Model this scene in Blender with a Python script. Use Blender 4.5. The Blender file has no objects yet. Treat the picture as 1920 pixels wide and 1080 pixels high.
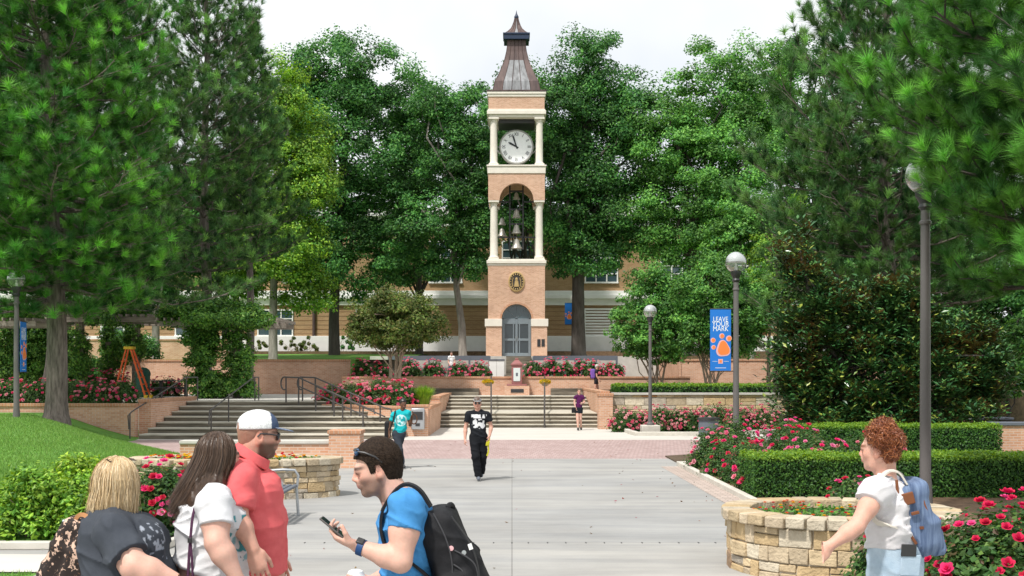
import bpy, bmesh, math, random
import numpy as np
from mathutils import Vector, Matrix

# ------------------------------------------------------------------ camera, sky, sun, exposure
SC = bpy.context.scene
COL = SC.collection
FPX, CAMH, HZ = 2200.0, 2.1, 705.0          # focal length in photo pixels, eye height, horizon row

def P(px, py, Y):                            # photo pixel at distance Y -> world point
    return np.array(((px - 960.0) * Y / FPX, Y, CAMH + (HZ - py) * Y / FPX))
def G(px, py, z=0.0):                        # photo pixel on the level z -> world point
    Y = FPX * (CAMH - z) / (py - HZ)
    return np.array(((px - 960.0) * Y / FPX, Y, z))

cam = bpy.data.cameras.new('camera'); camo = bpy.data.objects.new('camera', cam); COL.objects.link(camo)
camo.location = (0, 0, CAMH); camo.rotation_euler = (math.radians(90), 0, 0)
cam.sensor_width = 36.0; cam.lens = 36.0 * FPX / 1920.0
cam.shift_y = (HZ - 540.0) / 1920.0
cam.clip_start = 0.05; cam.clip_end = 3000
SC.camera = camo

SUN_EL, SUN_AZ = 58.0, 215.0                 # the sun stands high behind the camera's left shoulder
world = bpy.data.worlds.new('World'); SC.world = world; world.use_nodes = True
nt = world.node_tree; nt.nodes.clear()
sky = nt.nodes.new('ShaderNodeTexSky'); sky.sky_type = 'NISHITA'; sky.sun_disc = False
sky.sun_elevation = math.radians(SUN_EL); sky.sun_rotation = math.radians(SUN_AZ)
sky.air_density = 1.0; sky.dust_density = 2.0
b1 = nt.nodes.new('ShaderNodeBackground'); b1.inputs[1].default_value = 0.10
b2 = nt.nodes.new('ShaderNodeBackground'); b2.inputs[0].default_value = (0.96, 0.985, 1.0, 1); b2.inputs[1].default_value = 0.82
tc = nt.nodes.new('ShaderNodeTexCoord'); nz = nt.nodes.new('ShaderNodeTexNoise')
nz.inputs['Scale'].default_value = 2.2; nz.inputs['Detail'].default_value = 5; nz.inputs['Roughness'].default_value = 0.55
cr = nt.nodes.new('ShaderNodeValToRGB'); cr.color_ramp.elements[0].position = 0.2; cr.color_ramp.elements[1].position = 0.5
cr.color_ramp.elements[0].color = (0.50, 0.50, 0.50, 1); cr.color_ramp.elements[1].color = (0.97, 0.97, 0.97, 1)
mx = nt.nodes.new('ShaderNodeMixShader'); wo = nt.nodes.new('ShaderNodeOutputWorld')
L = nt.links.new
L(sky.outputs[0], b1.inputs[0]); L(tc.outputs['Generated'], nz.inputs['Vector']); L(nz.outputs['Fac'], cr.inputs[0])
L(cr.outputs[0], mx.inputs[0]); L(b1.outputs[0], mx.inputs[1]); L(b2.outputs[0], mx.inputs[2]); L(mx.outputs[0], wo.inputs[0])

sl = bpy.data.lights.new('sun', 'SUN'); sl.energy = 3.2; sl.angle = math.radians(4.0); sl.color = (1.0, 0.955, 0.89)
so = bpy.data.objects.new('sun', sl); COL.objects.link(so)
_e, _a = math.radians(SUN_EL), math.radians(SUN_AZ)
_d = Vector((math.sin(_a) * math.cos(_e), math.cos(_a) * math.cos(_e), math.sin(_e)))   # towards the sun
so.rotation_euler = _d.to_track_quat('Z', 'Y').to_euler(); so.location = (-20, -20, 40)

SC.view_settings.view_transform = 'Standard'; SC.view_settings.look = 'None'
SC.view_settings.exposure = 0.42; SC.view_settings.gamma = 1.0
SC.render.engine = 'CYCLES'
try:
    SC.cycles.max_bounces = 7; SC.cycles.diffuse_bounces = 4; SC.cycles.transparent_max_bounces = 8
    SC.cycles.use_denoising = True
except Exception: pass

# ------------------------------------------------------------------ helpers
rng = np.random.default_rng(7); random.seed(7)
ORG = {}
def link(o, parent=None, org=(0, 0, 0)):
    COL.objects.link(o)
    if parent is not None:
        o.parent = parent; ORG[o.name] = ORG[parent.name]
    else:
        o.location = [float(v) for v in org]; ORG[o.name] = tuple(float(v) for v in org)
    return o
def tag(o, label=None, cat=None, group=None, kind=None):
    if label: o['label'] = label
    if cat: o['category'] = cat
    if group: o['group'] = group
    if kind: o['kind'] = kind
    return o
def thing(name, label, cat, org, group=None):
    o = bpy.data.objects.new(name, None); o.empty_display_size = 0.2
    link(o, None, org); return tag(o, label, cat, group)
def kids(o): return [c for c in o.children]
def copy_tree(o, delta=(0, 0, 0), label=None, rz=None, sc=None, parent=None):
    c = o.copy(); COL.objects.link(c)
    if parent is None:
        c.location = Vector(o.location) + Vector([float(v) for v in delta]); ORG[c.name] = tuple(c.location)
        if label: c['label'] = label
        if rz is not None: c.rotation_euler = (0, 0, rz)
        if sc is not None: c.scale = sc if hasattr(sc, '__len__') else (sc, sc, sc)
    else:
        c.parent = parent
    for ch in kids(o): copy_tree(ch, parent=c)
    return c

def raw_mesh(name, V, loops, counts, mats=(), midx=None, smooth=None, uv=True, color=None):
    V = np.asarray(V, np.float64); loops = np.asarray(loops, np.int32).ravel(); counts = np.asarray(counts, np.int32)
    me = bpy.data.meshes.new(name)
    me.vertices.add(len(V)); me.vertices.foreach_set('co', V.astype(np.float32).ravel())
    me.loops.add(len(loops)); me.loops.foreach_set('vertex_index', loops)
    me.polygons.add(len(counts)); st = np.zeros(len(counts), np.int32); st[1:] = np.cumsum(counts)[:-1]
    me.polygons.foreach_set('loop_start', st)
    if midx is not None: me.polygons.foreach_set('material_index', np.asarray(midx, np.int32))
    for m in mats: me.materials.append(m)
    me.polygons.foreach_set('use_smooth', np.full(len(counts), smooth is not None, bool))
    me.update(calc_edges=True)
    if color is not None:
        a = me.color_attributes.new('tint', 'FLOAT_COLOR', 'POINT')
        c4 = np.ones((len(V), 4), np.float32); c4[:, :3] = color; a.data.foreach_set('color', c4.ravel())
    if uv and len(loops) < 400000:
        nrm = np.zeros(len(counts) * 3, np.float32); me.polygons.foreach_get('normal', nrm); nrm = nrm.reshape(-1, 3)
        ln = np.repeat(nrm, counts, axis=0); lv = V[loops]
        ax = np.argmax(np.abs(ln), axis=1); U = np.zeros((len(loops), 2))
        U[ax == 0] = lv[ax == 0][:, [1, 2]]; U[ax == 1] = lv[ax == 1][:, [0, 2]]; U[ax == 2] = lv[ax == 2][:, [0, 1]]
        ul = me.uv_layers.new(name='UVMap'); ul.data.foreach_set('uv', U.astype(np.float32).ravel())
    if smooth is not None and smooth < 179:
        try: me.set_sharp_from_angle(angle=math.radians(smooth))
        except Exception: pass
    return me
def add_obj(name, me, parent=None, org=(0, 0, 0)):
    return link(bpy.data.objects.new(name, me), parent, org)

class MB:
    def __init__(s): s.V = []; s.F = []; s.M = []; s.C = []
    def _add(s, vs, fs, m=0, c=None):
        b = len(s.V); s.V += [tuple(float(x) for x in v) for v in vs]
        for f in fs: s.F.append([b + i for i in f]); s.M.append(m)
        s.C += [c if c is not None else (1, 1, 1)] * len(vs)
    def box(s, x0, x1, y0, y1, z0, z1, m=0, c=None):
        vs = [(x0,y0,z0),(x1,y0,z0),(x1,y1,z0),(x0,y1,z0),(x0,y0,z1),(x1,y0,z1),(x1,y1,z1),(x0,y1,z1)]
        s._add(vs, [(0,3,2,1),(4,5,6,7),(0,1,5,4),(1,2,6,5),(2,3,7,6),(3,0,4,7)], m, c); return s
    def obox(s, c, ax, ay, az, m=0, col=None):      # oriented box, half axes
        c, ax, ay, az = (np.asarray(v, float) for v in (c, ax, ay, az))
        vs = [c - ax - ay - az, c + ax - ay - az, c + ax + ay - az, c - ax + ay - az,
              c - ax - ay + az, c + ax - ay + az, c + ax + ay + az, c - ax + ay + az]
        s._add(vs, [(0,3,2,1),(4,5,6,7),(0,1,5,4),(1,2,6,5),(2,3,7,6),(3,0,4,7)], m, col); return s
    def tube(s, pts, rad, n=8, m=0, cap=True, c=None):
        pts = [np.asarray(p, float) for p in pts]
        if not hasattr(rad, '__len__'): rad = [rad] * len(pts)
        b = len(s.V); up = None
        for i, p in enumerate(pts):
            t = pts[min(i + 1, len(pts) - 1)] - pts[max(i - 1, 0)]; t /= (np.linalg.norm(t) + 1e-9)
            if up is None: up = np.array((0, 0, 1.0)) if abs(t[2]) < 0.9 else np.array((1.0, 0, 0))
            x = np.cross(up, t); x /= (np.linalg.norm(x) + 1e-9); y = np.cross(t, x); up = y
            for k in range(n):
                a = 2 * math.pi * k / n; s.V.append(tuple(p + rad[i] * (math.cos(a) * x + math.sin(a) * y))); s.C.append(c or (1, 1, 1))
        for i in range(len(pts) - 1):
            for k in range(n):
                k2 = (k + 1) % n; s.F.append([b + i*n + k, b + i*n + k2, b + (i+1)*n + k2, b + (i+1)*n + k]); s.M.append(m)
        if cap:
            s.F.append([b + k for k in range(n)][::-1]); s.M.append(m)
            e = b + (len(pts) - 1) * n; s.F.append([e + k for k in range(n)]); s.M.append(m)
        return s
    def lathe(s, c, prof, n=24, m=0, axis='z', sx=1.0, sy=1.0):   # prof: (radius, height)
        b = len(s.V)
        for r, h in prof:
            for k in range(n):
                a = 2 * math.pi * k / n; u, v = r * math.cos(a) * sx, r * math.sin(a) * sy
                p = (c[0] + u, c[1] + v, c[2] + h) if axis == 'z' else (c[0] + u, c[1] - h, c[2] + v)
                s.V.append(p); s.C.append((1, 1, 1))
        for i in range(len(prof) - 1):
            for k in range(n):
                k2 = (k + 1) % n; s.F.append([b+i*n+k, b+i*n+k2, b+(i+1)*n+k2, b+(i+1)*n+k]); s.M.append(m)
        if prof[0][0] > 1e-4: s.F.append([b + k for k in range(n)][::-1]); s.M.append(m)
        if prof[-1][0] > 1e-4: e = b + (len(prof)-1)*n; s.F.append([e + k for k in range(n)]); s.M.append(m)
        return s
    def prism(s, poly, y0, y1, m=0, axis='y', c=None):    # poly: (a, b); axis y: a=x b=z; axis x: a=y b=z; axis z: a=x b=y
        n = len(poly); f = {'y': lambda a, b, t: (a, t, b), 'x': lambda a, b, t: (t, a, b), 'z': lambda a, b, t: (a, b, t)}[axis]
        vs = [f(a, b, y0) for a, b in poly] + [f(a, b, y1) for a, b in poly]
        fs = [list(range(n)), list(range(2*n - 1, n - 1, -1))] + [[i, i + n, (i + 1) % n + n, (i + 1) % n] for i in range(n)]
        s._add(vs, fs, m, c); return s
    def mesh(s, vs, fs, m=0, c=None): s._add(vs, fs, m, c); return s
    def build(s, name, mats, parent=None, org=None, smooth=35, bevel=0, seg=2):
        if not isinstance(mats, (list, tuple)): mats = [mats]
        V = np.array(s.V, float)
        if parent is not None: o_ = ORG[parent.name]
        else: o_ = org if org is not None else (V[:, 0].mean(), V[:, 1].mean(), V[:, 2].min())
        me = raw_mesh(name, V, [i for f in s.F for i in f], [len(f) for f in s.F], mats, s.M, smooth, True, np.array(s.C, float))
        me.transform(Matrix.Translation([-float(v) for v in o_]))
        bm = bmesh.new(); bm.from_mesh(me); bmesh.ops.recalc_face_normals(bm, faces=bm.faces); bm.to_mesh(me); bm.free()
        if smooth is not None and smooth < 179:
            try: me.set_sharp_from_angle(angle=math.radians(smooth))
            except Exception: pass
        ob = add_obj(name, me, parent, o_)
        if bevel:
            md = ob.modifiers.new('bevel', 'BEVEL'); md.width = bevel; md.segments = seg; md.limit_method = 'ANGLE'; md.angle_limit = math.radians(40)
        return ob

def quads_obj(name, V4, tint, mat, parent=None, org=None, smooth=None):   # V4: N x k x 3 separate faces
    N, k = V4.shape[:2]; V = V4.reshape(-1, 3)
    o_ = ORG[parent.name] if parent is not None else (org if org is not None else (V[:,0].mean(), V[:,1].mean(), V[:,2].min()))
    me = raw_mesh(name, V - np.array(o_), np.arange(N * k), np.full(N, k), [mat], None, smooth, False, np.repeat(tint, k, axis=0))
    return add_obj(name, me, parent, o_)

def unit(v): return v / (np.linalg.norm(v, axis=-1, keepdims=True) + 1e-9)
def leaves(pts, nrm, size, asp=0.6, r=rng, jit=0.35, bend=0.15):     # diamond leaves, N x 4 x 3
    N = len(pts); n = unit(nrm); a = unit(np.cross(n, r.normal(size=(N, 3)))); b = np.cross(n, a)
    L_ = size * (1 + jit * r.uniform(-1, 1, N))[:, None]; W = L_ * asp * 0.5
    return np.stack([pts - a * L_ * .5, pts + b * W - n * L_ * bend, pts + a * L_ * .5, pts - b * W - n * L_ * bend], 1)
def vnoise(p, seed=0):                               # value noise in numpy, 0..1
    p = np.asarray(p, np.float32); i = np.floor(p).astype(np.int64); f = p - i; f = f * f * (3 - 2 * f); out = 0
    def hsh(x, y, z):
        h = (x * 374761393 + y * 668265263 + z * 2147483647 + seed * 974634777) & 0xffffffff
        h = ((h ^ (h >> 13)) * 1274126177) & 0xffffffff
        return ((h ^ (h >> 16)) & 0xffff).astype(np.float32) / 65535.0
    for dx in (0, 1):
        for dy in (0, 1):
            for dz in (0, 1):
                w = (f[..., 0] if dx else 1 - f[..., 0]) * (f[..., 1] if dy else 1 - f[..., 1]) * (f[..., 2] if dz else 1 - f[..., 2])
                out = out + w * hsh(i[..., 0] + dx, i[..., 1] + dy, i[..., 2] + dz)
    return out
def sstep(a, b, x): t = np.clip((x - a) / (b - a), 0, 1); return t * t * (3 - 2 * t)
def text_mb(mb, s_, origin, ux, uy, size, thick=0.0, m=0, squash=1.0, center=True):
    cu = bpy.data.curves.new('lettering', 'FONT'); cu.body = s_; cu.size = size; cu.extrude = thick
    if center: cu.align_x = 'CENTER'; cu.align_y = 'CENTER'
    ob = bpy.data.objects.new('lettering', cu); COL.objects.link(ob)
    dg = bpy.context.evaluated_depsgraph_get(); dg.update(); me = ob.evaluated_get(dg).to_mesh()
    o = np.asarray(origin, float); ux = np.asarray(ux, float); uy = np.asarray(uy, float); un = np.cross(ux, uy)
    vs = [o + ux * v.co.x * squash + uy * v.co.y + un * v.co.z for v in me.vertices]
    fs = [list(p.vertices) for p in me.polygons]
    mb.mesh(vs, fs, m); ob.evaluated_get(dg).to_mesh_clear()
    bpy.data.objects.remove(ob); bpy.data.curves.remove(cu)

# ------------------------------------------------------------------ materials
def srgb(r, g, b):
    f = lambda c: (c / 255 / 12.92) if c <= 10 else ((c / 255 + 0.055) / 1.055) ** 2.4
    return (f(r), f(g), f(b))
def mat(name, col, rough=0.7, var=0.12, scale=4.0, bump=0.0, bscale=40.0, metal=0.0, spec=0.4, col2=None, attr=False, stretch=None, coat=0.0, detail=6):
    m = bpy.data.materials.new(name); m.use_nodes = True; t = m.node_tree; b = t.nodes['Principled BSDF']
    b.inputs['Roughness'].default_value = rough; b.inputs['Metallic'].default_value = metal
    b.inputs['Specular IOR Level'].default_value = spec
    if coat: b.inputs['Coat Weight'].default_value = coat
    tcn = t.nodes.new('ShaderNodeTexCoord'); src = tcn.outputs['Object']
    if stretch:
        mp = t.nodes.new('ShaderNodeMapping'); mp.inputs['Scale'].default_value = stretch; t.links.new(src, mp.inputs[0]); src = mp.outputs[0]
    n = t.nodes.new('ShaderNodeTexNoise'); n.inputs['Scale'].default_value = scale; n.inputs['Detail'].default_value = detail; n.inputs['Roughness'].default_value = 0.62
    t.links.new(src, n.inputs['Vector'])
    r = t.nodes.new('ShaderNodeValToRGB'); r.color_ramp.elements[0].position = 0.3; r.color_ramp.elements[1].position = 0.7
    c2 = col2 if col2 is not None else tuple(min(1, c * (1 + var)) for c in col)
    c1 = col if col2 is not None else tuple(c * (1 - var) for c in col)
    r.color_ramp.elements[0].color = (*c1, 1); r.color_ramp.elements[1].color = (*c2, 1)
    t.links.new(n.outputs['Fac'], r.inputs[0]); out = r.outputs[0]
    if attr:
        a = t.nodes.new('ShaderNodeVertexColor'); a.layer_name = 'tint'
        mm = t.nodes.new('ShaderNodeMix'); mm.data_type = 'RGBA'; mm.blend_type = 'MULTIPLY'; mm.inputs[0].default_value = 1.0
        t.links.new(out, mm.inputs[6]); t.links.new(a.outputs[0], mm.inputs[7]); out = mm.outputs[2]
    t.links.new(out, b.inputs['Base Color'])
    if bump:
        n2 = t.nodes.new('ShaderNodeTexNoise'); n2.inputs['Scale'].default_value = bscale; n2.inputs['Detail'].default_value = 4
        bp = t.nodes.new('ShaderNodeBump'); bp.inputs['Strength'].default_value = bump; bp.inputs['Distance'].default_value = 0.02
        t.links.new(src, n2.inputs['Vector']); t.links.new(n2.outputs['Fac'], bp.inputs['Height']); t.links.new(bp.outputs[0], b.inputs['Normal'])
    return m
def brick_mat(name, c1, c2, mortar, bw=0.2, bh=0.067, ms=0.010, stain=0.25, rough=0.85, nscale=0.7, offset=0.5, bump=0.4, bias=0.0):
    m = bpy.data.materials.new(name); m.use_nodes = True; t = m.node_tree; b = t.nodes['Principled BSDF']
    b.inputs['Roughness'].default_value = rough; b.inputs['Specular IOR Level'].default_value = 0.2
    u = t.nodes.new('ShaderNodeUVMap'); k = t.nodes.new('ShaderNodeTexBrick'); t.links.new(u.outputs[0], k.inputs['Vector'])
    k.inputs['Color1'].default_value = (*c1, 1); k.inputs['Color2'].default_value = (*c2, 1); k.inputs['Mortar'].default_value = (*mortar, 1)
    k.inputs['Scale'].default_value = 1; k.inputs['Brick Width'].default_value = bw; k.inputs['Row Height'].default_value = bh
    k.inputs['Mortar Size'].default_value = ms; k.inputs['Mortar Smooth'].default_value = 0.2; k.inputs['Bias'].default_value = bias; k.offset = offset
    n = t.nodes.new('ShaderNodeTexNoise'); n.inputs['Scale'].default_value = nscale; n.inputs['Detail'].default_value = 8; n.inputs['Roughness'].default_value = 0.65
    o = t.nodes.new('ShaderNodeTexCoord'); t.links.new(o.outputs['Object'], n.inputs['Vector'])
    r = t.nodes.new('ShaderNodeValToRGB'); r.color_ramp.elements[0].position = 0.3; r.color_ramp.elements[1].position = 0.65
    r.color_ramp.elements[0].color = (1 - stain, 1 - stain * 1.05, 1 - stain * 1.1, 1); r.color_ramp.elements[1].color = (1.0, 1.0, 1.0, 1)
    t.links.new(n.outputs['Fac'], r.inputs[0])
    mm = t.nodes.new('ShaderNodeMix'); mm.data_type = 'RGBA'; mm.blend_type = 'MULTIPLY'; mm.inputs[0].default_value = 1.0
    t.links.new(k.outputs[0], mm.inputs[6]); t.links.new(r.outputs[0], mm.inputs[7]); t.links.new(mm.outputs[2], b.inputs['Base Color'])
    bp = t.nodes.new('ShaderNodeBump'); bp.inputs['Strength'].default_value = bump; bp.inputs['Distance'].default_value = 0.006; bp.invert = True
    t.links.new(k.outputs['Fac'], bp.inputs['Height']); t.links.new(bp.outputs[0], b.inputs['Normal'])
    return m
def leaf_mat(name, rough=0.55, trans=0.3, spec=0.3, back=None, gain=1.0):
    m = bpy.data.materials.new(name); m.use_nodes = True; t = m.node_tree; b = t.nodes['Principled BSDF']; out = t.nodes['Material Output']
    b.inputs['Roughness'].default_value = rough; b.inputs['Specular IOR Level'].default_value = spec
    a = t.nodes.new('ShaderNodeVertexColor'); a.layer_name = 'tint'; c = a.outputs[0]
    if back is not None:
        g = t.nodes.new('ShaderNodeNewGeometry'); mm = t.nodes.new('ShaderNodeMix'); mm.data_type = 'RGBA'
        bn = t.nodes.new('ShaderNodeTexNoise'); bn.inputs['Scale'].default_value = 1.1; bo = t.nodes.new('ShaderNodeTexCoord'); br = t.nodes.new('ShaderNodeValToRGB'); br.color_ramp.elements[0].position = .50; br.color_ramp.elements[1].position = .60
        br.color_ramp.elements[0].color = (.035, .075, .022, 1); br.color_ramp.elements[1].color = (*back, 1); t.links.new(bo.outputs['Object'], bn.inputs['Vector']); t.links.new(bn.outputs['Fac'], br.inputs[0]); t.links.new(br.outputs[0], mm.inputs[7]); t.links.new(g.outputs['Backfacing'], mm.inputs[0]); t.links.new(c, mm.inputs[6]); c = mm.outputs[2]
    t.links.new(c, b.inputs['Base Color'])
    if trans:
        tr = t.nodes.new('ShaderNodeBsdfTranslucent'); hs = t.nodes.new('ShaderNodeHueSaturation'); hs.inputs['Saturation'].default_value = 1.1; hs.inputs['Value'].default_value = 1.5
        hs.inputs['Hue'].default_value = 0.485
        t.links.new(c, hs.inputs['Color']); t.links.new(hs.outputs[0], tr.inputs[0])
        ms = t.nodes.new('ShaderNodeMixShader'); ms.inputs[0].default_value = trans
        t.links.new(b.outputs[0], ms.inputs[1]); t.links.new(tr.outputs[0], ms.inputs[2]); t.links.new(ms.outputs[0], out.inputs[0])
    return m
def glass_mat(name, col=(0.02, 0.03, 0.035), rough=0.05):
    m = bpy.data.materials.new(name); m.use_nodes = True; b = m.node_tree.nodes['Principled BSDF']
    b.inputs['Base Color'].default_value = (*col, 1); b.inputs['Roughness'].default_value = rough; b.inputs['Specular IOR Level'].default_value = 0.8
    return m

M = {}
M['brick'] = brick_mat('brick', (0.60, 0.305, 0.185), (0.72, 0.43, 0.29), (0.66, 0.52, 0.42))
M['brick_tower'] = brick_mat('brick_tower', (0.56, 0.315, 0.20), (0.72, 0.45, 0.31), (0.66, 0.50, 0.40), stain=0.22)
M['brick_cap'] = brick_mat('brick_cap', (0.52, 0.25, 0.14), (0.60, 0.33, 0.20), (0.55, 0.42, 0.33), bw=0.1, bh=0.3, stain=0.3)
M['brick_tan'] = brick_mat('brick_tan', (0.37, 0.225, 0.115), (0.44, 0.285, 0.155), (0.42, 0.31, 0.20), bw=0.3, bh=0.1, stain=0.15)
M['paver'] = brick_mat('paver', (0.40, 0.29, 0.275), (0.47, 0.355, 0.34), (0.33, 0.25, 0.245), bw=0.11, bh=0.42, ms=0.012, stain=0.16, bump=0.2)
M['border_paver'] = brick_mat('border_paver', (0.44, 0.36, 0.32), (0.54, 0.45, 0.40), (0.30, 0.25, 0.22), bw=0.22, bh=0.12, stain=0.2, bump=0.2)
M['cream'] = mat('cream_stone', (0.74, 0.69, 0.61), 0.75, 0.06, 3, 0.1, 60)
M['white'] = mat('white_paint', (0.80, 0.80, 0.78), 0.6, 0.05, 2)
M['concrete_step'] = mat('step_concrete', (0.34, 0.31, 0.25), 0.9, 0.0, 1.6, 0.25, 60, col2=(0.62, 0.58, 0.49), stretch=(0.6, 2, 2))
M['riser_dark'] = mat('streaked_step', (0.040, 0.034, 0.026), 0.9, 0.0, 1.6, 0.3, 50, col2=(0.30, 0.26, 0.20), stretch=(0.35, 2, 3.5))
M['coping'] = mat('coping_concrete', (0.52, 0.50, 0.46), 0.85, 0.12, 3, 0.2, 60)
M['kerb'] = mat('kerb_concrete', (0.56, 0.53, 0.47), 0.85, 0.12, 3, 0.2, 60)
M['soil'] = mat('soil', (0.10, 0.07, 0.045), 0.95, 0.4, 6, 0.8, 30)
M['mulch'] = mat('mulch', (0.16, 0.10, 0.06), 0.95, 0.4, 8, 0.8, 30)
M['grassm'] = mat('grass_ground', (0.075, 0.21, 0.024), 0.9, 0.0, 1.8, 0.6, 50, col2=(0.14, 0.31, 0.04))
M['bronze'] = mat('bronze_paint', (0.075, 0.068, 0.066), 0.45, 0.1, 3, spec=0.5)
M['lamp_post'] = mat('lamp_post_paint', (0.12, 0.11, 0.108), 0.5, 0.1, 3, spec=0.5)
M['dark_metal'] = mat('dark_metal', (0.03, 0.03, 0.032), 0.45, 0.1, 3, spec=0.5)
M['grey_metal'] = mat('grey_metal', (0.22, 0.26, 0.29), 0.45, 0.08, 3, metal=0.3)
M['galv'] = mat('galvanised', (0.42, 0.44, 0.46), 0.4, 0.08, 3, metal=0.6)
M['bell'] = mat('bell_metal', (0.50, 0.47, 0.42), 0.4, 0.1, 3, metal=0.5)
M['fence'] = mat('slate_rail', (0.12, 0.135, 0.165), 0.6, 0.1, 2)
M['copper'] = mat('copper_roof', (0.050, 0.034, 0.034), 0.55, 0.0, 0.9, 0.1, 20, col2=(0.135, 0.090, 0.083), stretch=(3, 3, .5), metal=0.2)
M['patina'] = mat('patina_roof', (0.11, 0.11, 0.115), 0.6, 0.0, 1.4, col2=(0.34, 0.35, 0.37), stretch=(3, 3, .5))
M['dark_blue'] = mat('dark_blue_metal', (0.02, 0.035, 0.075), 0.4, 0.1, 3)
M['stone'] = mat('wall_stone', (0.66, 0.64, 0.62), 0.9, 0.0, 7, 1.0, 30, attr=True, col2=(1.0, 1.0, 1.0))
M['mortar'] = mat('mortar', (0.52, 0.47, 0.38), 0.95, 0.12, 10, 0.4, 50)
M['bark'] = mat('pine_bark', (0.065, 0.052, 0.046), 0.95, 0.0, 6, 1.0, 14, col2=(0.25, 0.21, 0.19), stretch=(2.6, 2.6, 0.4))
M['bark_dark'] = mat('dark_bark', (0.045, 0.038, 0.032), 0.95, 0.0, 3, 0.8, 16, col2=(0.10, 0.088, 0.078), stretch=(2, 2, 0.5))
M['bark_pale'] = mat('pale_bark', (0.16, 0.14, 0.125), 0.9, 0.0, 3, 0.6, 16, col2=(0.33, 0.30, 0.27), stretch=(2, 2, 0.5))
M['bark_tan'] = mat('tan_bark', (0.26, 0.19, 0.14), 0.85, 0.0, 4, 0.3, 16, col2=(0.40, 0.32, 0.25), stretch=(3, 3, 0.6))
M['wood'] = mat('weathered_timber', (0.20, 0.165, 0.14), 0.9, 0.0, 4, 0.4, 20, col2=(0.38, 0.33, 0.29), stretch=(.5, 3, 3))
M['leaf'] = leaf_mat('leaf', 0.48, 0.29)
M['needle'] = leaf_mat('needle', 0.5, 0.18, 0.35)
M['magnolia'] = leaf_mat('magnolia_leaf', 0.28, 0.05, 0.5, back=(0.16, 0.085, 0.03))
M['petal'] = leaf_mat('petal', 0.6, 0.25, 0.2)
M['glass_dark'] = glass_mat('dark_glass')
M['glass_sky'] = glass_mat('window_glass', (0.05, 0.085, 0.10), 0.06)
# ------------------------------------------------------------------ the setting: ground, plaza, beds, lawn, terraces
def plaza_mat():
    m = brick_mat('plaza_concrete', (0.42, 0.412, 0.395), (0.375, 0.375, 0.37), (0.27, 0.265, 0.255), bw=8.0, bh=3.7, ms=0.008, stain=0.22, rough=0.85, nscale=0.35, offset=0.0, bump=0.3)
    t = m.node_tree; b = t.nodes['Principled BSDF']; src = b.inputs['Base Color'].links[0].from_socket
    o = t.nodes.new('ShaderNodeTexCoord'); mp = t.nodes.new('ShaderNodeMapping'); mp.inputs['Scale'].default_value = (0.22, 1.6, 1)
    n = t.nodes.new('ShaderNodeTexNoise'); n.inputs['Scale'].default_value = 1.1; n.inputs['Detail'].default_value = 9; n.inputs['Roughness'].default_value = 0.7
    r = t.nodes.new('ShaderNodeValToRGB'); r.color_ramp.elements[0].position = 0.28; r.color_ramp.elements[1].position = 0.68
    r.color_ramp.elements[0].color = (0.70, 0.72, 0.75, 1); r.color_ramp.elements[1].color = (1.08, 1.07, 1.05, 1)
    n3 = t.nodes.new('ShaderNodeTexNoise'); n3.inputs['Scale'].default_value = 55; n3.inputs['Detail'].default_value = 3
    r3 = t.nodes.new('ShaderNodeValToRGB'); r3.color_ramp.elements[0].position = 0.25; r3.color_ramp.elements[1].position = 0.4
    r3.color_ramp.elements[0].color = (0.8, 0.8, 0.8, 1); r3.color_ramp.elements[1].color = (1, 1, 1, 1)
    mm = t.nodes.new('ShaderNodeMix'); mm.data_type = 'RGBA'; mm.blend_type = 'MULTIPLY'; mm.inputs[0].default_value = 1
    m3 = t.nodes.new('ShaderNodeMix'); m3.data_type = 'RGBA'; m3.blend_type = 'MULTIPLY'; m3.inputs[0].default_value = 1
    t.links.new(o.outputs['Object'], mp.inputs[0]); t.links.new(mp.outputs[0], n.inputs['Vector']); t.links.new(o.outputs['Object'], n3.inputs['Vector'])
    t.links.new(n.outputs['Fac'], r.inputs[0]); t.links.new(n3.outputs['Fac'], r3.inputs[0])
    t.links.new(src, mm.inputs[6]); t.links.new(r.outputs[0], mm.inputs[7]); t.links.new(mm.outputs[2], m3.inputs[6]); t.links.new(r3.outputs[0], m3.inputs[7])
    t.links.new(m3.outputs[2], b.inputs['Base Color'])
    return m
M['plaza'] = plaza_mat()
M['pale_concrete'] = mat('pale_concrete', (0.50, 0.475, 0.43), 0.88, 0.0, 0.9, 0.15, 60, col2=(0.60, 0.575, 0.53), stretch=(.4, 1.5, 1))

def struct(mb, name, m, **k): return tag(mb.build(name, m, org=(0, 0, 0), **k), kind='structure')
def gz(Y): return 0.12 * sstep(12.0, 7.0, Y)          # the plaza rises a hand's width towards the viewer
def lawn_edge(Y): return np.interp(Y, [12.9, 15, 18.5, 22, 26, 30, 34, 37, 39.9], [-3.2, -4.6, -6.2, -6.35, -6.6, -8.1, -10.4, -12.2, -12.7])
def lawn_z(X, Y):
    d = lawn_edge(Y) - X
    return 0.02 + 0.78 * sstep(.0, 4.6 - 1.2 * sstep(30, 37, Y), d) * sstep(14.0, 35.0, Y) + 0.06 * sstep(0, .8, d)

def grid(name, xs, ys, zf, m):
    X, Y = np.meshgrid(xs, ys); Z = zf(X, Y); V = np.stack([X, Y, Z], -1).reshape(-1, 3); nx, ny = len(xs), len(ys)
    i = np.arange((nx - 1) * (ny - 1)); a = (i // (nx - 1)) * nx + i % (nx - 1)
    Q = np.stack([a, a + 1, a + nx + 1, a + nx], 1)
    me = raw_mesh(name, V, Q, np.full(len(Q), 4), [m], None, 180, True, np.ones(3))
    return tag(add_obj(name, me), kind='structure')

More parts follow.
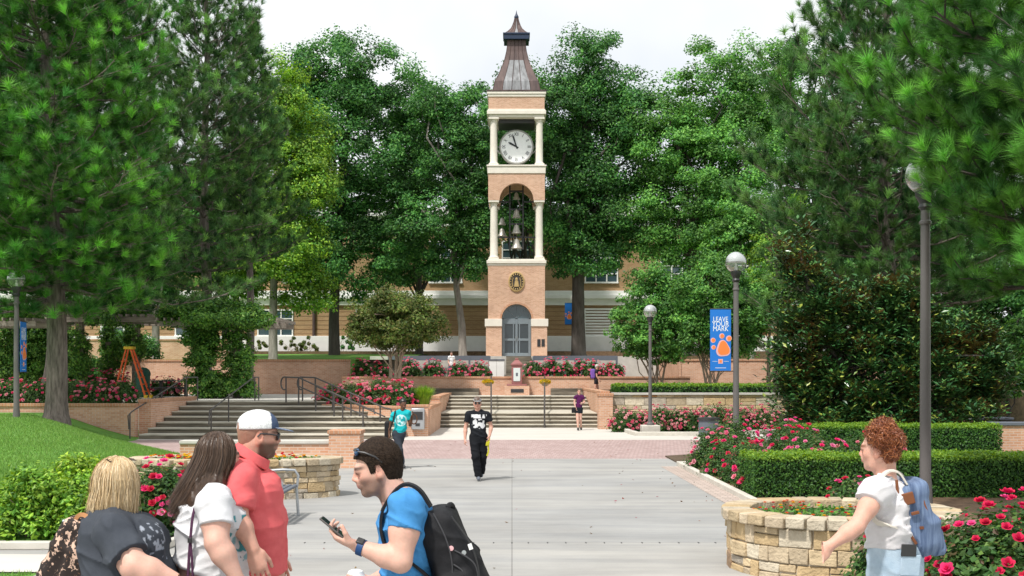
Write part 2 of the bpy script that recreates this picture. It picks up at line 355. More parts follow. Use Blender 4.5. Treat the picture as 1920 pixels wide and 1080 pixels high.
struct(MB().mesh([(-900, -60, -.03), (900, -60, -.03), (900, 1500, -.03), (-900, 1500, -.03)], [(0, 1, 2, 3)]), 'ground', M['grassm'])
grid('plaza', np.array([-14, -8, -4, 0, 4, 8, 14.0]), np.concatenate([[-6.0, 0, 4], np.linspace(6, 13, 15), [20, 29.8]]), lambda X, Y: gz(Y), M['plaza'])
struct(MB().mesh([(-13, 29.8, .0), (9, 29.8, .0), (9, 38.6, .0), (-13, 38.6, .0)], [(0, 1, 2, 3)]), 'paver_band', M['paver'])
struct(MB().mesh([(-13, 38.6, .0), (9, 38.6, .0), (9, 47.7, .0), (-13, 47.7, .0)], [(0, 1, 2, 3)]), 'stair_forecourt', M['pale_concrete'])
# small dark drill ticks and a joint in the concrete
jt = MB()
for i in range(26):
    x = -2.6 + i * 0.235 + random.uniform(-.02, .02)
    jt.box(x - .007, x + .007, 14.73, 14.79 + random.uniform(0, .02), .001, .0055)
struct(jt, 'plaza_drain_marks', M['dark_metal'], smooth=None)
# brick edging and kerb along the rose bed on the right
struct(MB().mesh([(3.55, 15.2, .004), (3.93, 15.2, .004), (3.86, 27.2, .004), (3.45, 27.2, .004)], [(0, 1, 2, 3)]), 'brick_edging', M['border_paver'])
kb = MB(); kb.prism([(3.93, 15.0), (4.05, 15.0), (3.98, 27.4), (3.86, 27.4)], -.02, .10, axis='z'); kb.box(3.86, 8, 27.4, 27.55, -.02, .10)
struct(kb, 'bed_kerb', M['kerb'], bevel=.015)
struct(MB().prism([(4.05, 8), (30, 8), (30, 27.4), (3.98, 27.4), (4.05, 15)], -.02, .05, axis='z'), 'planting_bed', M['mulch'])
struct(MB().prism([(3.98, 27.56), (30, 27.56), (30, 44), (9.1, 44), (9.1, 34.5), (3.98, 30.5)], -.02, .03, axis='z'), 'planting_bed_back', M['soil'])
# turf between the two clipped hedges
struct(MB().prism([(6.2, 21.1), (24, 21.1), (24, 29.0), (6.2, 29.0)], .051, .09, axis='z'), 'hedge_turf', M['grassm'])
# island bed at the foot of the small lamp
isl = [tuple(G(*p)[:2]) for p in ((1150, 800), (1183, 814), (1195, 817), (1330, 817), (1450, 812))]
inner = [(x + .0, y) for x, y in isl]
struct(MB().prism(isl + [(11, 45.8), (4.25, 45.8)], -.02, .02, axis='z'), 'island_bed', M['soil'])
ik = MB()
for a, b in zip(isl[:-1], isl[1:]):
    a = np.array((*a, .06)); b = np.array((*b, .06)); d = b - a; l = np.linalg.norm(d); d /= l; nn = np.array((-d[1], d[0], 0))
    ik.obox((a + b) / 2, d * (l / 2 + .05), nn * .09, (0, 0, .08))
struct(ik, 'island_kerb', M['kerb'], bevel=.02)

# lawn mound on the left
xs = np.concatenate([np.linspace(-40, -16, 13), np.linspace(-15.5, -4.6, 56)]); ys = np.linspace(14.3, 39.9, 56)
def lz(X, Y):
    edge = lawn_edge(Y)
    return np.where(X > edge + .15, -.06, lawn_z(X, Y))
grid('lawn', xs, ys, lz, M['grassm'])
# pale path and strip of turf in the lower left corner
struct(MB().mesh([(-14, 12.45, .022), (-2.9, 12.45, .022), (-3.1, 13.55, .022), (-14, 14.1, .022)], [(0, 1, 2, 3)]), 'path', M['pale_concrete'])
tb = [(-14, 6.0), (-4.6, 6.0), (-4.95, 12.2), (-14, 12.4)]
grid('turf_verge', np.array([-14, -9, -4.95]), np.array([6, 9, 12.3]), lambda X, Y: gz(Y) + .03, M['grassm'])
eb = MB(); eb.box(-14, -4.25, 14.15, 14.27, 0, .10); eb.obox((-4.1, 15.1, .05), (.13, .9, 0), (.05, -.01, 0), (0, 0, .05)); struct(eb, 'lawn_kerb', M['kerb'], bevel=.015)

# grass blades that break up the lawn: a mass nobody could count
def blades(name, label, X, Y, Z, hgt, r, mn=(.095, .21, .04), mxc=(.24, .39, .09)):
    N = len(X); a = r.uniform(0, 2 * np.pi, N); w = .5 * hgt * .28; h = hgt * r.uniform(.6, 1.3, N); ln = r.normal(0, .35, (N, 2))
    b = np.stack([X, Y, Z - .005], 1); d = np.stack([np.cos(a), np.sin(a), 0 * a], 1) * w
    tip = b + np.stack([ln[:, 0] * h, ln[:, 1] * h, h], 1); V = np.stack([b - d, b + d, tip], 1)
    k = r.uniform(0, 1, (N, 1)) ** 1.3; c = np.array(mn) * (1 - k) + np.array(mxc) * k
    o = quads_obj(name, V, c, M['leaf'], org=(0, 0, 0)); return tag(o, label, None, None, 'stuff')
r2 = np.random.default_rng(3)
Yb = 16 + 22 * r2.uniform(0, 1, 150000) ** 1.3; Xb = -5.9 - r2.uniform(0, 1, 150000) * (Yb * .47 - 4.0)
ed = lawn_edge(Yb); ok = Xb < ed
blades('lawn_grass', 'short sunlit green grass covering the lawn mound', Xb[ok], Yb[ok], lawn_z(Xb[ok], Yb[ok]), .055, r2)
Xb, Yb = r2.uniform(-9, -5.0, 16000), r2.uniform(9, 12.3, 16000)
blades('verge_grass', 'green grass growing in the verge beside the path', Xb, Yb, gz(Yb) + .03, .05, r2)
Xb, Yb = r2.uniform(6.3, 15, 26000), r2.uniform(21.2, 29, 26000)
blades('hedge_grass', 'green grass growing between the two clipped hedges', Xb, Yb, 0 * Xb + .09, .07, r2)

# terraces that step up to the tower
struct(MB().box(-40, -3.9, 46.0, 62.3, -.02, 1.14), 'left_terrace', M['pale_concrete'])
struct(MB().box(-3.899, 4.2, 56.2, 59.3, -.02, 1.14), 'stair_landing', M['pale_concrete'])
struct(MB().box(4.201, 40, 47.2, 62.3, -.02, 1.42), 'right_terrace', M['soil'])
struct(MB().box(-8.6, 9.0, 59.55, 71.0, -.02, 1.93), 'middle_terrace', M['mulch'])
struct(MB().box(-60, -8.61, 62.6, 120, -.02, 3.0), 'upper_terrace_left', M['grassm'])
struct(MB().box(9.01, 60, 62.6, 120, -.02, 3.0), 'upper_terrace_right', M['grassm'])
struct(MB().box(-8.60, 9.0, 71.01, 120, -.02, 3.3), 'tower_terrace', M['coping'])
def slope(X, Y): return 3.0 + .75 * sstep(66, 90, Y)
grid('upper_lawn', np.linspace(-60, -6.5, 12), np.linspace(64.5, 94.0, 12), lambda X, Y: slope(X, Y) + .02 * np.sin(X), M['grassm'])
struct(MB().box(-60, 40, 92.2, 94.6, 3.0, 4.05), 'building_bed', M['mulch'])

# ------------------------------------------------------------------ walls
def coped_wall(name, label, x0, x1, y0, y1, z0, z1, cap=.10, over=.05, m='brick', mc='brick_cap', group=None):
    t = thing(name, label, 'wall', ((x0 + x1) / 2, y0, z0), group)
    MB().box(x0, x1, y0, y1, z0, z1 - cap).build('wall', M[m], t)
    MB().box(x0 - over * .3, x1 + over * .3, y0 - over, y1 + over, z1 - cap, z1).build('coping', M[mc], t, bevel=.008)
    return t
coped_wall('brick_wall', 'long low brick retaining wall behind the thick pine trunk', -22, -12.85, 40.0, 40.35, -.02, 1.16)
coped_wall('brick_wall', 'high brick retaining wall right of the ivy covered pergola post', -30, -8.62, 62.35, 62.7, 1.13, 2.98)
coped_wall('brick_wall', 'brick retaining wall under the roses in front of the bell tower', -8.6, 9.0, 59.3, 59.6, 1.13, 2.08)
coped_wall('brick_wall', 'high brick retaining wall behind the banner lamp and crepe myrtles', 9.02, 32, 62.35, 62.7, 1.40, 3.0)
coped_wall('brick_wall', 'dark red brick wall far back under the left pergola', -34, -17, 70, 70.3, 3.0, 4.3)
coped_wall('brick_wall', 'brick side wall closing the tower terrace at its right end', 8.88, 9.0, 62.36, 70.9, 1.92, 3.08, .08, .03)
t = coped_wall('seat_wall', 'low brick seat wall with pale coping below the left steps', -7.6, -4.18, 26.85, 27.2, -.02, .62, .07, .04, 'brick', 'coping')
t = thing('brick_pier', 'square brick pier ending the low seat wall', 'pier', (-3.85, 27.0, 0))
MB().box(-4.17, -3.46, 26.7, 27.4, -.02, .78).build('shaft', M['brick'], t)
MB().box(-4.20, -3.43, 26.67, 27.43, .78, .86).build('coping', M['brick_cap'], t, bevel=.01)
# raised planter wall with the information panel pier
a, b = np.array((-8.3, 46.0)), np.array((-3.42, 41.2))
d = (b - a) / np.linalg.norm(b - a); n = np.array((d[1], -d[0]))
t = thing('brick_wall', 'brick planter wall running down beside the left steps', 'wall', (a[0], a[1], 0))
pw = MB(); L_ = np.linalg.norm(b - a); c = (a + b) / 2
pw.obox((*(c), .46), (*(d * L_ / 2), 0), (*(n * .15), 0), (0, 0, .48)); pw.box(-3.45, -2.9, 41.3, 47.4, -.02, .93)
pw.build('wall', M['brick'], t)
cp = MB(); cp.obox((*(c), .985), (*(d * (L_ / 2)), 0), (*(n * .19), 0), (0, 0, .045)); cp.box(-3.47, -2.86, 41.45, 47.4, .932, 1.035); cp.build('coping', M['brick_cap'], t, bevel=.008)
lt = MB()
for k in (.32, .5): 
    q = a + d * L_ * k; lt.tube([(*(q + n * .15), .62), (*(q + n * .19), .62)], .055, 10)
lt.build('step_light', M['galv'], t)
struct(MB().prism([(-8.2, 46.2), (-3.5, 41.5), (-3.5, 50), (-8.2, 50)], .0, .9, axis='z'), 'planter_soil', M['soil'])
t = thing('brick_pier', 'brick end pier carrying the metal information panel', 'pier', (-3.3, 41.1, 0))
MB().box(-3.75, -2.93, 40.9, 41.29, -.02, 1.02).build('shaft', M['brick'], t)
MB().box(-3.78, -2.90, 40.87, 41.32, 1.02, 1.10).build('coping', M['brick_cap'], t, bevel=.01)
t = thing('information_panel', 'grey metal information panel mounted on the brick end pier', 'panel', (-3.2, 40.7, .25))
MB().box(-3.5, -3.04, 40.72, 40.89, .24, .98).build('casing', M['galv'], t, bevel=.03)
MB().box(-3.44, -3.10, 40.705, 40.722, .58, .86).build('screen', M['dark_metal'], t)
MB().box(-3.35, -3.20, 40.70, 40.722, .36, .46).build('slot', M['dark_metal'], t)
for lab, x0, x1, y0, y1, z1 in (('brick pier at the left foot of the wide centre steps', -3.42, -2.92, 47.42, 48.3, 1.3), ('tall brick pier at the right foot of the wide centre steps', 3.42, 3.98, 46.3, 47.0, 1.42)):
    t = thing('brick_pier', lab, 'pier', ((x0 + x1) / 2, y0, 0))
    MB().box(x0, x1, y0, y1, -.02, z1 - .12).build('shaft', M['brick'], t); MB().box(x0 - .03, x1 + .03, y0 - .03, y1 + .03, z1 - .12, z1).build('coping', M['brick_cap'], t, bevel=.01)
# cheek walls of the centre steps
coped_wall('cheek_wall', 'brick cheek wall along the right side of the centre steps', 3.55, 3.9, 47.02, 59.2, -.02, 1.5)
coped_wall('cheek_wall', 'brick cheek wall along the left side of the centre steps', -3.35, -3.0, 48.35, 59.2, -.02, 1.28)
t = thing('side_step', 'low side steps recessed in the brick wall, left of the monument', 'steps', (-3.0, 58.4, 1.14))
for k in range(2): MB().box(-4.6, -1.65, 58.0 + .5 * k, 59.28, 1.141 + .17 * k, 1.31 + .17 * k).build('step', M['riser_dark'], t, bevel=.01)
t = thing('side_step', 'low side steps recessed in the brick wall, right of the monument', 'steps', (3.0, 58.4, 1.14))
for k in range(2): MB().box(1.95, 3.5, 58.0 + .5 * k, 59.28, 1.141 + .17 * k, 1.31 + .17 * k).build('step', M['riser_dark'], t, bevel=.01)

# ------------------------------------------------------------------ steps
def step_part(parent, poly_front, z0, z1, y1):          # poly_front (x0, x1, y0); dark riser and pale tread
    x0, x1, y0 = poly_front
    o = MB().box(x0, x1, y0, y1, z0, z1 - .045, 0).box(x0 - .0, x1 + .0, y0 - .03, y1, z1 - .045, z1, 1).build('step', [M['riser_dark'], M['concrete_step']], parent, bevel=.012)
    return o
t = thing('stone_steps', 'wide centre flight of weathered concrete steps leading to the monument', 'steps', (0.3, 47.6, 0))
hs = 1.15 / 8
for i in range(4): step_part(t, (-2.98, 3.53, 47.6 + .32 * i), -.02 if i == 0 else hs * i - .0, hs * (i + 1), 48.95 if i < 3 else 53.2)
for i in range(4): step_part(t, (-2.98, 3.53, 53.2 + .95 * i), hs * (i + 4), hs * (i + 5), 56.6 if i < 3 else 56.9)
t = thing('stone_steps', 'broad weathered steps rising to the left terrace behind the man in the cap', 'steps', (-8.5, 39, 0))
hs = 1.14 / 7
for i in range(7):
    y = 39.0 + i * .95; k = i / 6.0
    xr = np.interp(y, [39, 41.2, 46], [-3.8, -3.62, -8.0])
    xr = min(xr, (np.interp([y + .0], [41.2, 46.0], [-3.66, -8.35])[0]))
    step_part(t, (-12.4, xr, y), -.02 if i == 0 else hs * i, hs * (i + 1), y + .95 if i < 6 else 46.4)
t = coped_wall('cheek_wall', 'brick cheek wall at the left end of the broad steps', -12.84, -12.42, 40.36, 46.2, -.02, 1.30)

# handrails: each a thing of its own, with posts
def handrail(label, pts, posts, rad=.024, extra=None, floor=None, m='bronze'):
    t = thing('handrail', label, 'handrail', tuple(np.array(pts[0]) * (1, 1, 0)))
    MB().tube(pts, rad, 8).build('rail', M[m], t)
    for q in (extra or []): MB().tube(q, rad * .9, 8).build('rail', M[m], t)
    for (x, y, z0, z1) in posts: MB().tube([(x, y, z0), (x, y, z1)], rad, 8).build('post', M[m], t)
    return t
handrail('dark handrail at the left end of the broad steps', [(-12.6, 38.6, .35), (-12.6, 38.5, .80), (-12.6, 38.9, .92), (-12.6, 45.3, 2.05), (-12.3, 45.9, 2.05)], [(-12.6, 38.7, -.02, .85), (-12.6, 41.5, 1.28, 1.38), (-12.6, 42.2, 1.28, 1.51), (-12.6, 45.4, 1.28, 2.05), (-12.3, 45.9, 1.1, 2.05)])
handrail('dark handrail standing in the middle of the broad steps', [(-10.0, 38.7, .5), (-10.0, 38.8, .95), (-10.0, 45.4, 2.05), (-9.95, 46.1, 2.05)], [(-10, 39.0, .14, .98), (-10, 41.4, .45, 1.38), (-9.97, 45.5, 1.1, 2.05), (-9.95, 46.1, 1.1, 2.05)])
def curl(c, r, a0, a1, d, n=10):
    return [(c[0] + d[0] * r * math.cos(a), c[1] + d[1] * r * math.cos(a), c[2] + r * math.sin(a)) for a in np.linspace(a0, a1, n)]
top = np.array((-8.1, 45.0)); bot = np.array((-4.45, 41.05)); dd = (bot - top) / np.linalg.norm(bot - top)
for k, lab in enumerate(('long sloping handrail with curled end beside the planter wall', 'second sloping handrail with curled end, nearer the broad steps')):
    o = np.array((-.55, -.42)) * k; ta = top + o; ba = bot + o
    c0 = (ta[0] + dd[0] * .0, ta[1], 1.82)
    path = curl(c0, .24, math.radians(-60), math.radians(-270), dd, 12)[:] + [(*(ta + dd * 1.0), 2.04), (*ba, .98), (*(ba + dd * .35), .95), (*(ba + dd * .42), .80)]
    ps = [(*(ta + dd * .12), 1.1, 2.06), (*(ta + dd * 1.0), 1.0, 2.04)] + [(*(ta + (ba - ta) * f), z0, 2.04 + (0.98 - 2.04) * (f * 5.38 - 1) / 4.38) for f, z0 in ((.40, .75), (.62, .5), (.72, .45), (.95, .12))]
    low = [[(*(ta + dd * 1.0), 1.72), (*ba, .68)]]
    handrail(lab, path, ps, .03, low)
for px, lab in ((921, 'left dark handrail up the centre steps with a yellow flower basket'), (1021, 'right dark handrail up the centre steps with a yellow flower basket')):
    x = (px - 960) * 47.5 / FPX
    handrail(lab, [(x, 47.5, .55), (x, 47.5, .92), (x * 1.12, 53.0, 1.5), (x * 1.2, 57.0, 2.1)], [(x, 47.55, 0, .92), (x * 1.03, 49.0, .575, 1.05), (x * 1.12, 53.0, .575, 1.5), (x * 1.2, 57.0, 1.14, 2.02)], .035)
# ------------------------------------------------------------------ bell tower
TS = FPX / 73.0
def tz(py): return CAMH + (HZ - py) / TS
def tz2(py): return CAMH + (HZ - py) / (FPX / 74.6)
def tx(px): return (px - 960) / TS
TX, TY = tx(968.5), 74.8
def arch_poly(x0, x1, z0, z1, cx, r, zs, n=24):        # wall outline with an arch notch cut from below
    p = [(x0, z0), (cx - r, z0)] if zs > z0 else [(x0, z0)]
    p += [(cx - r * math.cos(a), zs + r * math.sin(a)) for a in np.linspace(0, math.pi, n)]
    p += [(cx + r, z0), (x1, z0)] if zs > z0 else [(x1, z0)]
    return p + [(x1, z1), (x0, z1)]
t = thing('bell_tower', 'tall pink brick clock and bell tower with copper spire', 'tower', (TX, TY, 3.3))
hw = 1.9; BR = M['brick_tower']; CR = M['cream']
b = MB()
for sx in (-1, 1):
    for sy in (-1, 1): b.box(*sorted((TX + sx * hw, TX + sx * .92)), *sorted((TY + sy * hw, TY + sy * .92)), 3.28, tz(612))
for sx in (-1, 1): b.box(*sorted((TX + sx * 1.7, TX + sx * 1.4)), TY - .92, TY + .92, 3.28, tz(612))
b.box(TX - .92, TX + .92, TY + 1.4, TY + 1.7, 3.28, tz(612)); b.build('base', BR, t)
for sx in (-1, 1):
    for sy in (-1, 1): MB().box(*sorted((TX + sx * 1.97, TX + sx * .90)), *sorted((TY + sy * 1.97, TY + sy * .90)), tz(612), tz(598)).build('impost_block', CR, t, bevel=.015)
hw = 1.77; b = MB()
b.prism(arch_poly(TX - hw, TX + hw, tz(598), tz(498), TX, .93, tz(598)), TY - hw, TY - hw + .4)
b.box(TX - hw, TX + hw, TY + hw - .4, TY + hw, tz(598), tz(498))
for sx in (-1, 1): b.box(*sorted((TX + sx * hw, TX + sx * (hw - .4))), TY - hw + .4, TY + hw - .4, tz(598), tz(498))
b.build('shaft', BR, t)
b = MB(); n = 20
for i in range(n):                                      # arch ring of header bricks
    a0, a1 = math.pi * i / n, math.pi * (i + 1) / n
    b.prism([(TX + .93 * math.cos(a0), tz(598) + .93 * math.sin(a0)), (TX + 1.05 * math.cos(a0), tz(598) + 1.05 * math.sin(a0)), (TX + 1.05 * math.cos(a1), tz(598) + 1.05 * math.sin(a1)), (TX + .93 * math.cos(a1), tz(598) + .93 * math.sin(a1))], TY - hw - .02, TY - hw + .1)
b.build('arch_ring', M['brick_cap'], t)
# door with fanlight
yd = TY - 1.45
dr = MB(); x0, x1 = TX - .90, TX + .90; z0, z1 = 3.32, tz(598)
for xa, xb in ((x0, x0 + .13), (TX - .07, TX + .07), (x1 - .13, x1)): dr.box(xa, xb, yd, yd + .1, z0, z1)
for za, zb in ((z0, z0 + .22), (z0 + .98, z0 + 1.12), (z1 - .30, z1 + .04)): dr.box(x0 + .13, TX - .07, yd + .002, yd + .098, za, zb); dr.box(TX + .07, x1 - .13, yd + .002, yd + .098, za, zb)
for sx in (-1, 1):
    for q in (.16, .74): dr.box(*sorted((TX + sx * q, TX + sx * (q + .06))), yd + .004, yd + .09, z0 + .22, z1 - .3)
ring = [(TX + .91 * math.cos(a), z1 + .04 + .90 * math.sin(a)) for a in np.linspace(0, math.pi, 20)] + [(TX + .82 * math.cos(a), z1 + .04 + .80 * math.sin(a)) for a in np.linspace(math.pi, 0, 20)]
dr.prism(ring, yd, yd + .1)
for a in (45, 90, 135): dr.tube([(TX, yd + .05, z1 + .06), (TX + .84 * math.cos(math.radians(a)), yd + .05, z1 + .04 + .84 * math.sin(math.radians(a)))], .02, 6)
dob = dr.build('door', M['grey_metal'], t, bevel=.008)
gp = MB(); gp.box(x0 + .05, x1 - .05, yd + .06, yd + .075, z0 + .1, z1); gp.build('pane', M['glass_dark'], dob)
fg = MB(); fg.prism([(TX + .88 * math.cos(a), z1 + .04 + .88 * math.sin(a)) for a in np.linspace(0, math.pi, 20)], yd + .055, yd + .07); fg.build('fanlight', M['glass_sky'], dob)
hd = MB(); hd.tube([(TX - .05, yd - .05, z0 + .95), (TX - .05, yd - .05, z0 + 1.25)], .018, 6); hd.tube([(TX + .05, yd - .05, z0 + .95), (TX + .05, yd - .05, z0 + 1.25)], .018, 6); hd.build('handle', M['galv'], dob)
pl = MB()
for q in (1004 - 960 + 6, 1018 - 960): pl.box(q / TS - .09, q / TS + .11, TY - 1.935, TY - 1.90, tz(650), tz(636))
pl.build('plaque', M['dark_metal'], t, bevel=.01)
# round seal
gold = mat('seal_gold', (0.52, 0.36, 0.16), 0.5, 0.1, 6, metal=0.3); dk = mat('seal_dark', (0.06, 0.052, 0.045), 0.6, 0.1, 6)
sc_ = (TX, TY - hw - .0, tz(528)); sl_ = MB()
sl_.lathe((sc_[0], sc_[1] - .0, sc_[2]), [(.52, -.01), (.52, .07), (.47, .09), (.44, .09), (.43, -.005)], 36, 0, 'y', .98, 1.22)
sl_.lathe((sc_[0], sc_[1] - .0, sc_[2]), [(.44, .05), (.0, .06)], 36, 1, 'y', .98, 1.22)
for i in range(18):
    a = 2 * math.pi * i / 18; q = (sc_[0] + .38 * math.cos(a), sc_[1] - .085, sc_[2] + .46 * math.sin(a)); sl_.obox(q, (.035 * math.cos(a), 0, .045 * math.sin(a)), (-.03 * math.sin(a), 0, .03 * math.cos(a)), (0, .03, 0), 0)
sl_.lathe((sc_[0], sc_[1], sc_[2] + .15), [(.10, .05), (.09, .11), (.0, .13)], 16, 0, 'y', .8, 1.1)
sl_.prism([(sc_[0] - .15, sc_[2] - .32), (sc_[0] + .15, sc_[2] - .32), (sc_[0] + .1, sc_[2] + .02), (sc_[0] + .05, sc_[2] + .08), (sc_[0] - .05, sc_[2] + .08), (sc_[0] - .1, sc_[2] + .02)], sc_[1] - .11, sc_[1] - .05, 0)
for sx in (-1, 1): sl_.tube([(sc_[0] + sx * .22, sc_[1] - .08, sc_[2] - .30), (sc_[0] + sx * .27, sc_[1] - .08, sc_[2] - .02), (sc_[0] + sx * .2, sc_[1] - .08, sc_[2] + .24)], .025, 6, 0)
sl_.build('seal', [gold, dk], t)
def ring_band(name, zs, hws, m, parent=t, inner=None, bev=.02):
    b = MB()
    for (za, zb), h in zip(zs, hws): b.box(TX - h, TX + h, TY - h, TY + h, za, zb)
    return b.build(name, m, parent, bevel=bev)
ring_band('lower_band', [(tz(498), tz(494)), (tz(494), tz(488)), (tz(488), tz(485.5))], [1.80, 1.86, 1.78], CR)
def column_mb(cx, cy, z0, z1, r):
    b = MB(); h = z1 - z0
    b.box(cx - r * 1.35, cx + r * 1.35, cy - r * 1.35, cy + r * 1.35, z0, z0 + .10)
    b.lathe((cx, cy, z0 + .10), [(r * 1.3, 0), (r * 1.3, .05), (r * 1.1, .09), (r, .14), (r * .98, h * .4), (r * .88, h - .42), (r * .88, h - .36), (r * 1.05, h - .33), (r * 1.05, h - .30), (r * .9, h - .28), (r * 1.2, h - .2)], 20)
    b.box(cx - r * 1.4, cx + r * 1.4, cy - r * 1.4, cy + r * 1.4, z1 - .11, z1)
    return b
for sx in (-1, 1):
    for sy in (-1, 1): column_mb(TX + sx * 1.42, TY + sy * 1.42, tz(485.5), tz(375), .235).build('column', CR, t)
b = MB(); ay = tz(375)
for y0, y1 in ((TY - 1.76, TY - 1.36), (TY + 1.36, TY + 1.76)): b.prism(arch_poly(TX - 1.76, TX + 1.76, ay, tz(325), TX, 1.06, ay), y0, y1)
for x0, x1 in ((TX - 1.76, TX - 1.36), (TX + 1.36, TX + 1.76)):
    q = arch_poly(TY - 1.359, TY + 1.359, ay, tz(325), TY, 1.06, ay); b.prism(q, x0, x1, axis='x')
b.build('arch_storey', BR, t)
ring_band('middle_band', [(tz(325), tz(312)), (tz(312), tz(309))], [1.81, 1.86], CR)
for sx in (-1, 1):
    for sy in (-1, 1): column_mb(TX + sx * 1.43, TY + sy * 1.43, tz(309), tz(219), .225).build('column', CR, t)
b = MB(); b.box(TX - 1.72, TX + 1.72, TY - 1.72, TY + 1.72, tz(219), tz(214)); b.box(TX - 1.84, TX + 1.84, TY - 1.84, TY + 1.84, tz(214), tz(207)); b.box(TX - 1.79, TX + 1.79, TY - 1.79, TY + 1.79, tz(207), tz(204)); b.build('clock_cornice', CR, t, bevel=.02)
MB().box(TX - 1.74, TX + 1.74, TY - 1.74, TY + 1.74, tz(204), tz(181)).build('attic', BR, t)
b = MB(); b.box(TX - 1.79, TX + 1.79, TY - 1.79, TY + 1.79, tz(181), tz(176)); b.box(TX - 1.84, TX + 1.84, TY - 1.84, TY + 1.84, tz(176), tz(171.5)); b.build('eaves_band', CR, t, bevel=.015)
MB().box(TX - 1.15, TX + 1.15, TY - 1.15, TY + 1.15, tz(226), tz(219.3)).build('ceiling_panel', M['dark_metal'], t)
# bells on their frame
fr = MB()
for sx in (-.42, .42): fr.box(TX + sx - .05, TX + sx + .05, TY - .05, TY + .05, tz(462), tz(325))
for py in (438, 413, 385, 350): fr.box(TX - .42, TX + .42, TY - .06, TY + .06, tz(py) - .05, tz(py) + .05)
for py in (440, 372): fr.box(TX - 1.3, TX - .42, TY - .05, TY + .05, tz(py), tz(py) + .09); fr.box(TX + .42, TX + 1.3, TY - .05, TY + .05, tz(py), tz(py) + .09)
fr.build('bell_frame', M['dark_metal'], t)
def bell_mb(c, r, h): return MB().lathe(c, [(r, -h), (r * .96, -h * .93), (r * .80, -h * .78), (r * .62, -h * .5), (r * .52, -h * .2), (r * .42, -h * .06), (r * .12, 0), (r * .1, h * .12), (0, h * .14)], 20)
for dy, z, r in ((-.05, tz(440), .36), (-.05, tz(413.5), .32), (-.05, tz(385), .29), (-.05, tz(352), .24), (.6, tz(398), .25), (.6, tz(418), .28)):
    bell_mb((TX - (.0 if dy < 0 else .92), TY + dy - .1, z - .06), r, r * 1.7).build('bell', M['bell'], t)
# clock drum
cz, cyf = tz(268), TY - .55
clockw = mat('clock_face', (0.92, 0.94, 0.96), 0.4, 0.03, 4); cgrey = mat('clock_case', (0.36, 0.36, 0.34), 0.5, 0.1, 4); cblack = mat('clock_black', (0.015, 0.018, 0.022), 0.5, 0.1, 4)
cm = MB().lathe((TX, cyf, cz), [(.93, -1.1), (1.0, -1.05), (1.06, -.1), (1.08, -.02), (1.08, .04), (1.00, .05), (.985, .0)], 48, 0, 'y')
ck = cm.build('clock', cgrey, t, smooth=40)
MB().lathe((TX, cyf, cz), [(.99, -.02), (.99, .012), (0, .014)], 48, 0, 'y').build('dial', clockw, ck)
for i, s_ in enumerate(('XII', 'I', 'II', 'III', 'IIII', 'V', 'VI', 'VII', 'VIII', 'IX', 'X', 'XI')):
    a = math.radians(30 * i); u = np.array((math.cos(a), 0, -math.sin(a))); v = np.array((math.sin(a), 0, math.cos(a)))
    nm = MB(); text_mb(nm, s_, np.array((TX, cyf - .022, cz)) + v * .79, u, v, .30, .004, squash=.75); nm.build('numeral', cblack, ck, smooth=None)
for i in range(60):
    a = math.radians(6 * i); v = np.array((math.sin(a), 0, math.cos(a))); u = np.array((math.cos(a), 0, -math.sin(a)))
    if i % 5 == 0: MB().obox(np.array((TX, cyf - .018, cz)) + v * .945, u * .008, v * .018, (0, .004, 0)).build('hour_mark', cblack, ck, smooth=None)
def hand_part(deg, l, w, y):
    a = math.radians(deg); v = np.array((math.sin(a), 0, math.cos(a))); u = np.array((math.cos(a), 0, -math.sin(a))); o = np.array((TX, y, cz)); m = MB()
    m.mesh([o - v * .14 - u * w * .6, o - v * .14 + u * w * .6, o + v * l * .75 + u * w, o + v * l, o + v * l * .75 - u * w,
            o - v * .14 - u * w * .6 + (0, .015, 0), o - v * .14 + u * w * .6 + (0, .015, 0), o + v * l * .75 + u * w + (0, .015, 0), o + v * l + (0, .015, 0), o + v * l * .75 - u * w + (0, .015, 0)],
           [(0, 1, 2, 3, 4), (9, 8, 7, 6, 5), (0, 5, 6, 1), (1, 6, 7, 2), (2, 7, 8, 3), (3, 8, 9, 4), (4, 9, 5, 0)])
    m.build('clock_hand', cblack, ck)
hand_part(299, .60, .065, cyf - .045); hand_part(342, .86, .05, cyf - .065)
for sx in (-1, 1):
    for dz in (0, -.55): MB().tube([(TX + sx * 1.0, TY - .1, cz + dz * .6), (TX + sx * 1.25, TY - .1 - .6, cz + dz * .4)], .045, 8).build('bracket', M['galv'], ck)
MB().tube([(TX, TY, cz - 1.0), (TX, TY, tz(309))], .07, 8).build('stand', M['galv'], ck)
# flared copper spire
def spire(prof, name, mats, pick=None, seams=True):
    m = MB(); n = 4; rows = []
    for py, h in prof: rows.append((tz(py) if py > 165 else tz2(py), h))
    for (za, ha), (zb, hb) in zip(rows[:-1], rows[1:]):
        for k in range(4):
            a = math.pi / 2 * k; ca, sa = math.cos(a), math.sin(a)
            R = lambda u, v: (TX + u * ca - v * sa, TY + u * sa + v * ca)
            for j in range(5):
                u0, u1 = -1 + 2 * j / 5, -1 + 2 * (j + 1) / 5
                q = [(*R(u0 * ha, -ha), za), (*R(u1 * ha, -ha), za), (*R(u1 * hb, -hb), zb), (*R(u0 * hb, -hb), zb)]
                m.mesh(q, [(0, 1, 2, 3)], 1 if (pick and pick(j, (za + zb) / 2)) else 0)
            if seams:
                for u in (-1, -.6, -.2, .2, .6):
                    m.tube([(*R(u * ha, -ha * 1.005), za), (*R(u * hb, -hb * 1.005), zb)], .022, 4, 0, False)
    return m.build(name, mats, t, smooth=30)
pr = [(171.4, 1.76), (167, 1.48), (160, 1.35), (150, 1.18), (141, 1.05), (133, .95), (125, .85), (117, .76), (108, .69), (100, .63), (90, .585), (78, .56)]
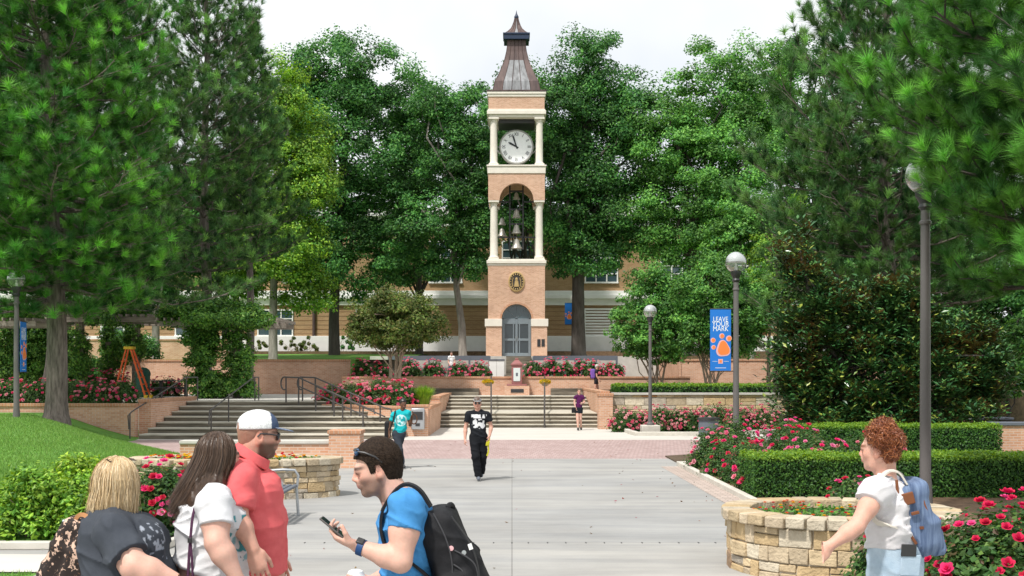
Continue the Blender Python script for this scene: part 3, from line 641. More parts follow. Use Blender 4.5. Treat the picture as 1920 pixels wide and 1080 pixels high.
MB().box(TX - 1.86, TX + 1.86, TY - 1.86, TY + 1.86, tz(171.5), tz(168.5)).build('eaves_trim', M['copper'], t, bevel=.01)
spire(pr, 'roof', [M['copper'], M['patina']], lambda j, z: tz(168) < z < tz2(116 + 4 * (j % 2)) and 0 < j < 4)
b = MB(); b.box(TX - .80, TX + .80, TY - .80, TY + .80, tz2(78), tz2(69)); b.box(TX - .85, TX + .85, TY - .85, TY + .85, tz2(69), tz2(66)); b.build('roof_collar', M['dark_blue'], t, bevel=.02)
spire([(66, .72), (62, .56), (55, .36), (48, .25), (40, .16), (33, .11)], 'cap_roof', [M['copper'], M['patina']], lambda j, z: j == 2)
MB().lathe((TX, TY, tz2(33)), [(.13, 0), (.15, .1), (.1, .2), (.05, .3), (.0, .55)], 12).build('finial', M['dark_blue'], t)

# white pedestals, slate rail fences and steps in front of the tower
for px, lab in ((924, 'white pedestal left of the narrow slot before the tower'), (938.5, 'white pedestal nearer the tower steps')):
    x = tx(px) * 70 / 73; tt = thing('pedestal', lab, 'pedestal', (x, 70.2, 1.93)); hwp = .22
    MB().box(x - hwp, x + hwp, 70.0, 70.5, 1.93, 3.02).build('shaft', M['white'], tt); MB().box(x - hwp - .03, x + hwp + .03, 69.97, 70.53, 3.02, 3.10).build('cap', M['fence'], tt)
tt = thing('stone_steps', 'dark narrow steps up to the tower door', 'steps', (.35, 70, 1.93))
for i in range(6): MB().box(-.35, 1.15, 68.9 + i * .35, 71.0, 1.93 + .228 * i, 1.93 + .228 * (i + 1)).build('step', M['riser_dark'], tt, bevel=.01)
def rail_fence(label, x0, x1, y, z0, z1, n):
    tt = thing('rail_fence', label, 'fence', ((x0 + x1) / 2, y, z0))
    MB().box(x0, x1, y - .05, y + .05, z1 - .28, z1).build('rail', M['fence'], tt); MB().box(x0, x1, y - .04, y + .04, z0 + .3, z0 + .4).build('rail', M['fence'], tt)
    for i in range(n): x = x0 + (x1 - x0) * i / (n - 1); MB().box(x - .06, x + .06, y - .061, y + .061, z0, z1 - .02).build('post', M['fence'], tt)
rail_fence('slate coloured rail fence left of the tower behind the roses', -7.4, -1.35, 70.6, 1.93, 3.32, 6)
rail_fence('slate coloured rail fence right of the tower behind the roses', 1.3, 6.3, 70.6, 1.93, 3.32, 5)

# ------------------------------------------------------------------ brick hall behind the trees
BY = 95.0; BS = FPX / BY
def bz(py): return CAMH + (HZ - py) / BS
def bx(px): return (px - 960) / BS
h = thing('college_hall', 'long tan brick hall with white bands and tall windows behind the trees', 'building', (0, BY, 3.7))
XL, XR = -45, 34
MB().box(XL, XR, BY + .3, BY + 14, 3.0, 15.2).build('wall', M['brick_tan'], h)
MB().box(XL, XR, BY, BY + .3, 3.5, bz(630)).build('plinth', M['white'], h, bevel=.02)
b = MB(); b.box(XL, XR, BY + .1, BY + .32, bz(572), bz(560)); b.box(XL, XR, BY - .15, BY + .32, bz(560), bz(553)); b.box(XL, XR, BY + .0, BY + .32, bz(553), bz(545)); b.build('string_course', M['white'], h, bevel=.02)
b = MB(); b.box(XL, XR, BY - .1, BY + .32, 14.2, 15.4); b.box(XL, XR, BY - .4, BY + .32, 15.0, 15.5); b.build('cornice', M['white'], h, bevel=.02)
MB().box(XL, XR, BY - .1, BY + 14.2, 15.5, 15.7).build('roof', M['coping'], h)
b = MB()
for k in range(7): b.box(XL, XR, BY + .285, BY + .305, bz(626) + .36 * k, bz(626) + .36 * k + .035)
b.build('rustication', mat('brick_groove', (.22, .13, .07), .9), h)
def window(x, z0, z1, w, parent, mull=3, tr=2):
    f = MB()
    f.box(x - w/2 - .08, x + w/2 + .08, BY + .12, BY + .34, z0 - .12, z0); f.box(x - w/2 - .06, x + w/2 + .06, BY + .2, BY + .34, z1, z1 + .1)
    for i in range(mull + 1): xx = x - w/2 + w * i / mull; f.box(xx - .05, xx + .05, BY + .18, BY + .33, z0, z1)
    for i in range(1, tr + 1): zz = z0 + (z1 - z0) * i / (tr + 1); f.box(x - w/2, x + w/2, BY + .19, BY + .32, zz - .04, zz + .04)
    o = f.build('window', M['white'], parent)
    MB().box(x - w/2, x + w/2, BY + .26, BY + .30, z0, z1).build('pane', M['glass_sky'], o)
for px in (-60, 80, 220, 360, 515, 700, 1240, 1390, 1560): window(bx(px), bz(628), bz(582), 2.8, h)
for px in (420, 560, 835, 972, 1128, 1270, 1410): window(bx(px), bz(528), bz(453), 2.6, h, 3, 4)
b = MB()
for i in range(14): b.box(bx(1098), bx(1152), BY + .12, BY + .30, bz(652) + .235 * i, bz(652) + .235 * i + .15)
b.box(bx(1096), bx(1098), BY + .1, BY + .33, bz(655), bz(578)); b.box(bx(1152), bx(1154), BY + .1, BY + .33, bz(655), bz(578)); b.build('louvre', M['white'], h)
MB().box(bx(1005), bx(1094), BY + .16, BY + .298, bz(662), bz(632)).build('basement_window', M['glass_dark'], h)
for px in (588,): MB().tube([(bx(px), BY + .15, bz(655)), (bx(px), BY + .15, bz(560))], .13, 8).build('downpipe', M['copper'], h)

# ------------------------------------------------------------------ monument, baskets
gr = mat('pink_granite', (.30, .12, .115), .4, .2, 30)
x = (969 - 960) * 58.9 / FPX; z0 = 1.5
m = thing('monument', 'pinkish red granite pillar monument with a pale plaque before the brick wall', 'monument', (x, 58.7, 1.14))
b = MB(); b.box(x - .62, x + .62, 58.2, 59.28, 1.141, 1.61); b.build('plinth', M['brick'], m)
b = MB(); b.box(x - .50, x + .50, 58.3, 59.2, 1.612, 1.70); b.box(x - .26, x + .26, 58.4, 59.0, 1.70, 2.62); b.box(x - .30, x + .30, 58.36, 59.04, 2.62, 2.72)
b.mesh([(x - .28, 58.38, 2.72), (x + .28, 58.38, 2.72), (x + .28, 59.02, 2.72), (x - .28, 59.02, 2.72), (x - .09, 58.6, 2.90), (x + .09, 58.6, 2.90), (x + .09, 58.8, 2.90), (x - .09, 58.8, 2.90)], [(3, 2, 1, 0), (4, 5, 6, 7), (0, 1, 5, 4), (1, 2, 6, 5), (2, 3, 7, 6), (3, 0, 4, 7)])
b.box(x - .08, x + .08, 58.62, 58.78, 2.90, 3.0); b.build('pillar', gr, m, bevel=.015)
MB().box(x - .17, x + .17, 58.37, 58.395, 1.84, 2.50).build('plaque', mat('pale_plaque', (.62, .68, .68), .4, .06, 5), m, bevel=.01)
MB().box(x - .05, x + .05, 58.36, 58.372, 2.1, 2.26).build('emblem', M['fence'], m)
pq = tag(MB().box(x - .30, x + .34, 58.17, 58.198, 1.28, 1.46).build('wall_plaque', M['dark_metal'], org=(x, 58.2, 1.3), bevel=.01), 'small dark metal plaque on the brick plinth below the granite pillar', 'plaque')
# ------------------------------------------------------------------ trees and plants
def mixc(r, n, cols, w=None):
    cols = np.array(cols, float); i = r.choice(len(cols), n, p=w); j = r.choice(len(cols), n, p=w); k = r.uniform(0, 1, (n, 1))
    return cols[i] * k + cols[j] * (1 - k)
GREEN_DEEP = [(.022, .088, .026), (.042, .150, .038), (.076, .225, .050), (.13, .31, .065)]
GREEN_MID = [(.038, .135, .034), (.080, .225, .048), (.125, .31, .060), (.19, .40, .075)]
GREEN_YEL = [(.055, .16, .022), (.11, .26, .032), (.20, .37, .042), (.30, .46, .05)]
GREEN_OLIVE = [(.05, .095, .02), (.085, .15, .03), (.14, .20, .04), (.20, .19, .06)]
PINE_G = [(.020, .085, .034), (.040, .150, .046), (.07, .225, .058), (.12, .32, .075)]

def ell_dirs(r, n): return unit(r.normal(size=(n, 3)))
def clumps(r, lobes, n):            # clump centres spread through the crown's lobes, most near the surface
    vol = np.array([l[3] * l[4] * l[5] for l in lobes]) ** .67; vol /= vol.sum(); idx = r.choice(len(lobes), n, p=vol); Lb = np.array(lobes)[idx]
    d = ell_dirs(r, n); rad = r.uniform(0, 1, (n, 1)) ** .38
    return Lb[:, :3] + d * Lb[:, 3:6] * rad, d
def crown_leaves(r, lobes, ncl, per, crad, size, cols, flat=.62, clump_tint=.35):
    c, d = clumps(r, lobes, ncl); cr_ = crad * r.uniform(.55, 1.3, (ncl, 1))
    k = np.repeat(np.arange(ncl), per); N = len(k)
    o = ell_dirs(r, N) * r.uniform(0, 1, (N, 1)) ** .45; o[:, 2] *= flat
    o[:, 2] += .35 * np.abs(o[:, 2]) * (d[k][:, 2] > .2); p = c[k] + o * cr_[k]; p[:, 2] -= .25 * cr_[k][:, 0] * (o[:, 0] ** 2 + o[:, 1] ** 2)
    nrm = o * .6 + d[k] * .35 + np.array((0, 0, .55)) + r.normal(0, .45, (N, 3))
    t = mixc(r, N, cols) * (1 + clump_tint * r.uniform(-1, 1, (ncl, 1)))[k]
    return leaves(p, nrm, size, .62, r), np.clip(t, 0, 1), c
def limb(mb, r, a, b, r0, r1, wob=.08, n=5, seg=6):
    a, b = np.asarray(a, float), np.asarray(b, float); l = np.linalg.norm(b - a); pts = []
    for i in range(n + 1):
        t = i / n; q = a + (b - a) * t; q[2] += l * .10 * math.sin(math.pi * t)
        if 0 < i < n: q = q + r.normal(0, wob * l / n, 3)
        pts.append(q)
    mb.tube(pts, list(np.linspace(r0, r1, n + 1)), seg); return pts
def leafy_tree(label, px_lobes, Y, trunk, base_py, r0, seed, cols=GREEN_DEEP, ncl=260, per=150, crad=1.0, size=.26, bark='bark_dark', depth=.9, group=None, name='broadleaf_tree', cat='tree', flat=.62, tint=.5, fork=None, limbs=22):
    r = np.random.default_rng(seed); lobes = []
    for (cx, cy, rx, ry) in px_lobes:
        q = P(cx, cy, Y); s = Y / FPX; lobes.append((q[0], Y + r.uniform(-.3, .3) * rx * s, q[2], rx * s, max(rx, ry) * s * depth, ry * s))
    paths = trunk if isinstance(trunk[0][0], (tuple, list)) else [trunk]
    b0 = P(paths[0][0][0], base_py, Y); t = thing(name, label, cat, b0, group)
    LV, T, cc = crown_leaves(r, lobes, ncl, per, crad, size, cols, flat, tint)
    quads_obj('crown', LV, T, M['leaf'], t)
    tm = MB()
    for path in paths:
        pts = [P(x, y, Y) for x, y in path]; pts[0][2] -= .1; n = len(pts)
        rad = [r0 * (1.35 if i == 0 else 1 - .55 * i / (n - 1)) for i in range(n)]
        pts2 = [pts[0], pts[0] * .9 + pts[1] * .1] + pts[1:]; rad2 = [rad[0], r0] + rad[1:]
        tm.tube(pts2, rad2, 10); top = pts2[-1]
        far = cc[r.choice(len(cc), min(limbs, len(cc)), replace=False)]
        for q in far:
            k = r.integers(max(1, len(pts2) - 3), len(pts2)); a = pts2[k]
            limb(tm, r, a, q, r0 * .34, .03, .25, 5, 5)
    tm.build('trunk', M[bark], t, smooth=60); return t

leafy_tree('tallest dark green tree left of the tower, straight dark trunk', [(640, 150, 95, 90), (560, 190, 60, 95), (715, 170, 75, 100), (640, 290, 130, 120), (600, 420, 110, 100), (720, 400, 90, 120), (660, 500, 110, 70)], 82, [(627, 670), (626, 600), (630, 500), (640, 380), (650, 260)], 668, .42, 11, ncl=420, per=240, crad=1.15, size=.205)
leafy_tree('dark green tree with pale forked trunk just left of the bell tower', [(835, 225, 70, 90), (890, 250, 55, 105), (870, 340, 85, 110), (805, 430, 80, 90), (890, 430, 55, 90), (850, 500, 60, 40)], 80, [(868, 668), (866, 610), (856, 540), (852, 470), (850, 380)], 668, .30, 12, ncl=250, per=230, crad=1.05, size=.20, bark='bark_pale', limbs=18)
leafy_tree('slim dark trunked tree behind the round bronze crepe myrtle', [(765, 330, 70, 120), (760, 470, 70, 70), (780, 230, 50, 110)], 86, [(786, 665), (786, 560), (785, 480), (780, 380)], 664, .30, 13, ncl=150, per=220, crad=1.15, size=.21)
leafy_tree('big dark tree with the thick straight trunk right of the bell tower', [(1115, 145, 90, 92), (1045, 215, 55, 100), (1180, 225, 60, 100), (1110, 290, 115, 110), (1065, 400, 65, 90), (1140, 400, 90, 90), (1100, 470, 90, 45)], 78, [(1085, 668), (1084, 600), (1084, 480), (1088, 380), (1100, 250)], 666, .52, 14, ncl=400, per=240, crad=1.1, size=.195, bark='bark_dark')
leafy_tree('broad lighter green tree between the tower and the right hand pines', [(1330, 175, 95, 100), (1425, 160, 85, 95), (1255, 260, 85, 90), (1360, 320, 130, 120), (1240, 400, 75, 85), (1320, 440, 110, 90)], 76, [(1290, 664), (1292, 580), (1300, 480), (1320, 380), (1345, 250)], 664, .40, 15, cols=GREEN_MID, ncl=420, per=240, crad=1.0, size=.19)
leafy_tree('small pale green tree peeping up behind the globe of the banner lamp', [(1405, 395, 55, 50), (1370, 450, 55, 40), (1440, 450, 50, 50)], 66, [(1410, 690), (1408, 560), (1405, 460)], 690, .14, 16, cols=GREEN_MID, ncl=110, per=130, crad=.7, size=.2, bark='bark_pale', limbs=10)
leafy_tree('dark green tree standing behind the right hand pines', [(1520, 190, 95, 130), (1560, 360, 130, 140), (1480, 430, 70, 90)], 84, [(1530, 660), (1528, 500), (1525, 380)], 660, .4, 17, ncl=230, per=220, crad=1.25, size=.22)
leafy_tree('dark tree standing directly behind the bell tower', [(965, 270, 85, 110), (960, 390, 80, 60), (975, 180, 45, 60)], 89, [(1000, 660), (996, 560), (980, 440)], 660, .3, 18, ncl=200, per=200, crad=1.15, size=.22)
leafy_tree('bright yellow green tree in front of the tall dark trees on the left', [(530, 180, 45, 75), (560, 270, 70, 80), (500, 370, 70, 90), (585, 330, 55, 70), (520, 470, 95, 70), (570, 540, 55, 45), (455, 510, 60, 50)], 70, [(512, 675), (512, 600), (514, 500), (525, 380), (540, 260)], 672, .28, 19, cols=GREEN_YEL, ncl=330, per=190, crad=.9, size=.175, bark='bark_pale')
leafy_tree('dark tree with two trunks behind the ivy clad pergola', [(400, 430, 110, 90), (330, 500, 100, 70), (440, 330, 90, 90), (300, 380, 90, 110)], 74, [[(424, 640), (422, 570), (415, 480), (400, 400)], [(441, 640), (442, 560), (450, 470), (450, 380)]], 650, .26, 20, ncl=260, per=200, crad=1.1, size=.21)
leafy_tree('dark tree at the far left edge behind the pergolas', [(60, 430, 150, 110), (180, 520, 110, 70), (-60, 300, 150, 160), (160, 350, 120, 120)], 70, [(292, 690), (292, 600), (250, 470), (180, 380)], 684, .26, 21, ncl=300, per=190, crad=1.2, size=.22, bark='bark_pale')
leafy_tree('dense green tree behind the magnolia at the right edge', [(1820, 470, 130, 130), (1680, 420, 110, 120), (1890, 590, 90, 80), (1770, 600, 100, 70), (1600, 470, 80, 80)], 62, [(1800, 740), (1800, 640), (1790, 520)], 742, .35, 22, ncl=330, per=200, crad=1.0, size=.20)
leafy_tree('light yellow green shrubby tree behind the tip of the magnolia', [(1450, 470, 45, 60), (1490, 400, 30, 40), (1430, 560, 55, 70), (1500, 520, 40, 60)], 56, [(1440, 725), (1442, 640), (1448, 540)], 725, .09, 23, cols=GREEN_YEL, ncl=150, per=110, crad=.55, size=.15, bark='bark_tan', limbs=8)
leafy_tree('pale green shrub at the far right edge behind the low walls', [(1890, 690, 50, 50), (1850, 720, 40, 35), (1930, 640, 50, 60)], 44, [(1890, 800), (1890, 720)], 800, .08, 24, cols=GREEN_MID, ncl=90, per=100, crad=.45, size=.13, limbs=6)

# crepe myrtles: several slim stems and a rounded crown
leafy_tree('round crepe myrtle with bronze tinged leaves on the terrace left of the tower', [(742, 600, 92, 52), (700, 620, 55, 38), (790, 615, 55, 40), (745, 570, 60, 30)], 57.6, [[(733, 705), (732, 670), (715, 640), (700, 610)], [(742, 705), (744, 660), (745, 620)], [(748, 705), (752, 670), (768, 640), (785, 615)]], 707, .10, 30, cols=GREEN_OLIVE, ncl=260, per=130, crad=.5, size=.13, bark='bark_tan', name='crepe_myrtle', limbs=7)
leafy_tree('green crepe myrtle behind the small lamp post', [(1225, 580, 80, 60), (1190, 620, 55, 45), (1265, 560, 55, 55), (1215, 520, 40, 30), (1240, 650, 55, 30)], 55, [[(1222, 722), (1218, 690), (1200, 640)], [(1232, 722), (1232, 680), (1228, 620)], [(1240, 722), (1246, 690), (1268, 630)], [(1226, 722), (1212, 690), (1188, 650)]], 724, .06, 31, cols=GREEN_MID, ncl=240, per=120, crad=.5, size=.14, bark='bark_tan', name='crepe_myrtle', limbs=6)
leafy_tree('green crepe myrtle behind the blue pole banner', [(1330, 560, 75, 75), (1385, 580, 60, 65), (1300, 620, 50, 40), (1350, 500, 45, 30), (1420, 560, 45, 60), (1380, 640, 60, 28)], 53, [[(1325, 722), (1318, 690), (1300, 640)], [(1332, 722), (1332, 680), (1338, 620)], [(1340, 722), (1350, 690), (1376, 630)], [(1335, 722), (1322, 690), (1310, 650)]], 725, .06, 32, cols=GREEN_MID, ncl=280, per=120, crad=.5, size=.14, bark='bark_tan', name='crepe_myrtle', limbs=6)

# ------------------------------------------------------------------ pines
def tuft_proto(r, n, l, w, spread):
    th = np.arccos(1 - r.uniform(0, 1, n) * (1 - math.cos(spread))); ph = r.uniform(0, 2 * np.pi, n); ll = l * r.uniform(.75, 1.15, n)
    d = np.stack([np.sin(th) * np.cos(ph), np.sin(th) * np.sin(ph), np.cos(th)], 1); side = unit(np.cross(d, r.normal(size=(n, 3))))
    st = d * 0 + np.array((0, 0, 1.)) * (-l * .55 * r.uniform(0, 1, (n, 1)))
    tip = st + d * ll[:, None]; tip[:, 2] -= .0
    return np.stack([st - side * w * .5, st + side * w * .5, tip], 1)
def frames(ax):
    a = unit(ax); u = np.where(np.abs(a[:, 2:3]) < .9, np.array((0, 0, 1.)), np.array((1., 0, 0))); x = unit(np.cross(u, a)); y = np.cross(a, x); return x, y, a
def pine(label, px, base_py, Y, z_top, z_low, prof, seed, whorl=.55, nb=5, trunk_r=.4, nl=.26, nw=.016, nn=26, twigs=7, cols=PINE_G, sides=None, density=1.0, bark='bark', cones=0, group=None, ang=(38, -8), zcut=99):
    r = np.random.default_rng(seed); b0 = P(px, base_py, Y); t = thing('pine_tree', label, 'tree', b0, group)
    tm = MB(); H_ = z_top - b0[2]
    zs = [-.6, .12, .35, .8, 1.6, 3, 5, 8, 12, 16, 22]; zs = [z for z in zs if z < H_] + [H_]
    tr = lambda z: trunk_r * max(.06, (1 - .86 * z / H_)) * (1.5 if z < 0 else 1.32 if z < .2 else 1.12 if z < .5 else 1.0)
    bend = r.normal(0, .02, 2)
    ax = lambda z: np.array((b0[0] + bend[0] * z + .10 * math.sin(z * .5), b0[1] + bend[1] * z, b0[2] + z))
    tm.tube([ax(z) for z in zs], [tr(z) for z in zs], 14)
    TP, TA, TT, TS_ = [], [], [], []
    z = z_low - b0[2]; k = 0; tot = H_ - z
    while z < H_ - .2 and z + b0[2] < zcut:
        f = z / H_; ff = (z - (z_low - b0[2])) / tot
        for i in range(nb):
            az = k * 1.3 + i * 2 * math.pi / nb + r.uniform(-.35, .35)
            if sides is not None and not (sides[0] < math.degrees(az) % 360 < sides[1]): continue
            Lb = prof(ff) * r.uniform(.55, 1.15)
            if Lb < .25: continue
            el = math.radians(ang[1] + (ang[0] - ang[1]) * ff + r.uniform(-9, 9)); hd = np.array((math.cos(az), math.sin(az), 0)); p = ax(z); pts = [p]
            n = 6
            for j in range(1, n + 1):
                e = el - .18 * math.sin(math.pi * j / n) + .55 * (j / n) ** 2
                p = p + (hd * math.cos(e) + np.array((0, 0, math.sin(e)))) * Lb / n + r.normal(0, .02 * Lb, 3); pts.append(p)
            tm.tube(pts, list(np.linspace(max(.02, tr(z) * .26), .012, n + 1)), 5, cap=False)
            pa = np.array(pts); nt_ = max(3, int(twigs * (Lb / 3.0) ** .8))
            for j in range(nt_):
                s = .22 + .78 * (j + r.uniform(0, 1)) / nt_; q = s * n; i0 = min(int(q), n - 1); o = pa[i0] + (pa[i0 + 1] - pa[i0]) * (q - i0)
                dr_ = unit(pa[i0 + 1] - pa[i0]); sd = np.cross(dr_, (0, 0, 1.)); sd = unit(sd) * (1 if j % 2 else -1)
                tl = (.24 + .30 * (1 - s)) * Lb * r.uniform(.6, 1.1); tl = min(tl, 1.7)
                dv = unit(dr_ * .75 + sd * r.uniform(.45, 1.0) + np.array((0, 0, r.uniform(-.05, .35))))
                e1 = o + dv * tl; e1[2] += .12 * tl
                tm.tube([o, (o + e1) / 2 + r.normal(0, .03, 3), e1], [.014, .011, .007], 4, cap=False)
                m = max(2, int(tl / (nl * .85) * density))
                for g in range(m):
                    w = (g + 1) / m; pp = o + (e1 - o) * w + r.normal(0, .05, 3)
                    a = unit(dv * .8 + np.array((0, 0, .25 + .65 * w)) + r.normal(0, .28, 3)); TP.append(pp); TA.append(a); TT.append(w); TS_.append(r.uniform(.8, 1.15) * (1 if w > .99 else .92))
            TP.append(pa[-1]); TA.append(unit(pa[-1] - pa[-2])); TT.append(1.0); TS_.append(1.1)
        z += whorl * r.uniform(.75, 1.2); k += 1
    TP, TA, TT, TS_ = np.array(TP), np.array(TA), np.array(TT), np.array(TS_)
    protos = [tuft_proto(r, nn, nl, nw, math.radians(a)) for a in (48, 58, 68, 85)]; x, y, a = frames(TA); pi = r.integers(0, 4, len(TP)); VV, CC = [], []
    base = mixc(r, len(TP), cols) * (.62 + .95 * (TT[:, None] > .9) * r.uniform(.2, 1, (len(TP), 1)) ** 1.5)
    for q in range(4):
        s = np.where(pi == q)[0]; pr_ = protos[q]
        w = np.einsum('kvc,nct->nkvt', pr_, np.stack([x[s], y[s], a[s]], 1)) * TS_[s][:, None, None, None] + TP[s][:, None, None, :]
        VV.append(w.reshape(-1, 3, 3)); CC.append(np.repeat(base[s], nn, axis=0) * r.uniform(.8, 1.2, (len(s) * nn, 1)))
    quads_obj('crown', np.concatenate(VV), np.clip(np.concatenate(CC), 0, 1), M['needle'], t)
    tm.build('trunk', M[bark], t, smooth=60); return t
PINE_B = [(.028, .115, .025), (.065, .225, .040), (.125, .36, .055), (.20, .50, .07)]
PINE_M = [(.034, .105, .034), (.065, .175, .048), (.11, .265, .062), (.19, .37, .09)]
PINE_O = [(.022, .058, .020), (.038, .085, .028), (.06, .115, .034), (.085, .14, .038)]
pine('huge pine with a thick grey trunk on the lawn mound', 105, 796, 37, 21.5, 4.5, lambda f: 4.1 * (1 - f) ** .45 * (0.75 + .5 * min(1, f * 5)), 41, whorl=.52, nb=7, trunk_r=.345, nl=.33, nw=.0135, nn=90, twigs=9, density=1.1, cols=PINE_B, zcut=15.2)
pine('dark pine with a ragged top behind the right pergola', 385, 720, 56, 26.0, 6.3, lambda f: 3.8 * (1 - f ** 3) ** .9 * (0.7 + .3 * min(1, f * 4)), 42, whorl=.66, nb=6, trunk_r=.28, nl=.38, nw=.020, nn=60, twigs=8, density=1.05, cols=PINE_M, ang=(58, 5))
pine('pine with upswept boughs just left of the yellow green tree', 466, 720, 60, 20.9, 8.0, lambda f: 3.0 * (1 - f ** 1.3) ** .8, 43, whorl=.55, nb=5, trunk_r=.22, nl=.36, nw=.020, nn=60, twigs=9, density=1.1, cols=PINE_M, ang=(64, 14))
pine('deep green pine filling the upper left corner behind the huge pine', 96, 720, 48, 21.0, 6.4, lambda f: 6.4 * (1 - f ** 1.5) ** .6, 44, whorl=.55, nb=7, trunk_r=.3, nl=.34, nw=.019, nn=60, twigs=8, density=1.0, cols=PINE_M, zcut=18)
pine('dark pine rising behind the magnolia', 1665, 760, 41, 19, 4.6, lambda f: 5.5 * (1 - f * .75) ** .8 * (.85 + .2 * min(1, f * 4)), 45, whorl=.50, nb=7, trunk_r=.3, nl=.34, nw=.0145, nn=84, twigs=8, density=1.05, cols=PINE_M, zcut=15.5, ang=(50, 2))
pine('nearest pine whose boughs hide the tall lamp globe', 2097, 760, 15, 11.5, 3.4, lambda f: 2.85 * (1 - f) ** .45 * (.72 + .4 * min(1, f * 5)), 46, whorl=.30, nb=7, trunk_r=.26, nl=.23, nw=.0052, nn=170, twigs=13, density=1.5, cols=PINE_B, zcut=7.6, ang=(40, -4), bark='bark_dark')

# ------------------------------------------------------------------ magnolia: glossy leaves with rusty backs
r = np.random.default_rng(50); Ym = 34.5
lob = []
for (cx, cy, rx, ry) in [(1560, 740, 115, 70), (1540, 640, 100, 75), (1520, 560, 70, 70), (1500, 480, 40, 60), (1650, 690, 100, 85), (1620, 590, 80, 65), (1760, 720, 90, 70), (1830, 690, 70, 70), (1790, 640, 80, 60), (1500, 700, 60, 80), (1860, 730, 40, 45), (1700, 640, 70, 90), (1690, 570, 55, 50)  , (1745, 780, 120, 30), (1580, 790, 120, 30)]:
    q = P(cx, cy, Ym); s = Ym / FPX; lob.append((q[0], Ym + r.uniform(-.4, .4), q[2], rx * s, rx * s * .95, ry * s))
t = thing('magnolia_tree', 'broad magnolia with glossy dark leaves and rusty undersides behind the hedges', 'tree', P(1590, 842, Ym))
c, d = clumps(r, lob, 1000); per = 60; k = np.repeat(np.arange(len(c)), per); N = len(k)
th = r.uniform(0, 2 * np.pi, N); ev = r.uniform(-.3, 1.0, N); ld = unit(np.stack([np.cos(th), np.sin(th), ev], 1)); rad = r.uniform(.02, .34, (N, 1))
o = c[k] + ell_dirs(r, N) * rad + ld * .08
nn_ = unit(np.cross(ld, np.cross(ld, np.array((0, 0, -1.)))) + r.normal(0, .25, (N, 3))); side = unit(np.cross(ld, nn_)); ll = (.20 * r.uniform(.7, 1.2, N))[:, None]
mid = o + ld * ll * .5
up = np.where((np.sum(nn_ * np.array((0, 0, 1.)), 1) < 0)[:, None], -nn_, nn_)
V4 = np.stack([o, mid + side * ll * .21 + up * ll * .05, o + ld * ll, mid - side * ll * .21 + up * ll * .05], 1)
fl = np.sum(np.cross(V4[:, 1] - V4[:, 0], V4[:, 2] - V4[:, 0]) * up, 1) < 0; V4[fl] = V4[fl][:, ::-1]
ou = unit(o - np.array(lob)[:, :3].mean(0)) * .8 + np.array((0, -.5, .75)); fl = np.sum(np.cross(V4[:, 1] - V4[:, 0], V4[:, 2] - V4[:, 0]) * ou, 1) < 0; fl &= r.uniform(0, 1, N) < .80; V4[fl] = V4[fl][:, ::-1]
tt_ = mixc(r, N, [(.022, .085, .028), (.042, .135, .038), (.08, .20, .05), (.34, .40, .07)], [.32, .32, .25, .11])
quads_obj('crown', V4, tt_, M['magnolia'], t)
tm = MB(); b0 = P(1590, 842, Ym); tm.tube([b0, b0 + (0, 0, 1), b0 + (-.3, 0, 3), P(1520, 560, Ym), P(1500, 470, Ym)], [.2, .16, .13, .08, .03], 9)
for q in c[r.choice(len(c), 40, replace=False)]: limb(tm, r, b0 + (-.1, 0, r.uniform(.5, 3.0)), q, .06, .02, .2)
tm.build('trunk', M['bark_dark'], t, smooth=60)

# ------------------------------------------------------------------ roses
def blossom_mesh(r, rad=.045):
    V = []; C = []
    for ring, (n, tilt, rr) in enumerate(((5, .35, 1.0), (5, .8, .8), (4, 1.2, .55))):
        for i in range(n):
            a = 2 * math.pi * (i + ring * .5) / n + r.uniform(-.2, .2); d = np.array((math.cos(a), math.sin(a), 0)); s = np.array((-d[1], d[0], 0)); up = np.array((0, 0, 1.))
            tip = d * rad * rr * math.cos(tilt) + up * rad * rr * math.sin(tilt); w = s * rad * .55 * rr
            V.append([(0, 0, 0), tuple(tip * .55 + w), tuple(tip + w * .35), tuple(tip - w * .35 + up * rad * .06), tuple(tip * .55 - w)])
    return np.array(V)
def petal_col(r, kind):
    base = {'pink': [(.60, .02, .08), (.70, .04, .16), (.74, .10, .28), (.74, .22, .38), (.50, .02, .05)], 'mix': [(.60, .03, .08), (.68, .07, .17), (.72, .18, .27), (.70, .30, .34), (.72, .24, .30)], 'pale': [(.60, .10, .16), (.66, .24, .28), (.70, .38, .38)]}[kind]
    return np.array(base[r.integers(len(base))])
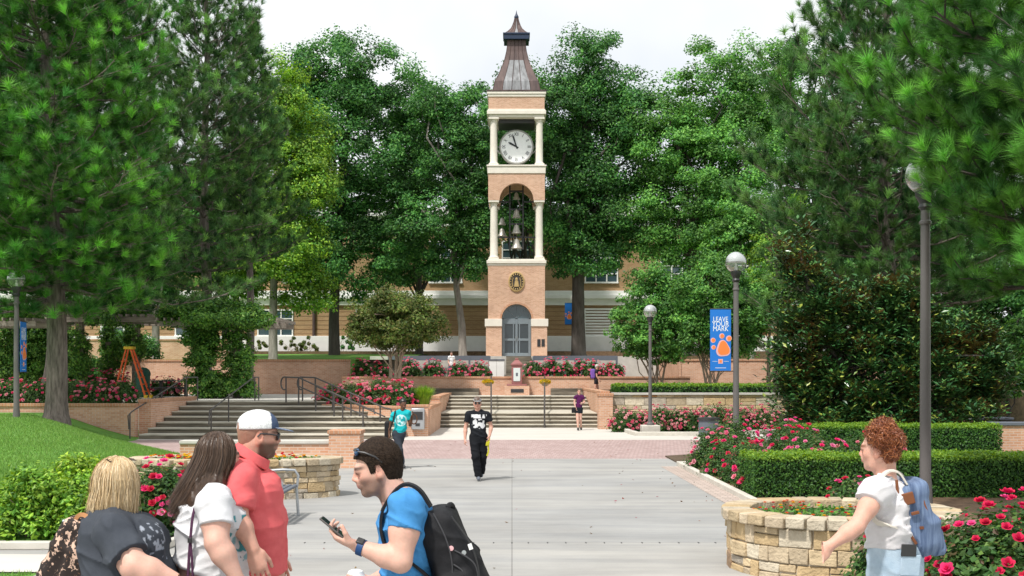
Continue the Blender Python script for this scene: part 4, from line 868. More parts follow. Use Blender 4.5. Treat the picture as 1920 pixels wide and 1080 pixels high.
def rose_bush(label, c, rx, ry, h, nleaf, nbl, seed, lsize=.05, brad=.045, kind='pink', individual=False, group='rose bushes in bloom', cols=None, face=(0, -1, .5), bot=.1):
    r = np.random.default_rng(seed); c = np.asarray(c, float); t = thing('rose_bush', label, 'rose bush', c, group)
    cols = cols or [(.022, .065, .018), (.04, .11, .026), (.07, .165, .035), (.13, .23, .045), (.16, .085, .05)]
    ncl = max(14, nleaf // 60); d = ell_dirs(r, ncl); d[:, 2] = np.abs(d[:, 2]) * 1.15 - .15; cc = c + np.array((0, 0, h * bot)) + d * np.array((rx * .82, ry * .82, h * (.86 - bot))) * r.uniform(.3, 1, (ncl, 1)) ** .4
    per = nleaf // ncl; k = np.repeat(np.arange(ncl), per); N = len(k); cr_ = min(rx, ry, h) * .34
    o = ell_dirs(r, N) * r.uniform(0, 1, (N, 1)) ** .5 * cr_ * r.uniform(.6, 1.3, (ncl, 1))[k]; p = cc[k] + o; p[:, 2] = np.maximum(p[:, 2], c[2] + .02)
    tint = mixc(r, N, cols, [.24, .30, .26, .14, .06]) * (1 + .3 * r.uniform(-1, 1, (ncl, 1)))[k]
    quads_obj('foliage', leaves(p, o + d[k] * .5 * cr_ + np.array((0, 0, .5 * cr_)) + r.normal(0, .4 * cr_, (N, 3)), lsize, .7, r), tint, M['leaf'], t)
    st = MB()
    for q in cc[r.choice(ncl, min(10, ncl), replace=False)]: limb(st, r, c + np.array((r.uniform(-.3, .3) * rx, r.uniform(-.3, .3) * ry, -.02)), q, .012, .005, .2, 4, 4)
    st.build('stems', M['bark_tan'], t)
    dd = ell_dirs(r, nbl * 4); dd[:, 2] = np.abs(dd[:, 2]); sc = dd @ np.array(face) + r.uniform(0, .5, len(dd)); dd = dd[np.argsort(-sc)[:int(nbl * 1.7)]]; dd = dd[r.choice(len(dd), nbl, replace=False)]
    pos = c + np.array((0, 0, h * bot)) + dd * np.array((rx, ry, h * (1 - bot))) * r.uniform(.93, 1.06, (nbl, 1)); pos[:, 2] = np.maximum(pos[:, 2], c[2] + .12)
    if individual:
        protos = []
        for q in range(5):
            vv = blossom_mesh(r, brad); pc = petal_col(r, kind); N5 = len(vv); cl = np.repeat(pc[None] * r.uniform(.75, 1.15, (N5, 1)), 5, axis=0)
            protos.append(raw_mesh('blossom', vv.reshape(-1, 3), np.arange(N5 * 5), np.full(N5, 5), [M['petal']], None, None, False, cl))
        for i, q in enumerate(pos):
            ob = bpy.data.objects.new('blossom', protos[i % 5]); COL.objects.link(ob); ob.parent = t; ob.location = [float(v) for v in q - c]
            ob.rotation_euler = Vector([float(v) for v in dd[i] * .8 + np.array((0, -.25, .4))]).to_track_quat('Z', 'Y').to_euler(); ob.scale = [float(r.uniform(.7, 1.35))] * 3
    else:
        VV, CC = [], []
        for i, q in enumerate(pos):
            vv = blossom_mesh(r, brad * r.uniform(.7, 1.3)); ax = unit((dd[i] * .8 + np.array((0, -.25, .4)))[None]); x, y, a = frames(ax)
            VV.append(vv @ np.stack([x[0], y[0], a[0]]) + q); CC.append(np.repeat(petal_col(r, kind)[None] * r.uniform(.8, 1.1, (len(vv), 1)), 1, axis=0))
        o = quads_obj('blossoms', np.concatenate(VV), np.concatenate(CC), M['petal'], t)
        if nbl > 100: o['kind'] = 'stuff'
    return t
# near roses right of the backpack woman
rose_bush('big rose bush full of crimson and pink blooms nearest the right edge', (3.75, 8.9, .1), .78, .75, 1.06, 15000, 95, 60, .055, .048, 'pink', True)
rose_bush('rose bush behind the blue backpack, left of the big one at the right edge', (3.28, 9.9, .08), .50, .5, .86, 7000, 40, 61, .055, .045, 'pink', True)
rose_bush('rose bush at the far right edge below the front hedge', (4.95, 10.6, .06), .75, .7, 1.05, 10000, 60, 62, .055, .045, 'pink', True)
rose_bush('small rose bush between the stone planter and the front hedge', (4.62, 15.7, .05), .60, .55, .72, 6000, 26, 63, .055, .045, 'pink', True)
rose_bush('crimson rose bush beside the dark haired woman', (-4.66, 15.6, .03), .58, .55, .98, 12000, 46, 64, .055, .05, 'pink', True)
# triangular rose bed along the kerb
for i, (x, y, rx, ry, h, lab) in enumerate(((4.55, 26.2, .72, .8, .92, 'rose bush at the near kerb corner of the rose bed, farthest from the viewer'), (4.6, 24.4, .7, .8, .86, 'second rose bush along the kerb from the back corner'), (4.6, 22.7, .62, .8, .80, 'third rose bush along the kerb from the back corner'), (4.5, 21.2, .5, .7, .72, 'rose bush along the kerb at the end of the front hedge'),
        (6.1, 25.4, .9, .9, 1.0, 'rose bush in the second row behind the kerb roses'), (6.0, 23.3, .85, .9, .9, 'rose bush in the second row touching the front hedge'), (7.5, 24.6, .9, 1.0, .92, 'rose bush between the two clipped hedges'), (5.2, 27.6, .9, .8, 1.1, 'tall rose bush in front of the grey waste bin'), (6.6, 27.9, .9, .8, 1.05, 'tall rose bush before the left end of the back hedge'))):
    rose_bush(lab, (x, y, .05), rx, ry, h, 8000, 32, 70 + i, .055, .05, 'pink' if i % 3 else 'mix', True, 'roses in the kerbside bed')
# softer roses against the stone wall
for i, (px, py0, w, h) in enumerate(((1180, 805, 1.0, .9), (1235, 800, 1.0, .95), (1285, 800, 1.0, .9), (1335, 800, 1.1, 1.05), (1385, 805, 1.1, 1.0), (1435, 805, 1.0, 1.0))):
    q = P(px, 800, 44.3); q[2] = .02
    rose_bush(['pale rose bush at the left end of the stone wall', 'pale rose bush behind the small lamp', 'pale rose bush right of the small lamp', 'pale rose bush behind the grey waste bin', 'pale rose bush behind the banner lamp post', 'pale rose bush touching the magnolia'][i], q, w, .8, h, 5000, 60, 80 + i, .07, .06, 'pale', False, 'pale roses by the stone wall')
# roses on the left wall
for i, px in enumerate((-30, 25, 75, 140, 185, 228)):
    q = P(px, 757, 41.6 + .3 * (i % 2)); q[2] = 1.12
    rose_bush(['rose bush at the left edge on the brick wall', 'rose bush behind the left lamp post', 'rose bush between the left lamp post and the thick trunk', 'rose bush on the wall right of the thick trunk', 'rose bush on the wall below the orange ladder', 'rose bush at the right end of the left wall'][i], q, .75, .7, .88, 5000, 42, 90 + i, .07, .055, 'mix', False, 'roses on the left wall')
for i, (px, w) in enumerate(((175, .9), (218, .8), (315, .9))):
    q = P(px, 740, 56); q[2] = 1.14
    rose_bush(['rose bush under the left pergola', 'rose bush behind the orange ladder', 'rose bush behind the picnic table'][i], q, 1.1, .8, 1.3 if i < 2 else 1.0, 4000, 46, 100 + i, .09, .07, 'mix', False, 'roses by the pergolas')
# roses in the raised planter by the handrail
for i, (px, Yq, w, h) in enumerate(((625, 45.5, .8, .9), (668, 45.0, .9, 1.15), (712, 44.6, .95, 1.2), (752, 44.2, .8, 1.1))):
    q = P(px, 757, Yq); q[2] = .9
    rose_bush(['rose bush behind the curled handrail', 'second rose bush right of the curled handrail', 'rose bush in the raised planter below the bronze crepe myrtle', 'rose bush at the right end of the raised planter'][i], q, w, .8, h, 6000, 62, 110 + i, .07, .06, 'mix', False, 'roses in the raised planter')
# roses on the terrace before the tower
labs = ['rose bush at the left end of the terrace row', 'rose bush left of the bronze crepe myrtle stems', 'rose bush right of the bronze crepe myrtle stems', 'rose bush beside the half hidden person on the terrace', 'rose bush right of the half hidden person on the terrace', 'rose bush just left of the white pedestals',
        'rose bush just right of the granite monument', 'second rose bush right of the granite monument', 'rose bush below the tower plaques', 'rose bush before the thick straight trunk', 'rose bush behind the student with the purple backpack', 'rose bush at the right end of the terrace row']
for i, px in enumerate((680, 712, 770, 812, 862, 900, 1000, 1030, 1060, 1090, 1112, 1150)):
    q = P(px, 705, 61.5 + .5 * (i % 2)); q[2] = 1.93
    rose_bush(labs[i], q, .72, .6, (1.05, .9, 1.1, 1.0, .9, .95, .95, 1.1, 1.1, 1.1, 1.0, .9)[i] + .05, 3600, 34, 120 + i, .09, .07, 'mix', False, 'roses on the tower terrace')

# ------------------------------------------------------------------ hedges and other bushes
def hedge(label, x0, x1, y0, y1, z0, z1, n, seed, lsize=.045, slant=0.0, name='hedge', ends=True):
    r = np.random.default_rng(seed); t = thing(name, label, 'hedge', ((x0 + x1) / 2, (y0 + y1) / 2, z0))
    A = np.array([(x1 - x0) * (y1 - y0) * 1.6, (x1 - x0) * (z1 - z0), (x1 - x0) * (z1 - z0) * .4, (y1 - y0) * (z1 - z0), (y1 - y0) * (z1 - z0)]); w = r.choice(5, n, p=A / A.sum())
    u, v = r.uniform(0, 1, n), r.uniform(0, 1, n); X = x0 + (x1 - x0) * u; Yv = y0 + (y1 - y0) * v; Z = z0 + (z1 - z0) * v; nr = np.zeros((n, 3))
    px = np.where(w == 3, x0, np.where(w == 4, x1, X)); py = np.where(w == 0, Yv, np.where(w == 1, y0, np.where(w == 2, y1, y0 + (y1 - y0) * u))); pz = np.where(w == 0, z1, Z)
    nr[w == 0] = (0, 0, 1); nr[w == 1] = (0, -1, .2); nr[w == 2] = (0, 1, .2); nr[w == 3] = (-1, 0, .2); nr[w == 4] = (1, 0, .2)
    p = np.stack([px, py, pz], 1); nzv = vnoise(p * 2.2, seed) - .5; p += nr * (nzv * .10 + r.normal(0, .022, n))[:, None] + r.normal(0, .012, (n, 3))
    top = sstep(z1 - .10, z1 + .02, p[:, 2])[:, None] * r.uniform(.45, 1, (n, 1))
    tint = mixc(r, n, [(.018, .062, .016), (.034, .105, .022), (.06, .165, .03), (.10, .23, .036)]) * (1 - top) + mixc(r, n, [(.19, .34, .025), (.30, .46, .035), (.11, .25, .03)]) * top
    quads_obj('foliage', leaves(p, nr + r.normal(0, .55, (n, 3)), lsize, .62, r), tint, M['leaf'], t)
    MB().box(x0 + .07, x1 - .07, y0 + .07, y1 - .07, z0, z1 - .07).build('stems', mat('hedge_shade', (.012, .030, .010), .9, .4, 9, .8, 30), t)  # solid core coloured dark for the shade inside the hedge
    return t
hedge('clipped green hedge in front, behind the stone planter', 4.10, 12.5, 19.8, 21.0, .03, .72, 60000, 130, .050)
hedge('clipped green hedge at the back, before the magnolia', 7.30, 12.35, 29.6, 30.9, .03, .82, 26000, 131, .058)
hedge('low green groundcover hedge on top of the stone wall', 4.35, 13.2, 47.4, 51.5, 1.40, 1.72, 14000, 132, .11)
hedge('small clipped hedge behind the tall ornamental grass', -4.6, -3.6, 45.8, 47.0, .9, 1.55, 4000, 133, .08)
def bush(label, c, rx, ry, h, n, seed, lsize, cols, name='shrub', group=None, bot=.1):
    r = np.random.default_rng(seed); c = np.asarray(c, float); t = thing(name, label, 'shrub', c, group)
    ncl = max(12, n // 70); d = ell_dirs(r, ncl); d[:, 2] = np.abs(d[:, 2]); cc = c + np.array((0, 0, h * bot)) + d * np.array((rx * .85, ry * .85, h * (.85 - bot))) * r.uniform(.25, 1, (ncl, 1)) ** .4
    k = np.repeat(np.arange(ncl), n // ncl); N = len(k); cr_ = min(rx, ry, h) * .3; o = ell_dirs(r, N) * r.uniform(0, 1, (N, 1)) ** .5 * cr_; p = cc[k] + o; p[:, 2] = np.maximum(p[:, 2], c[2] + .01)
    quads_obj('foliage', leaves(p, o + np.array((0, 0, cr_ * .6)) + r.normal(0, .4 * cr_, (N, 3)), lsize, .55, r), mixc(r, N, cols) * (1 + .35 * r.uniform(-1, 1, (ncl, 1)))[k], M['leaf'], t)
    st = MB()
    for q in cc[r.choice(ncl, 10)]: limb(st, r, c + np.array((r.uniform(-.3, .3) * rx, r.uniform(-.3, .3) * ry, -.02)), q, .014, .005, .2, 4, 4)
    st.build('stems', M['bark_tan'], t); return t
SHR = [(.07, .19, .022), (.13, .30, .034), (.22, .42, .045), (.34, .52, .06)]
bush('bright leafy green shrub at the left edge', (-6.05, 14.8, .03), .62, .6, 1.12, 8500, 140, .07, SHR)
bush('bright leafy shrub behind the leopard print bag', (-5.35, 14.9, .03), .52, .6, 1.0, 7500, 141, .07, SHR)
bush('taller leafy shrub with yellow green tips behind the blonde woman', (-5.75, 15.7, .03), .75, .6, 1.16, 9000, 142, .07, [(.08, .20, .022), (.16, .34, .034), (.29, .48, .045), (.42, .55, .06)])
bush('lower leafy shrub drooping over the kerb', (-5.0, 14.6, .03), .42, .35, .62, 5000, 143, .06, SHR)
# ornamental grasses
def grass_clump(label, c, rad, h, n, seed, cols):
    r = np.random.default_rng(seed); c = np.asarray(c, float); t = thing('ornamental_grass', label, 'grass clump', c, 'ornamental grass clumps')
    a = r.uniform(0, 2 * np.pi, n); lean = r.uniform(.1, .8, n); hh = h * r.uniform(.6, 1.1, n); d = np.stack([np.cos(a), np.sin(a), 0 * a], 1); s = np.stack([-np.sin(a), np.cos(a), 0 * a], 1) * .012
    b = c + d * (r.uniform(0, .35, n) * rad)[:, None]; m = b + d * (lean * rad * .45)[:, None] + np.array((0, 0, 1)) * (hh * .65)[:, None]; e = b + d * (lean * rad * 1.1)[:, None] + np.array((0, 0, 1)) * (hh * (1 - .25 * lean))[:, None]
    V = np.concatenate([np.stack([b - s, b + s, m + s, m - s], 1), np.stack([m - s, m + s, e + s * .2, e - s * .2], 1)]); ti = mixc(r, n, cols)
    quads_obj('blades', V, np.concatenate([ti, ti]), M['leaf'], t)
GC = [(.06, .16, .03), (.11, .24, .045), (.18, .31, .07)]
for i, (px, py, rd, h) in enumerate(((1188, 808, .55, .75), (1275, 808, .5, .7), (1165, 800, .5, .8))):
    q = G(px, py); grass_clump(['tufted ornamental grass left of the small lamp base', 'tufted ornamental grass right of the small lamp base', 'pale ornamental grass beside the right brick pier'][i], q, rd, h, 700, 150 + i, GC)
q = P(795, 757, 44.0); q[2] = .9; grass_clump('bright ornamental grass at the end of the raised planter', q, .5, .85, 800, 155, [(.12, .26, .03), (.20, .36, .04), (.28, .42, .06)])
for i, (px, py) in enumerate(((545, 660), (575, 660), (480, 662), (640, 655))):
    q = P(px, py, 93.5); q[2] = 4.0; bush(['thin shrub against the white plinth, right of the pale slim trunk', 'thin shrub against the white plinth by the downpipe', 'thin shrub against the white plinth at the left', 'dark shrub at the foot of the dark trunk'][i], q, 1.3, .6, 1.5, 900, 160 + i, .16, GREEN_OLIVE if i < 3 else GREEN_DEEP)
q = P(325, 650, 80); q[2] = 3.4; bush('yellow shrub far behind the pergola', q, 1.6, .9, 1.2, 1500, 170, .14, [(.30, .30, .02), (.42, .40, .03), (.16, .24, .03)])
for i, (px, py, Yq, w, hh) in enumerate(((90, 720, 60, 2.2, 2.9), (150, 715, 61, 2.0, 2.4), (245, 700, 63, 2.0, 1.7), (20, 725, 58.5, 2.4, 3.3))):
    q = P(px, py, Yq); q[2] = 1.14 if Yq < 62 else 3.0; bush(['dense green shrub behind the thick pine trunk', 'dense green shrub right of the thick pine trunk', 'low green shrub beyond the orange ladder', 'tall yellow green shrub at the left edge under the pergola'][i], q, w, 1.3, hh, 6500, 180 + i, .15, GREEN_DEEP if i < 3 else GREEN_YEL)
# fallen leaves and pine straw on the paving
r = np.random.default_rng(190); n = 130; X = r.uniform(-5, 4, n); Yq = 12.5 + 26 * r.uniform(0, 1, n) ** 1.2; side_ = r.uniform(0, 1, n) < .55; X[side_] = np.where(r.uniform(0, 1, side_.sum()) < .6, 3.4 - r.exponential(.5, side_.sum()), -2.6 + r.exponential(.5, side_.sum()))
tag(quads_obj('leaf_litter', leaves(np.stack([X, Yq, gz(Yq) + .012], 1), np.array((0, 0, 1.)) + r.normal(0, .25, (n, 3)), .05, .6, r), mixc(r, n, [(.16, .09, .04), (.25, .16, .06), (.10, .07, .04), (.35, .06, .10)]), M['leaf'], org=(0, 0, 0)), 'dry leaves and fallen petals scattered over the plaza paving', None, None, 'stuff')
# ------------------------------------------------------------------ fieldstone walls: every stone is shaped, mortar lies behind
STC = [(.58, .43, .24), (.66, .52, .33), (.70, .62, .48), (.46, .23, .09), (.50, .44, .36), (.60, .49, .34), (.36, .24, .15), (.68, .56, .40)]
STW = [.22, .22, .18, .05, .10, .13, .03, .07]
def stone_face(mb, r, path, length, z0, z1, depth=.06, rowh=(.11, .23), wid=(.13, .44), cols=STC, off=0.0, gap=.012):
    """path(s) -> (x, y, nx, ny); lays random ashlar along it"""
    z = z0
    while z < z1 - .02:
        h = min(r.uniform(*rowh), z1 - z)
        if z1 - z - h < .07: h = z1 - z
        s = -r.uniform(0, .2)
        while s < length:
            w = r.uniform(*wid) * (1.2 if h > .17 else 1); w = min(w, length - s + .02); parts = [(z, h)]
            if h > .17 and r.uniform() < .3: q = h * r.uniform(.4, .6); parts = [(z, q), (z + q, h - q)]
            for (zz, hh) in parts:
                if w < .05: continue
                x, y, nx, ny = path(s + w / 2); tx, ty = -ny, nx; d = depth * r.uniform(.55, 1.1); c = np.array(cols[r.choice(len(cols), p=STW)]) * r.uniform(.82, 1.12)
                a = np.array((tx, ty, 0)) * (w / 2 - gap / 2); b = np.array((nx, ny, 0)) * d; cc = np.array((x, y, zz + hh / 2)) + np.array((nx, ny, 0)) * off
                j = lambda: r.uniform(-.010, .010, 3)
                u = np.array((0, 0, hh / 2 - gap / 2)); v = [cc - a - b - u, cc + a - b - u, cc + a + b - u + j(), cc - a + b - u + j(), cc - a - b + u, cc + a - b + u, cc + a + b + u + j(), cc - a + b + u + j()]
                mb.mesh(v, [(0, 3, 2, 1), (4, 5, 6, 7), (0, 1, 5, 4), (1, 2, 6, 5), (2, 3, 7, 6), (3, 0, 4, 7)], 0, tuple(c))
            s += w
        z += h
def round_planter(label, cx, cy, rx, ry, z1, seed, cap=.125):
    r = np.random.default_rng(seed); t = thing('stone_planter', label, 'planter', (cx, cy, 0)); per = math.pi * (rx + ry)
    def path(s, k=1.0):
        a = 2 * math.pi * s / per; n = np.array((math.cos(a) / rx, math.sin(a) / ry)); n /= np.linalg.norm(n)
        return cx + rx * k * math.cos(a), cy + ry * k * math.sin(a), n[0], n[1]
    mb = MB(); stone_face(mb, r, path, per, -.02, z1 - cap, .05, (.08, .19), (.10, .34), off=-.05); mb.build('wall', M['stone'], t, bevel=.010)
    mb = MB(); s = 0
    while s < per:
        w = r.uniform(.15, .26); x, y, nx, ny = path(s + w / 2); c = np.array(STC[r.choice([0, 1, 2, 7, 5])]) * r.uniform(.78, .98)
        mb.obox((x - nx * .10, y - ny * .10, z1 - cap / 2 + r.uniform(-.006, .006)), np.array((-ny, nx, 0)) * (w / 2 - .008), np.array((nx, ny, 0)) * (.16 + r.uniform(-.01, .015)), (0, 0, cap / 2 - .006), 0, tuple(c)); s += w
    mb.build('rim', M['stone'], t, bevel=.014)
    mm = MB(); n = 56; q = [path(per * i / n) for i in range(n)]
    for k, za, zb in ((.045, -.02, z1 - .03),):
        o_ = [(x - nx * k, y - ny * k) for x, y, nx, ny in q]; i_ = [(x - nx * .24, y - ny * .24) for x, y, nx, ny in q]
        vs = [(*p, za) for p in o_] + [(*p, zb) for p in o_] + [(*p, zb) for p in i_] + [(*p, za) for p in i_]; fs = []
        for i in range(n):
            j = (i + 1) % n
            fs += [(i, j, n + j, n + i), (n + i, n + j, 2*n + j, 2*n + i), (2*n + i, 2*n + j, 3*n + j, 3*n + i)]
        mm.mesh(vs, fs)
    mm.build('mortar', M['mortar'], t)
    MB().prism([(x - nx * .23, y - ny * .23) for x, y, nx, ny in q], z1 - .3, z1 - .12, axis='z').build('soil', M['soil'], t)
    return t
def bedding(label, cx, cy, rx, ry, z, n, nbl, seed, size=.035, cols=((.62, .03, .03), (.70, .18, .04), (.75, .50, .04))):
    r = np.random.default_rng(seed); t = thing('bedding_flowers', label, 'flowers', (cx, cy, z)); a = r.uniform(0, 2 * np.pi, n); q = np.sqrt(r.uniform(0, 1, n))
    p = np.stack([cx + rx * q * np.cos(a), cy + ry * q * np.sin(a), z + r.uniform(0, .13, n)], 1)
    quads_obj('foliage', leaves(p, r.normal(0, .6, (n, 3)) + np.array((0, 0, .8)), .06, .6, r), mixc(r, n, GREEN_MID), M['leaf'], t)
    a = r.uniform(0, 2 * np.pi, nbl); q = np.sqrt(r.uniform(0, 1, nbl)); VV, CC = [], []
    for i in range(nbl):
        vv = blossom_mesh(r, size); VV.append(vv + np.array((cx + rx * q[i] * math.cos(a[i]), cy + ry * q[i] * math.sin(a[i]), z + .12 + r.uniform(0, .05)))); CC.append(np.repeat(np.array(cols[r.integers(len(cols))])[None], len(vv), axis=0))
    o = quads_obj('blossoms', np.concatenate(VV), np.concatenate(CC), M['petal'], t); o['kind'] = 'stuff'; return t
round_planter('round tan fieldstone planter at the right, beside the woman with the blue backpack', 3.60, 12.9, 1.22, 1.12, .66, 201)
bedding('low red and orange bedding flowers in the right stone planter', 3.6, 12.9, .95, .85, .48, 1500, 70, 203, .026)
round_planter('round fieldstone planter at the left, behind the metal bench', -4.85, 20.65, 1.80, .82, .68, 202)
bedding('red and yellow bedding flowers in the left stone planter', -4.85, 20.65, 1.5, .55, .54, 1500, 130, 204, .04, ((.62, .04, .03), (.78, .45, .04), (.80, .60, .06)))
r = np.random.default_rng(205); t = thing('stone_wall', 'long fieldstone retaining wall behind the pale roses', 'wall', (8, 46.9, 0))
mb = MB(); stone_face(mb, r, lambda s: (3.99 + s, 46.98, 0, -1), 9.2, -.02, 1.34, .05, (.16, .34), (.25, .85)); mb.build('wall', M['stone'], t, bevel=.02)
MB().box(3.99, 13.3, 46.98, 47.19, -.02, 1.34).build('mortar', M['mortar'], t); MB().box(3.99, 13.3, 46.86, 47.25, 1.342, 1.43).build('coping', M['coping'], t, bevel=.01)
t = thing('stone_wall', 'tan fieldstone wall far back at the right edge', 'wall', (20, 52, 1.4))
mb = MB(); stone_face(mb, r, lambda s: (17.2 + s, 51.5, 0, -1), 9, -.02, 1.15, .05, (.16, .34), (.25, .85)); mb.build('wall', M['stone'], t, bevel=.02); MB().box(17.2, 26.2, 51.5, 51.8, -.02, 1.2).build('mortar', M['mortar'], t)
coped_wall('brick_wall', 'brick wall end with grey coping at the right of the back hedge', 12.45, 18, 30.4, 30.8, -.02, .90, .08, .05, 'brick', 'fence')
coped_wall('brick_wall', 'low pinkish wall with pale coping behind the magnolia', 13.6, 17.4, 41.5, 41.9, -.02, .62, .07, .04, 'brick', 'coping')
ub = thing('utility_box', 'dark grey utility box beside the low pinkish wall at the right', 'utility box', (17.0, 40.5, 0))
MB().box(16.1, 17.1, 40.1, 40.9, -.02, .60).build('body', M['dark_metal'], ub, bevel=.02); MB().box(16.05, 17.15, 40.05, 40.95, .60, .68).build('lid', M['fence'], ub, bevel=.02)

# ------------------------------------------------------------------ lamps and banners
def globe_mat():
    m = bpy.data.materials.new('lamp_globe'); m.use_nodes = True; t = m.node_tree; t.nodes.clear(); o = t.nodes.new('ShaderNodeOutputMaterial')
    tr = t.nodes.new('ShaderNodeBsdfTransparent'); tr.inputs[0].default_value = (.93, .95, .95, 1); gl = t.nodes.new('ShaderNodeBsdfGlossy'); gl.inputs['Roughness'].default_value = .08
    fr = t.nodes.new('ShaderNodeLayerWeight'); fr.inputs[0].default_value = .35; df = t.nodes.new('ShaderNodeBsdfDiffuse'); df.inputs[0].default_value = (.8, .82, .82, 1)
    m0 = t.nodes.new('ShaderNodeMixShader'); m0.inputs[0].default_value = .12; m1 = t.nodes.new('ShaderNodeMixShader')
    t.links.new(tr.outputs[0], m0.inputs[1]); t.links.new(df.outputs[0], m0.inputs[2]); t.links.new(fr.outputs['Facing'], m1.inputs[0]); t.links.new(m0.outputs[0], m1.inputs[1]); t.links.new(gl.outputs[0], m1.inputs[2]); t.links.new(m1.outputs[0], o.inputs[0]); return m
M['globe'] = globe_mat(); M['globe_top'] = mat('globe_reflector', (.52, .53, .54), .5, .05, 3)
def lamp(label, px, Y, gpy, rad, pr, z0=0.0, base=None):
    q = P(px, gpy, Y); x, zc = q[0], q[2]; t = thing('street_lamp', label, 'street lamp', (x, Y, z0)); zb = zc - rad * .88
    MB().lathe((x, Y, z0 - .05), [(pr * 1.9, 0), (pr * 1.9, .12), (pr * 1.3, .16), (pr * 1.15, .5), (pr, .6), (pr * .82, zb - z0 - .45), (pr * 1.05, zb - z0 - .44), (pr * 1.05, zb - z0 - .40), (pr * .8, zb - z0 - .38), (pr * .8, zb - z0 - .2)], 18).build('post', M['lamp_post'], t)
    MB().lathe((x, Y, zb - .28), [(pr * .85, 0), (pr * 1.25, .05), (pr * 1.0, .1), (rad * .42, .18), (rad * .50, .22), (rad * .50, .30), (rad * .2, .31)], 20).build('collar', M['dark_metal'], t)
    n = 16; g = MB().lathe((x, Y, zc), [(max(1e-5, rad * math.cos(a)), rad * math.sin(a)) for a in np.linspace(-1.05, math.pi / 2, n)], 28).build('globe', M['globe'], t, smooth=180)
    MB().lathe((x, Y, zc), [(max(1e-5, rad * .965 * math.cos(a)), rad * .965 * math.sin(a)) for a in np.linspace(.03, math.pi / 2, 9)] , 28).build('reflector', M['globe_top'], g, smooth=60)
    MB().lathe((x, Y, zc - rad * .75), [(rad * .16, 0), (rad * .16, rad * .3), (rad * .1, rad * .4), (rad * .1, rad * .7), (0, rad * .75)], 12).build('bulb', M['white'], g)
    if base: MB().box(x - base, x + base, Y - base, Y + base, -.02, z0).build('plinth', M['kerb'], t, bevel=.02)
    return t, x, zc
lamp('tall near lamp post with its globe half hidden by pine boughs', 1735, 18.0, 328, .30, .085)
_, bxl, _ = lamp('lamp post with clear globe carrying the blue paw print banner', 1380, 31.4, 492, .285, .085)
lamp('small far lamp post on a concrete plinth at the island bed', 1219, 42.5, 584, .245, .065, .32, .33)
_, lxl, _ = lamp('left lamp post with an edge on banner beside the thick pine trunk', 31, 35.0, 524, .27, .085, .6)
bblue = mat('banner_blue', (.012, .17, .60), .7, .06, 3); bor = mat('banner_orange', (.85, .22, .05), .7, .06, 3); bwh = mat('banner_white', (.80, .84, .88), .7, .04, 3); bpk = mat('banner_pink', (.72, .42, .44), .7, .05, 3)
def banner(label, x, Y, pole_r, z0, z1, w, ang=0.0, detail=True):
    ca, sa = math.cos(ang), math.sin(ang); ux = np.array((ca, sa, 0)); uz = np.array((0, 0, 1.)); un = np.cross(ux, uz); c = np.array((x, Y, (z0 + z1) / 2)); h = z1 - z0
    t = thing('pole_banner', label, 'banner', (x, Y, z0)); b = MB(); pts = 7
    b.obox(c, ux * w / 2, un * .006, uz * h / 2); b.build('cloth', bblue, t)
    rb = MB()
    for zz in (z0 - .012, z1 + .012): MB().tube([c * (1, 1, 0) + uz * zz - ux * w / 2, c * (1, 1, 0) + uz * zz + ux * (w / 2 + .14)], .016, 6).build('bracket', M['dark_metal'], t)
    f = c + un * .009
    if detail:
        tb = MB()
        for i, s_ in enumerate(('LEAVE', 'YOUR', 'MARK')): text_mb(tb, s_, f + uz * h * (.335 - .078 * i), ux, uz, w * .34, .001, squash=(.78, .88, .82)[i])
        for sg_ in (-1, 1): MB().obox(f - uz * h * .348 + ux * w * .27 * sg_, ux * w * .12, un * .001, uz * .004).build('rule', bwh, t)
        MB().obox(f - uz * h * .455, ux * w * .26, un * .001, uz * .006).build('rule', bwh, t)
        tb.build('lettering', bwh, t, smooth=None)
        MB().obox(f - uz * h * .348, ux * w * .11, un * .0015, uz * w * .11).build('badge', bpk, t)
        MB().obox(f - uz * h * .348 + un * .002, ux * w * .06, un * .0015, uz * w * .06).build('badge_centre', bor, t)
    def blob(cx, cz, rx, rz, rot, m, yo, nm, n=22, tri=0.0):
        pl = []
        for i in range(n):
            a = 2 * math.pi * i / n; k = 1 + tri * math.cos(3 * (a - math.pi / 2)); u, v = rx * k * math.cos(a), rz * k * math.sin(a); pl.append((cx + u * math.cos(rot) - v * math.sin(rot), cz + u * math.sin(rot) + v * math.cos(rot)))
        m_ = MB(); vs = [f + un * yo + ux * a + uz * b for a, b in pl] + [f - un * .002 + ux * a + uz * b for a, b in pl]; m_.mesh(vs, [list(range(n))] + [[i, n + i, n + (i + 1) % n, (i + 1) % n] for i in range(n)]); m_.build(nm, m, t, smooth=None)
    zz = -.10 * h
    blob(w * .12, zz - h * .045, w * .33, h * .135, .1, bpk, .001, 'paw_outline', tri=.12); blob(w * .145, zz - h * .04, w * .27, h * .115, .1, bor, .004, 'paw_pad', tri=.12)
    for cx, cz, sc in ((-.34, -.02, .9), (-.36, .115 - .02, 1.0), (.06, .165, 1.05), (.40, .125, 1.15)):
        blob(cx * w, zz + cz * h, w * .12 * sc, h * .042 * sc, .5 if cx < 0 else -.3, bpk, .001, 'paw_outline'); blob(cx * w + .01, zz + cz * h, w * .085 * sc, h * .030 * sc, .5 if cx < 0 else -.3, bor, .004, 'paw_toe')
    return t
s = 2200 / 31.4
banner('blue banner with an orange paw print hanging from the right lamp post', bxl - (1380 - 1351) / s, 31.4, .085, CAMH + (705 - 695) / s, CAMH + (705 - 580) / s, 39 / s)
banner('narrow looking blue banner on the left lamp post, turned edge on', lxl + .10, 35.25, .085, CAMH + (705 - 697) / 62.9, CAMH + (705 - 603) / 62.9, .60, math.radians(97))
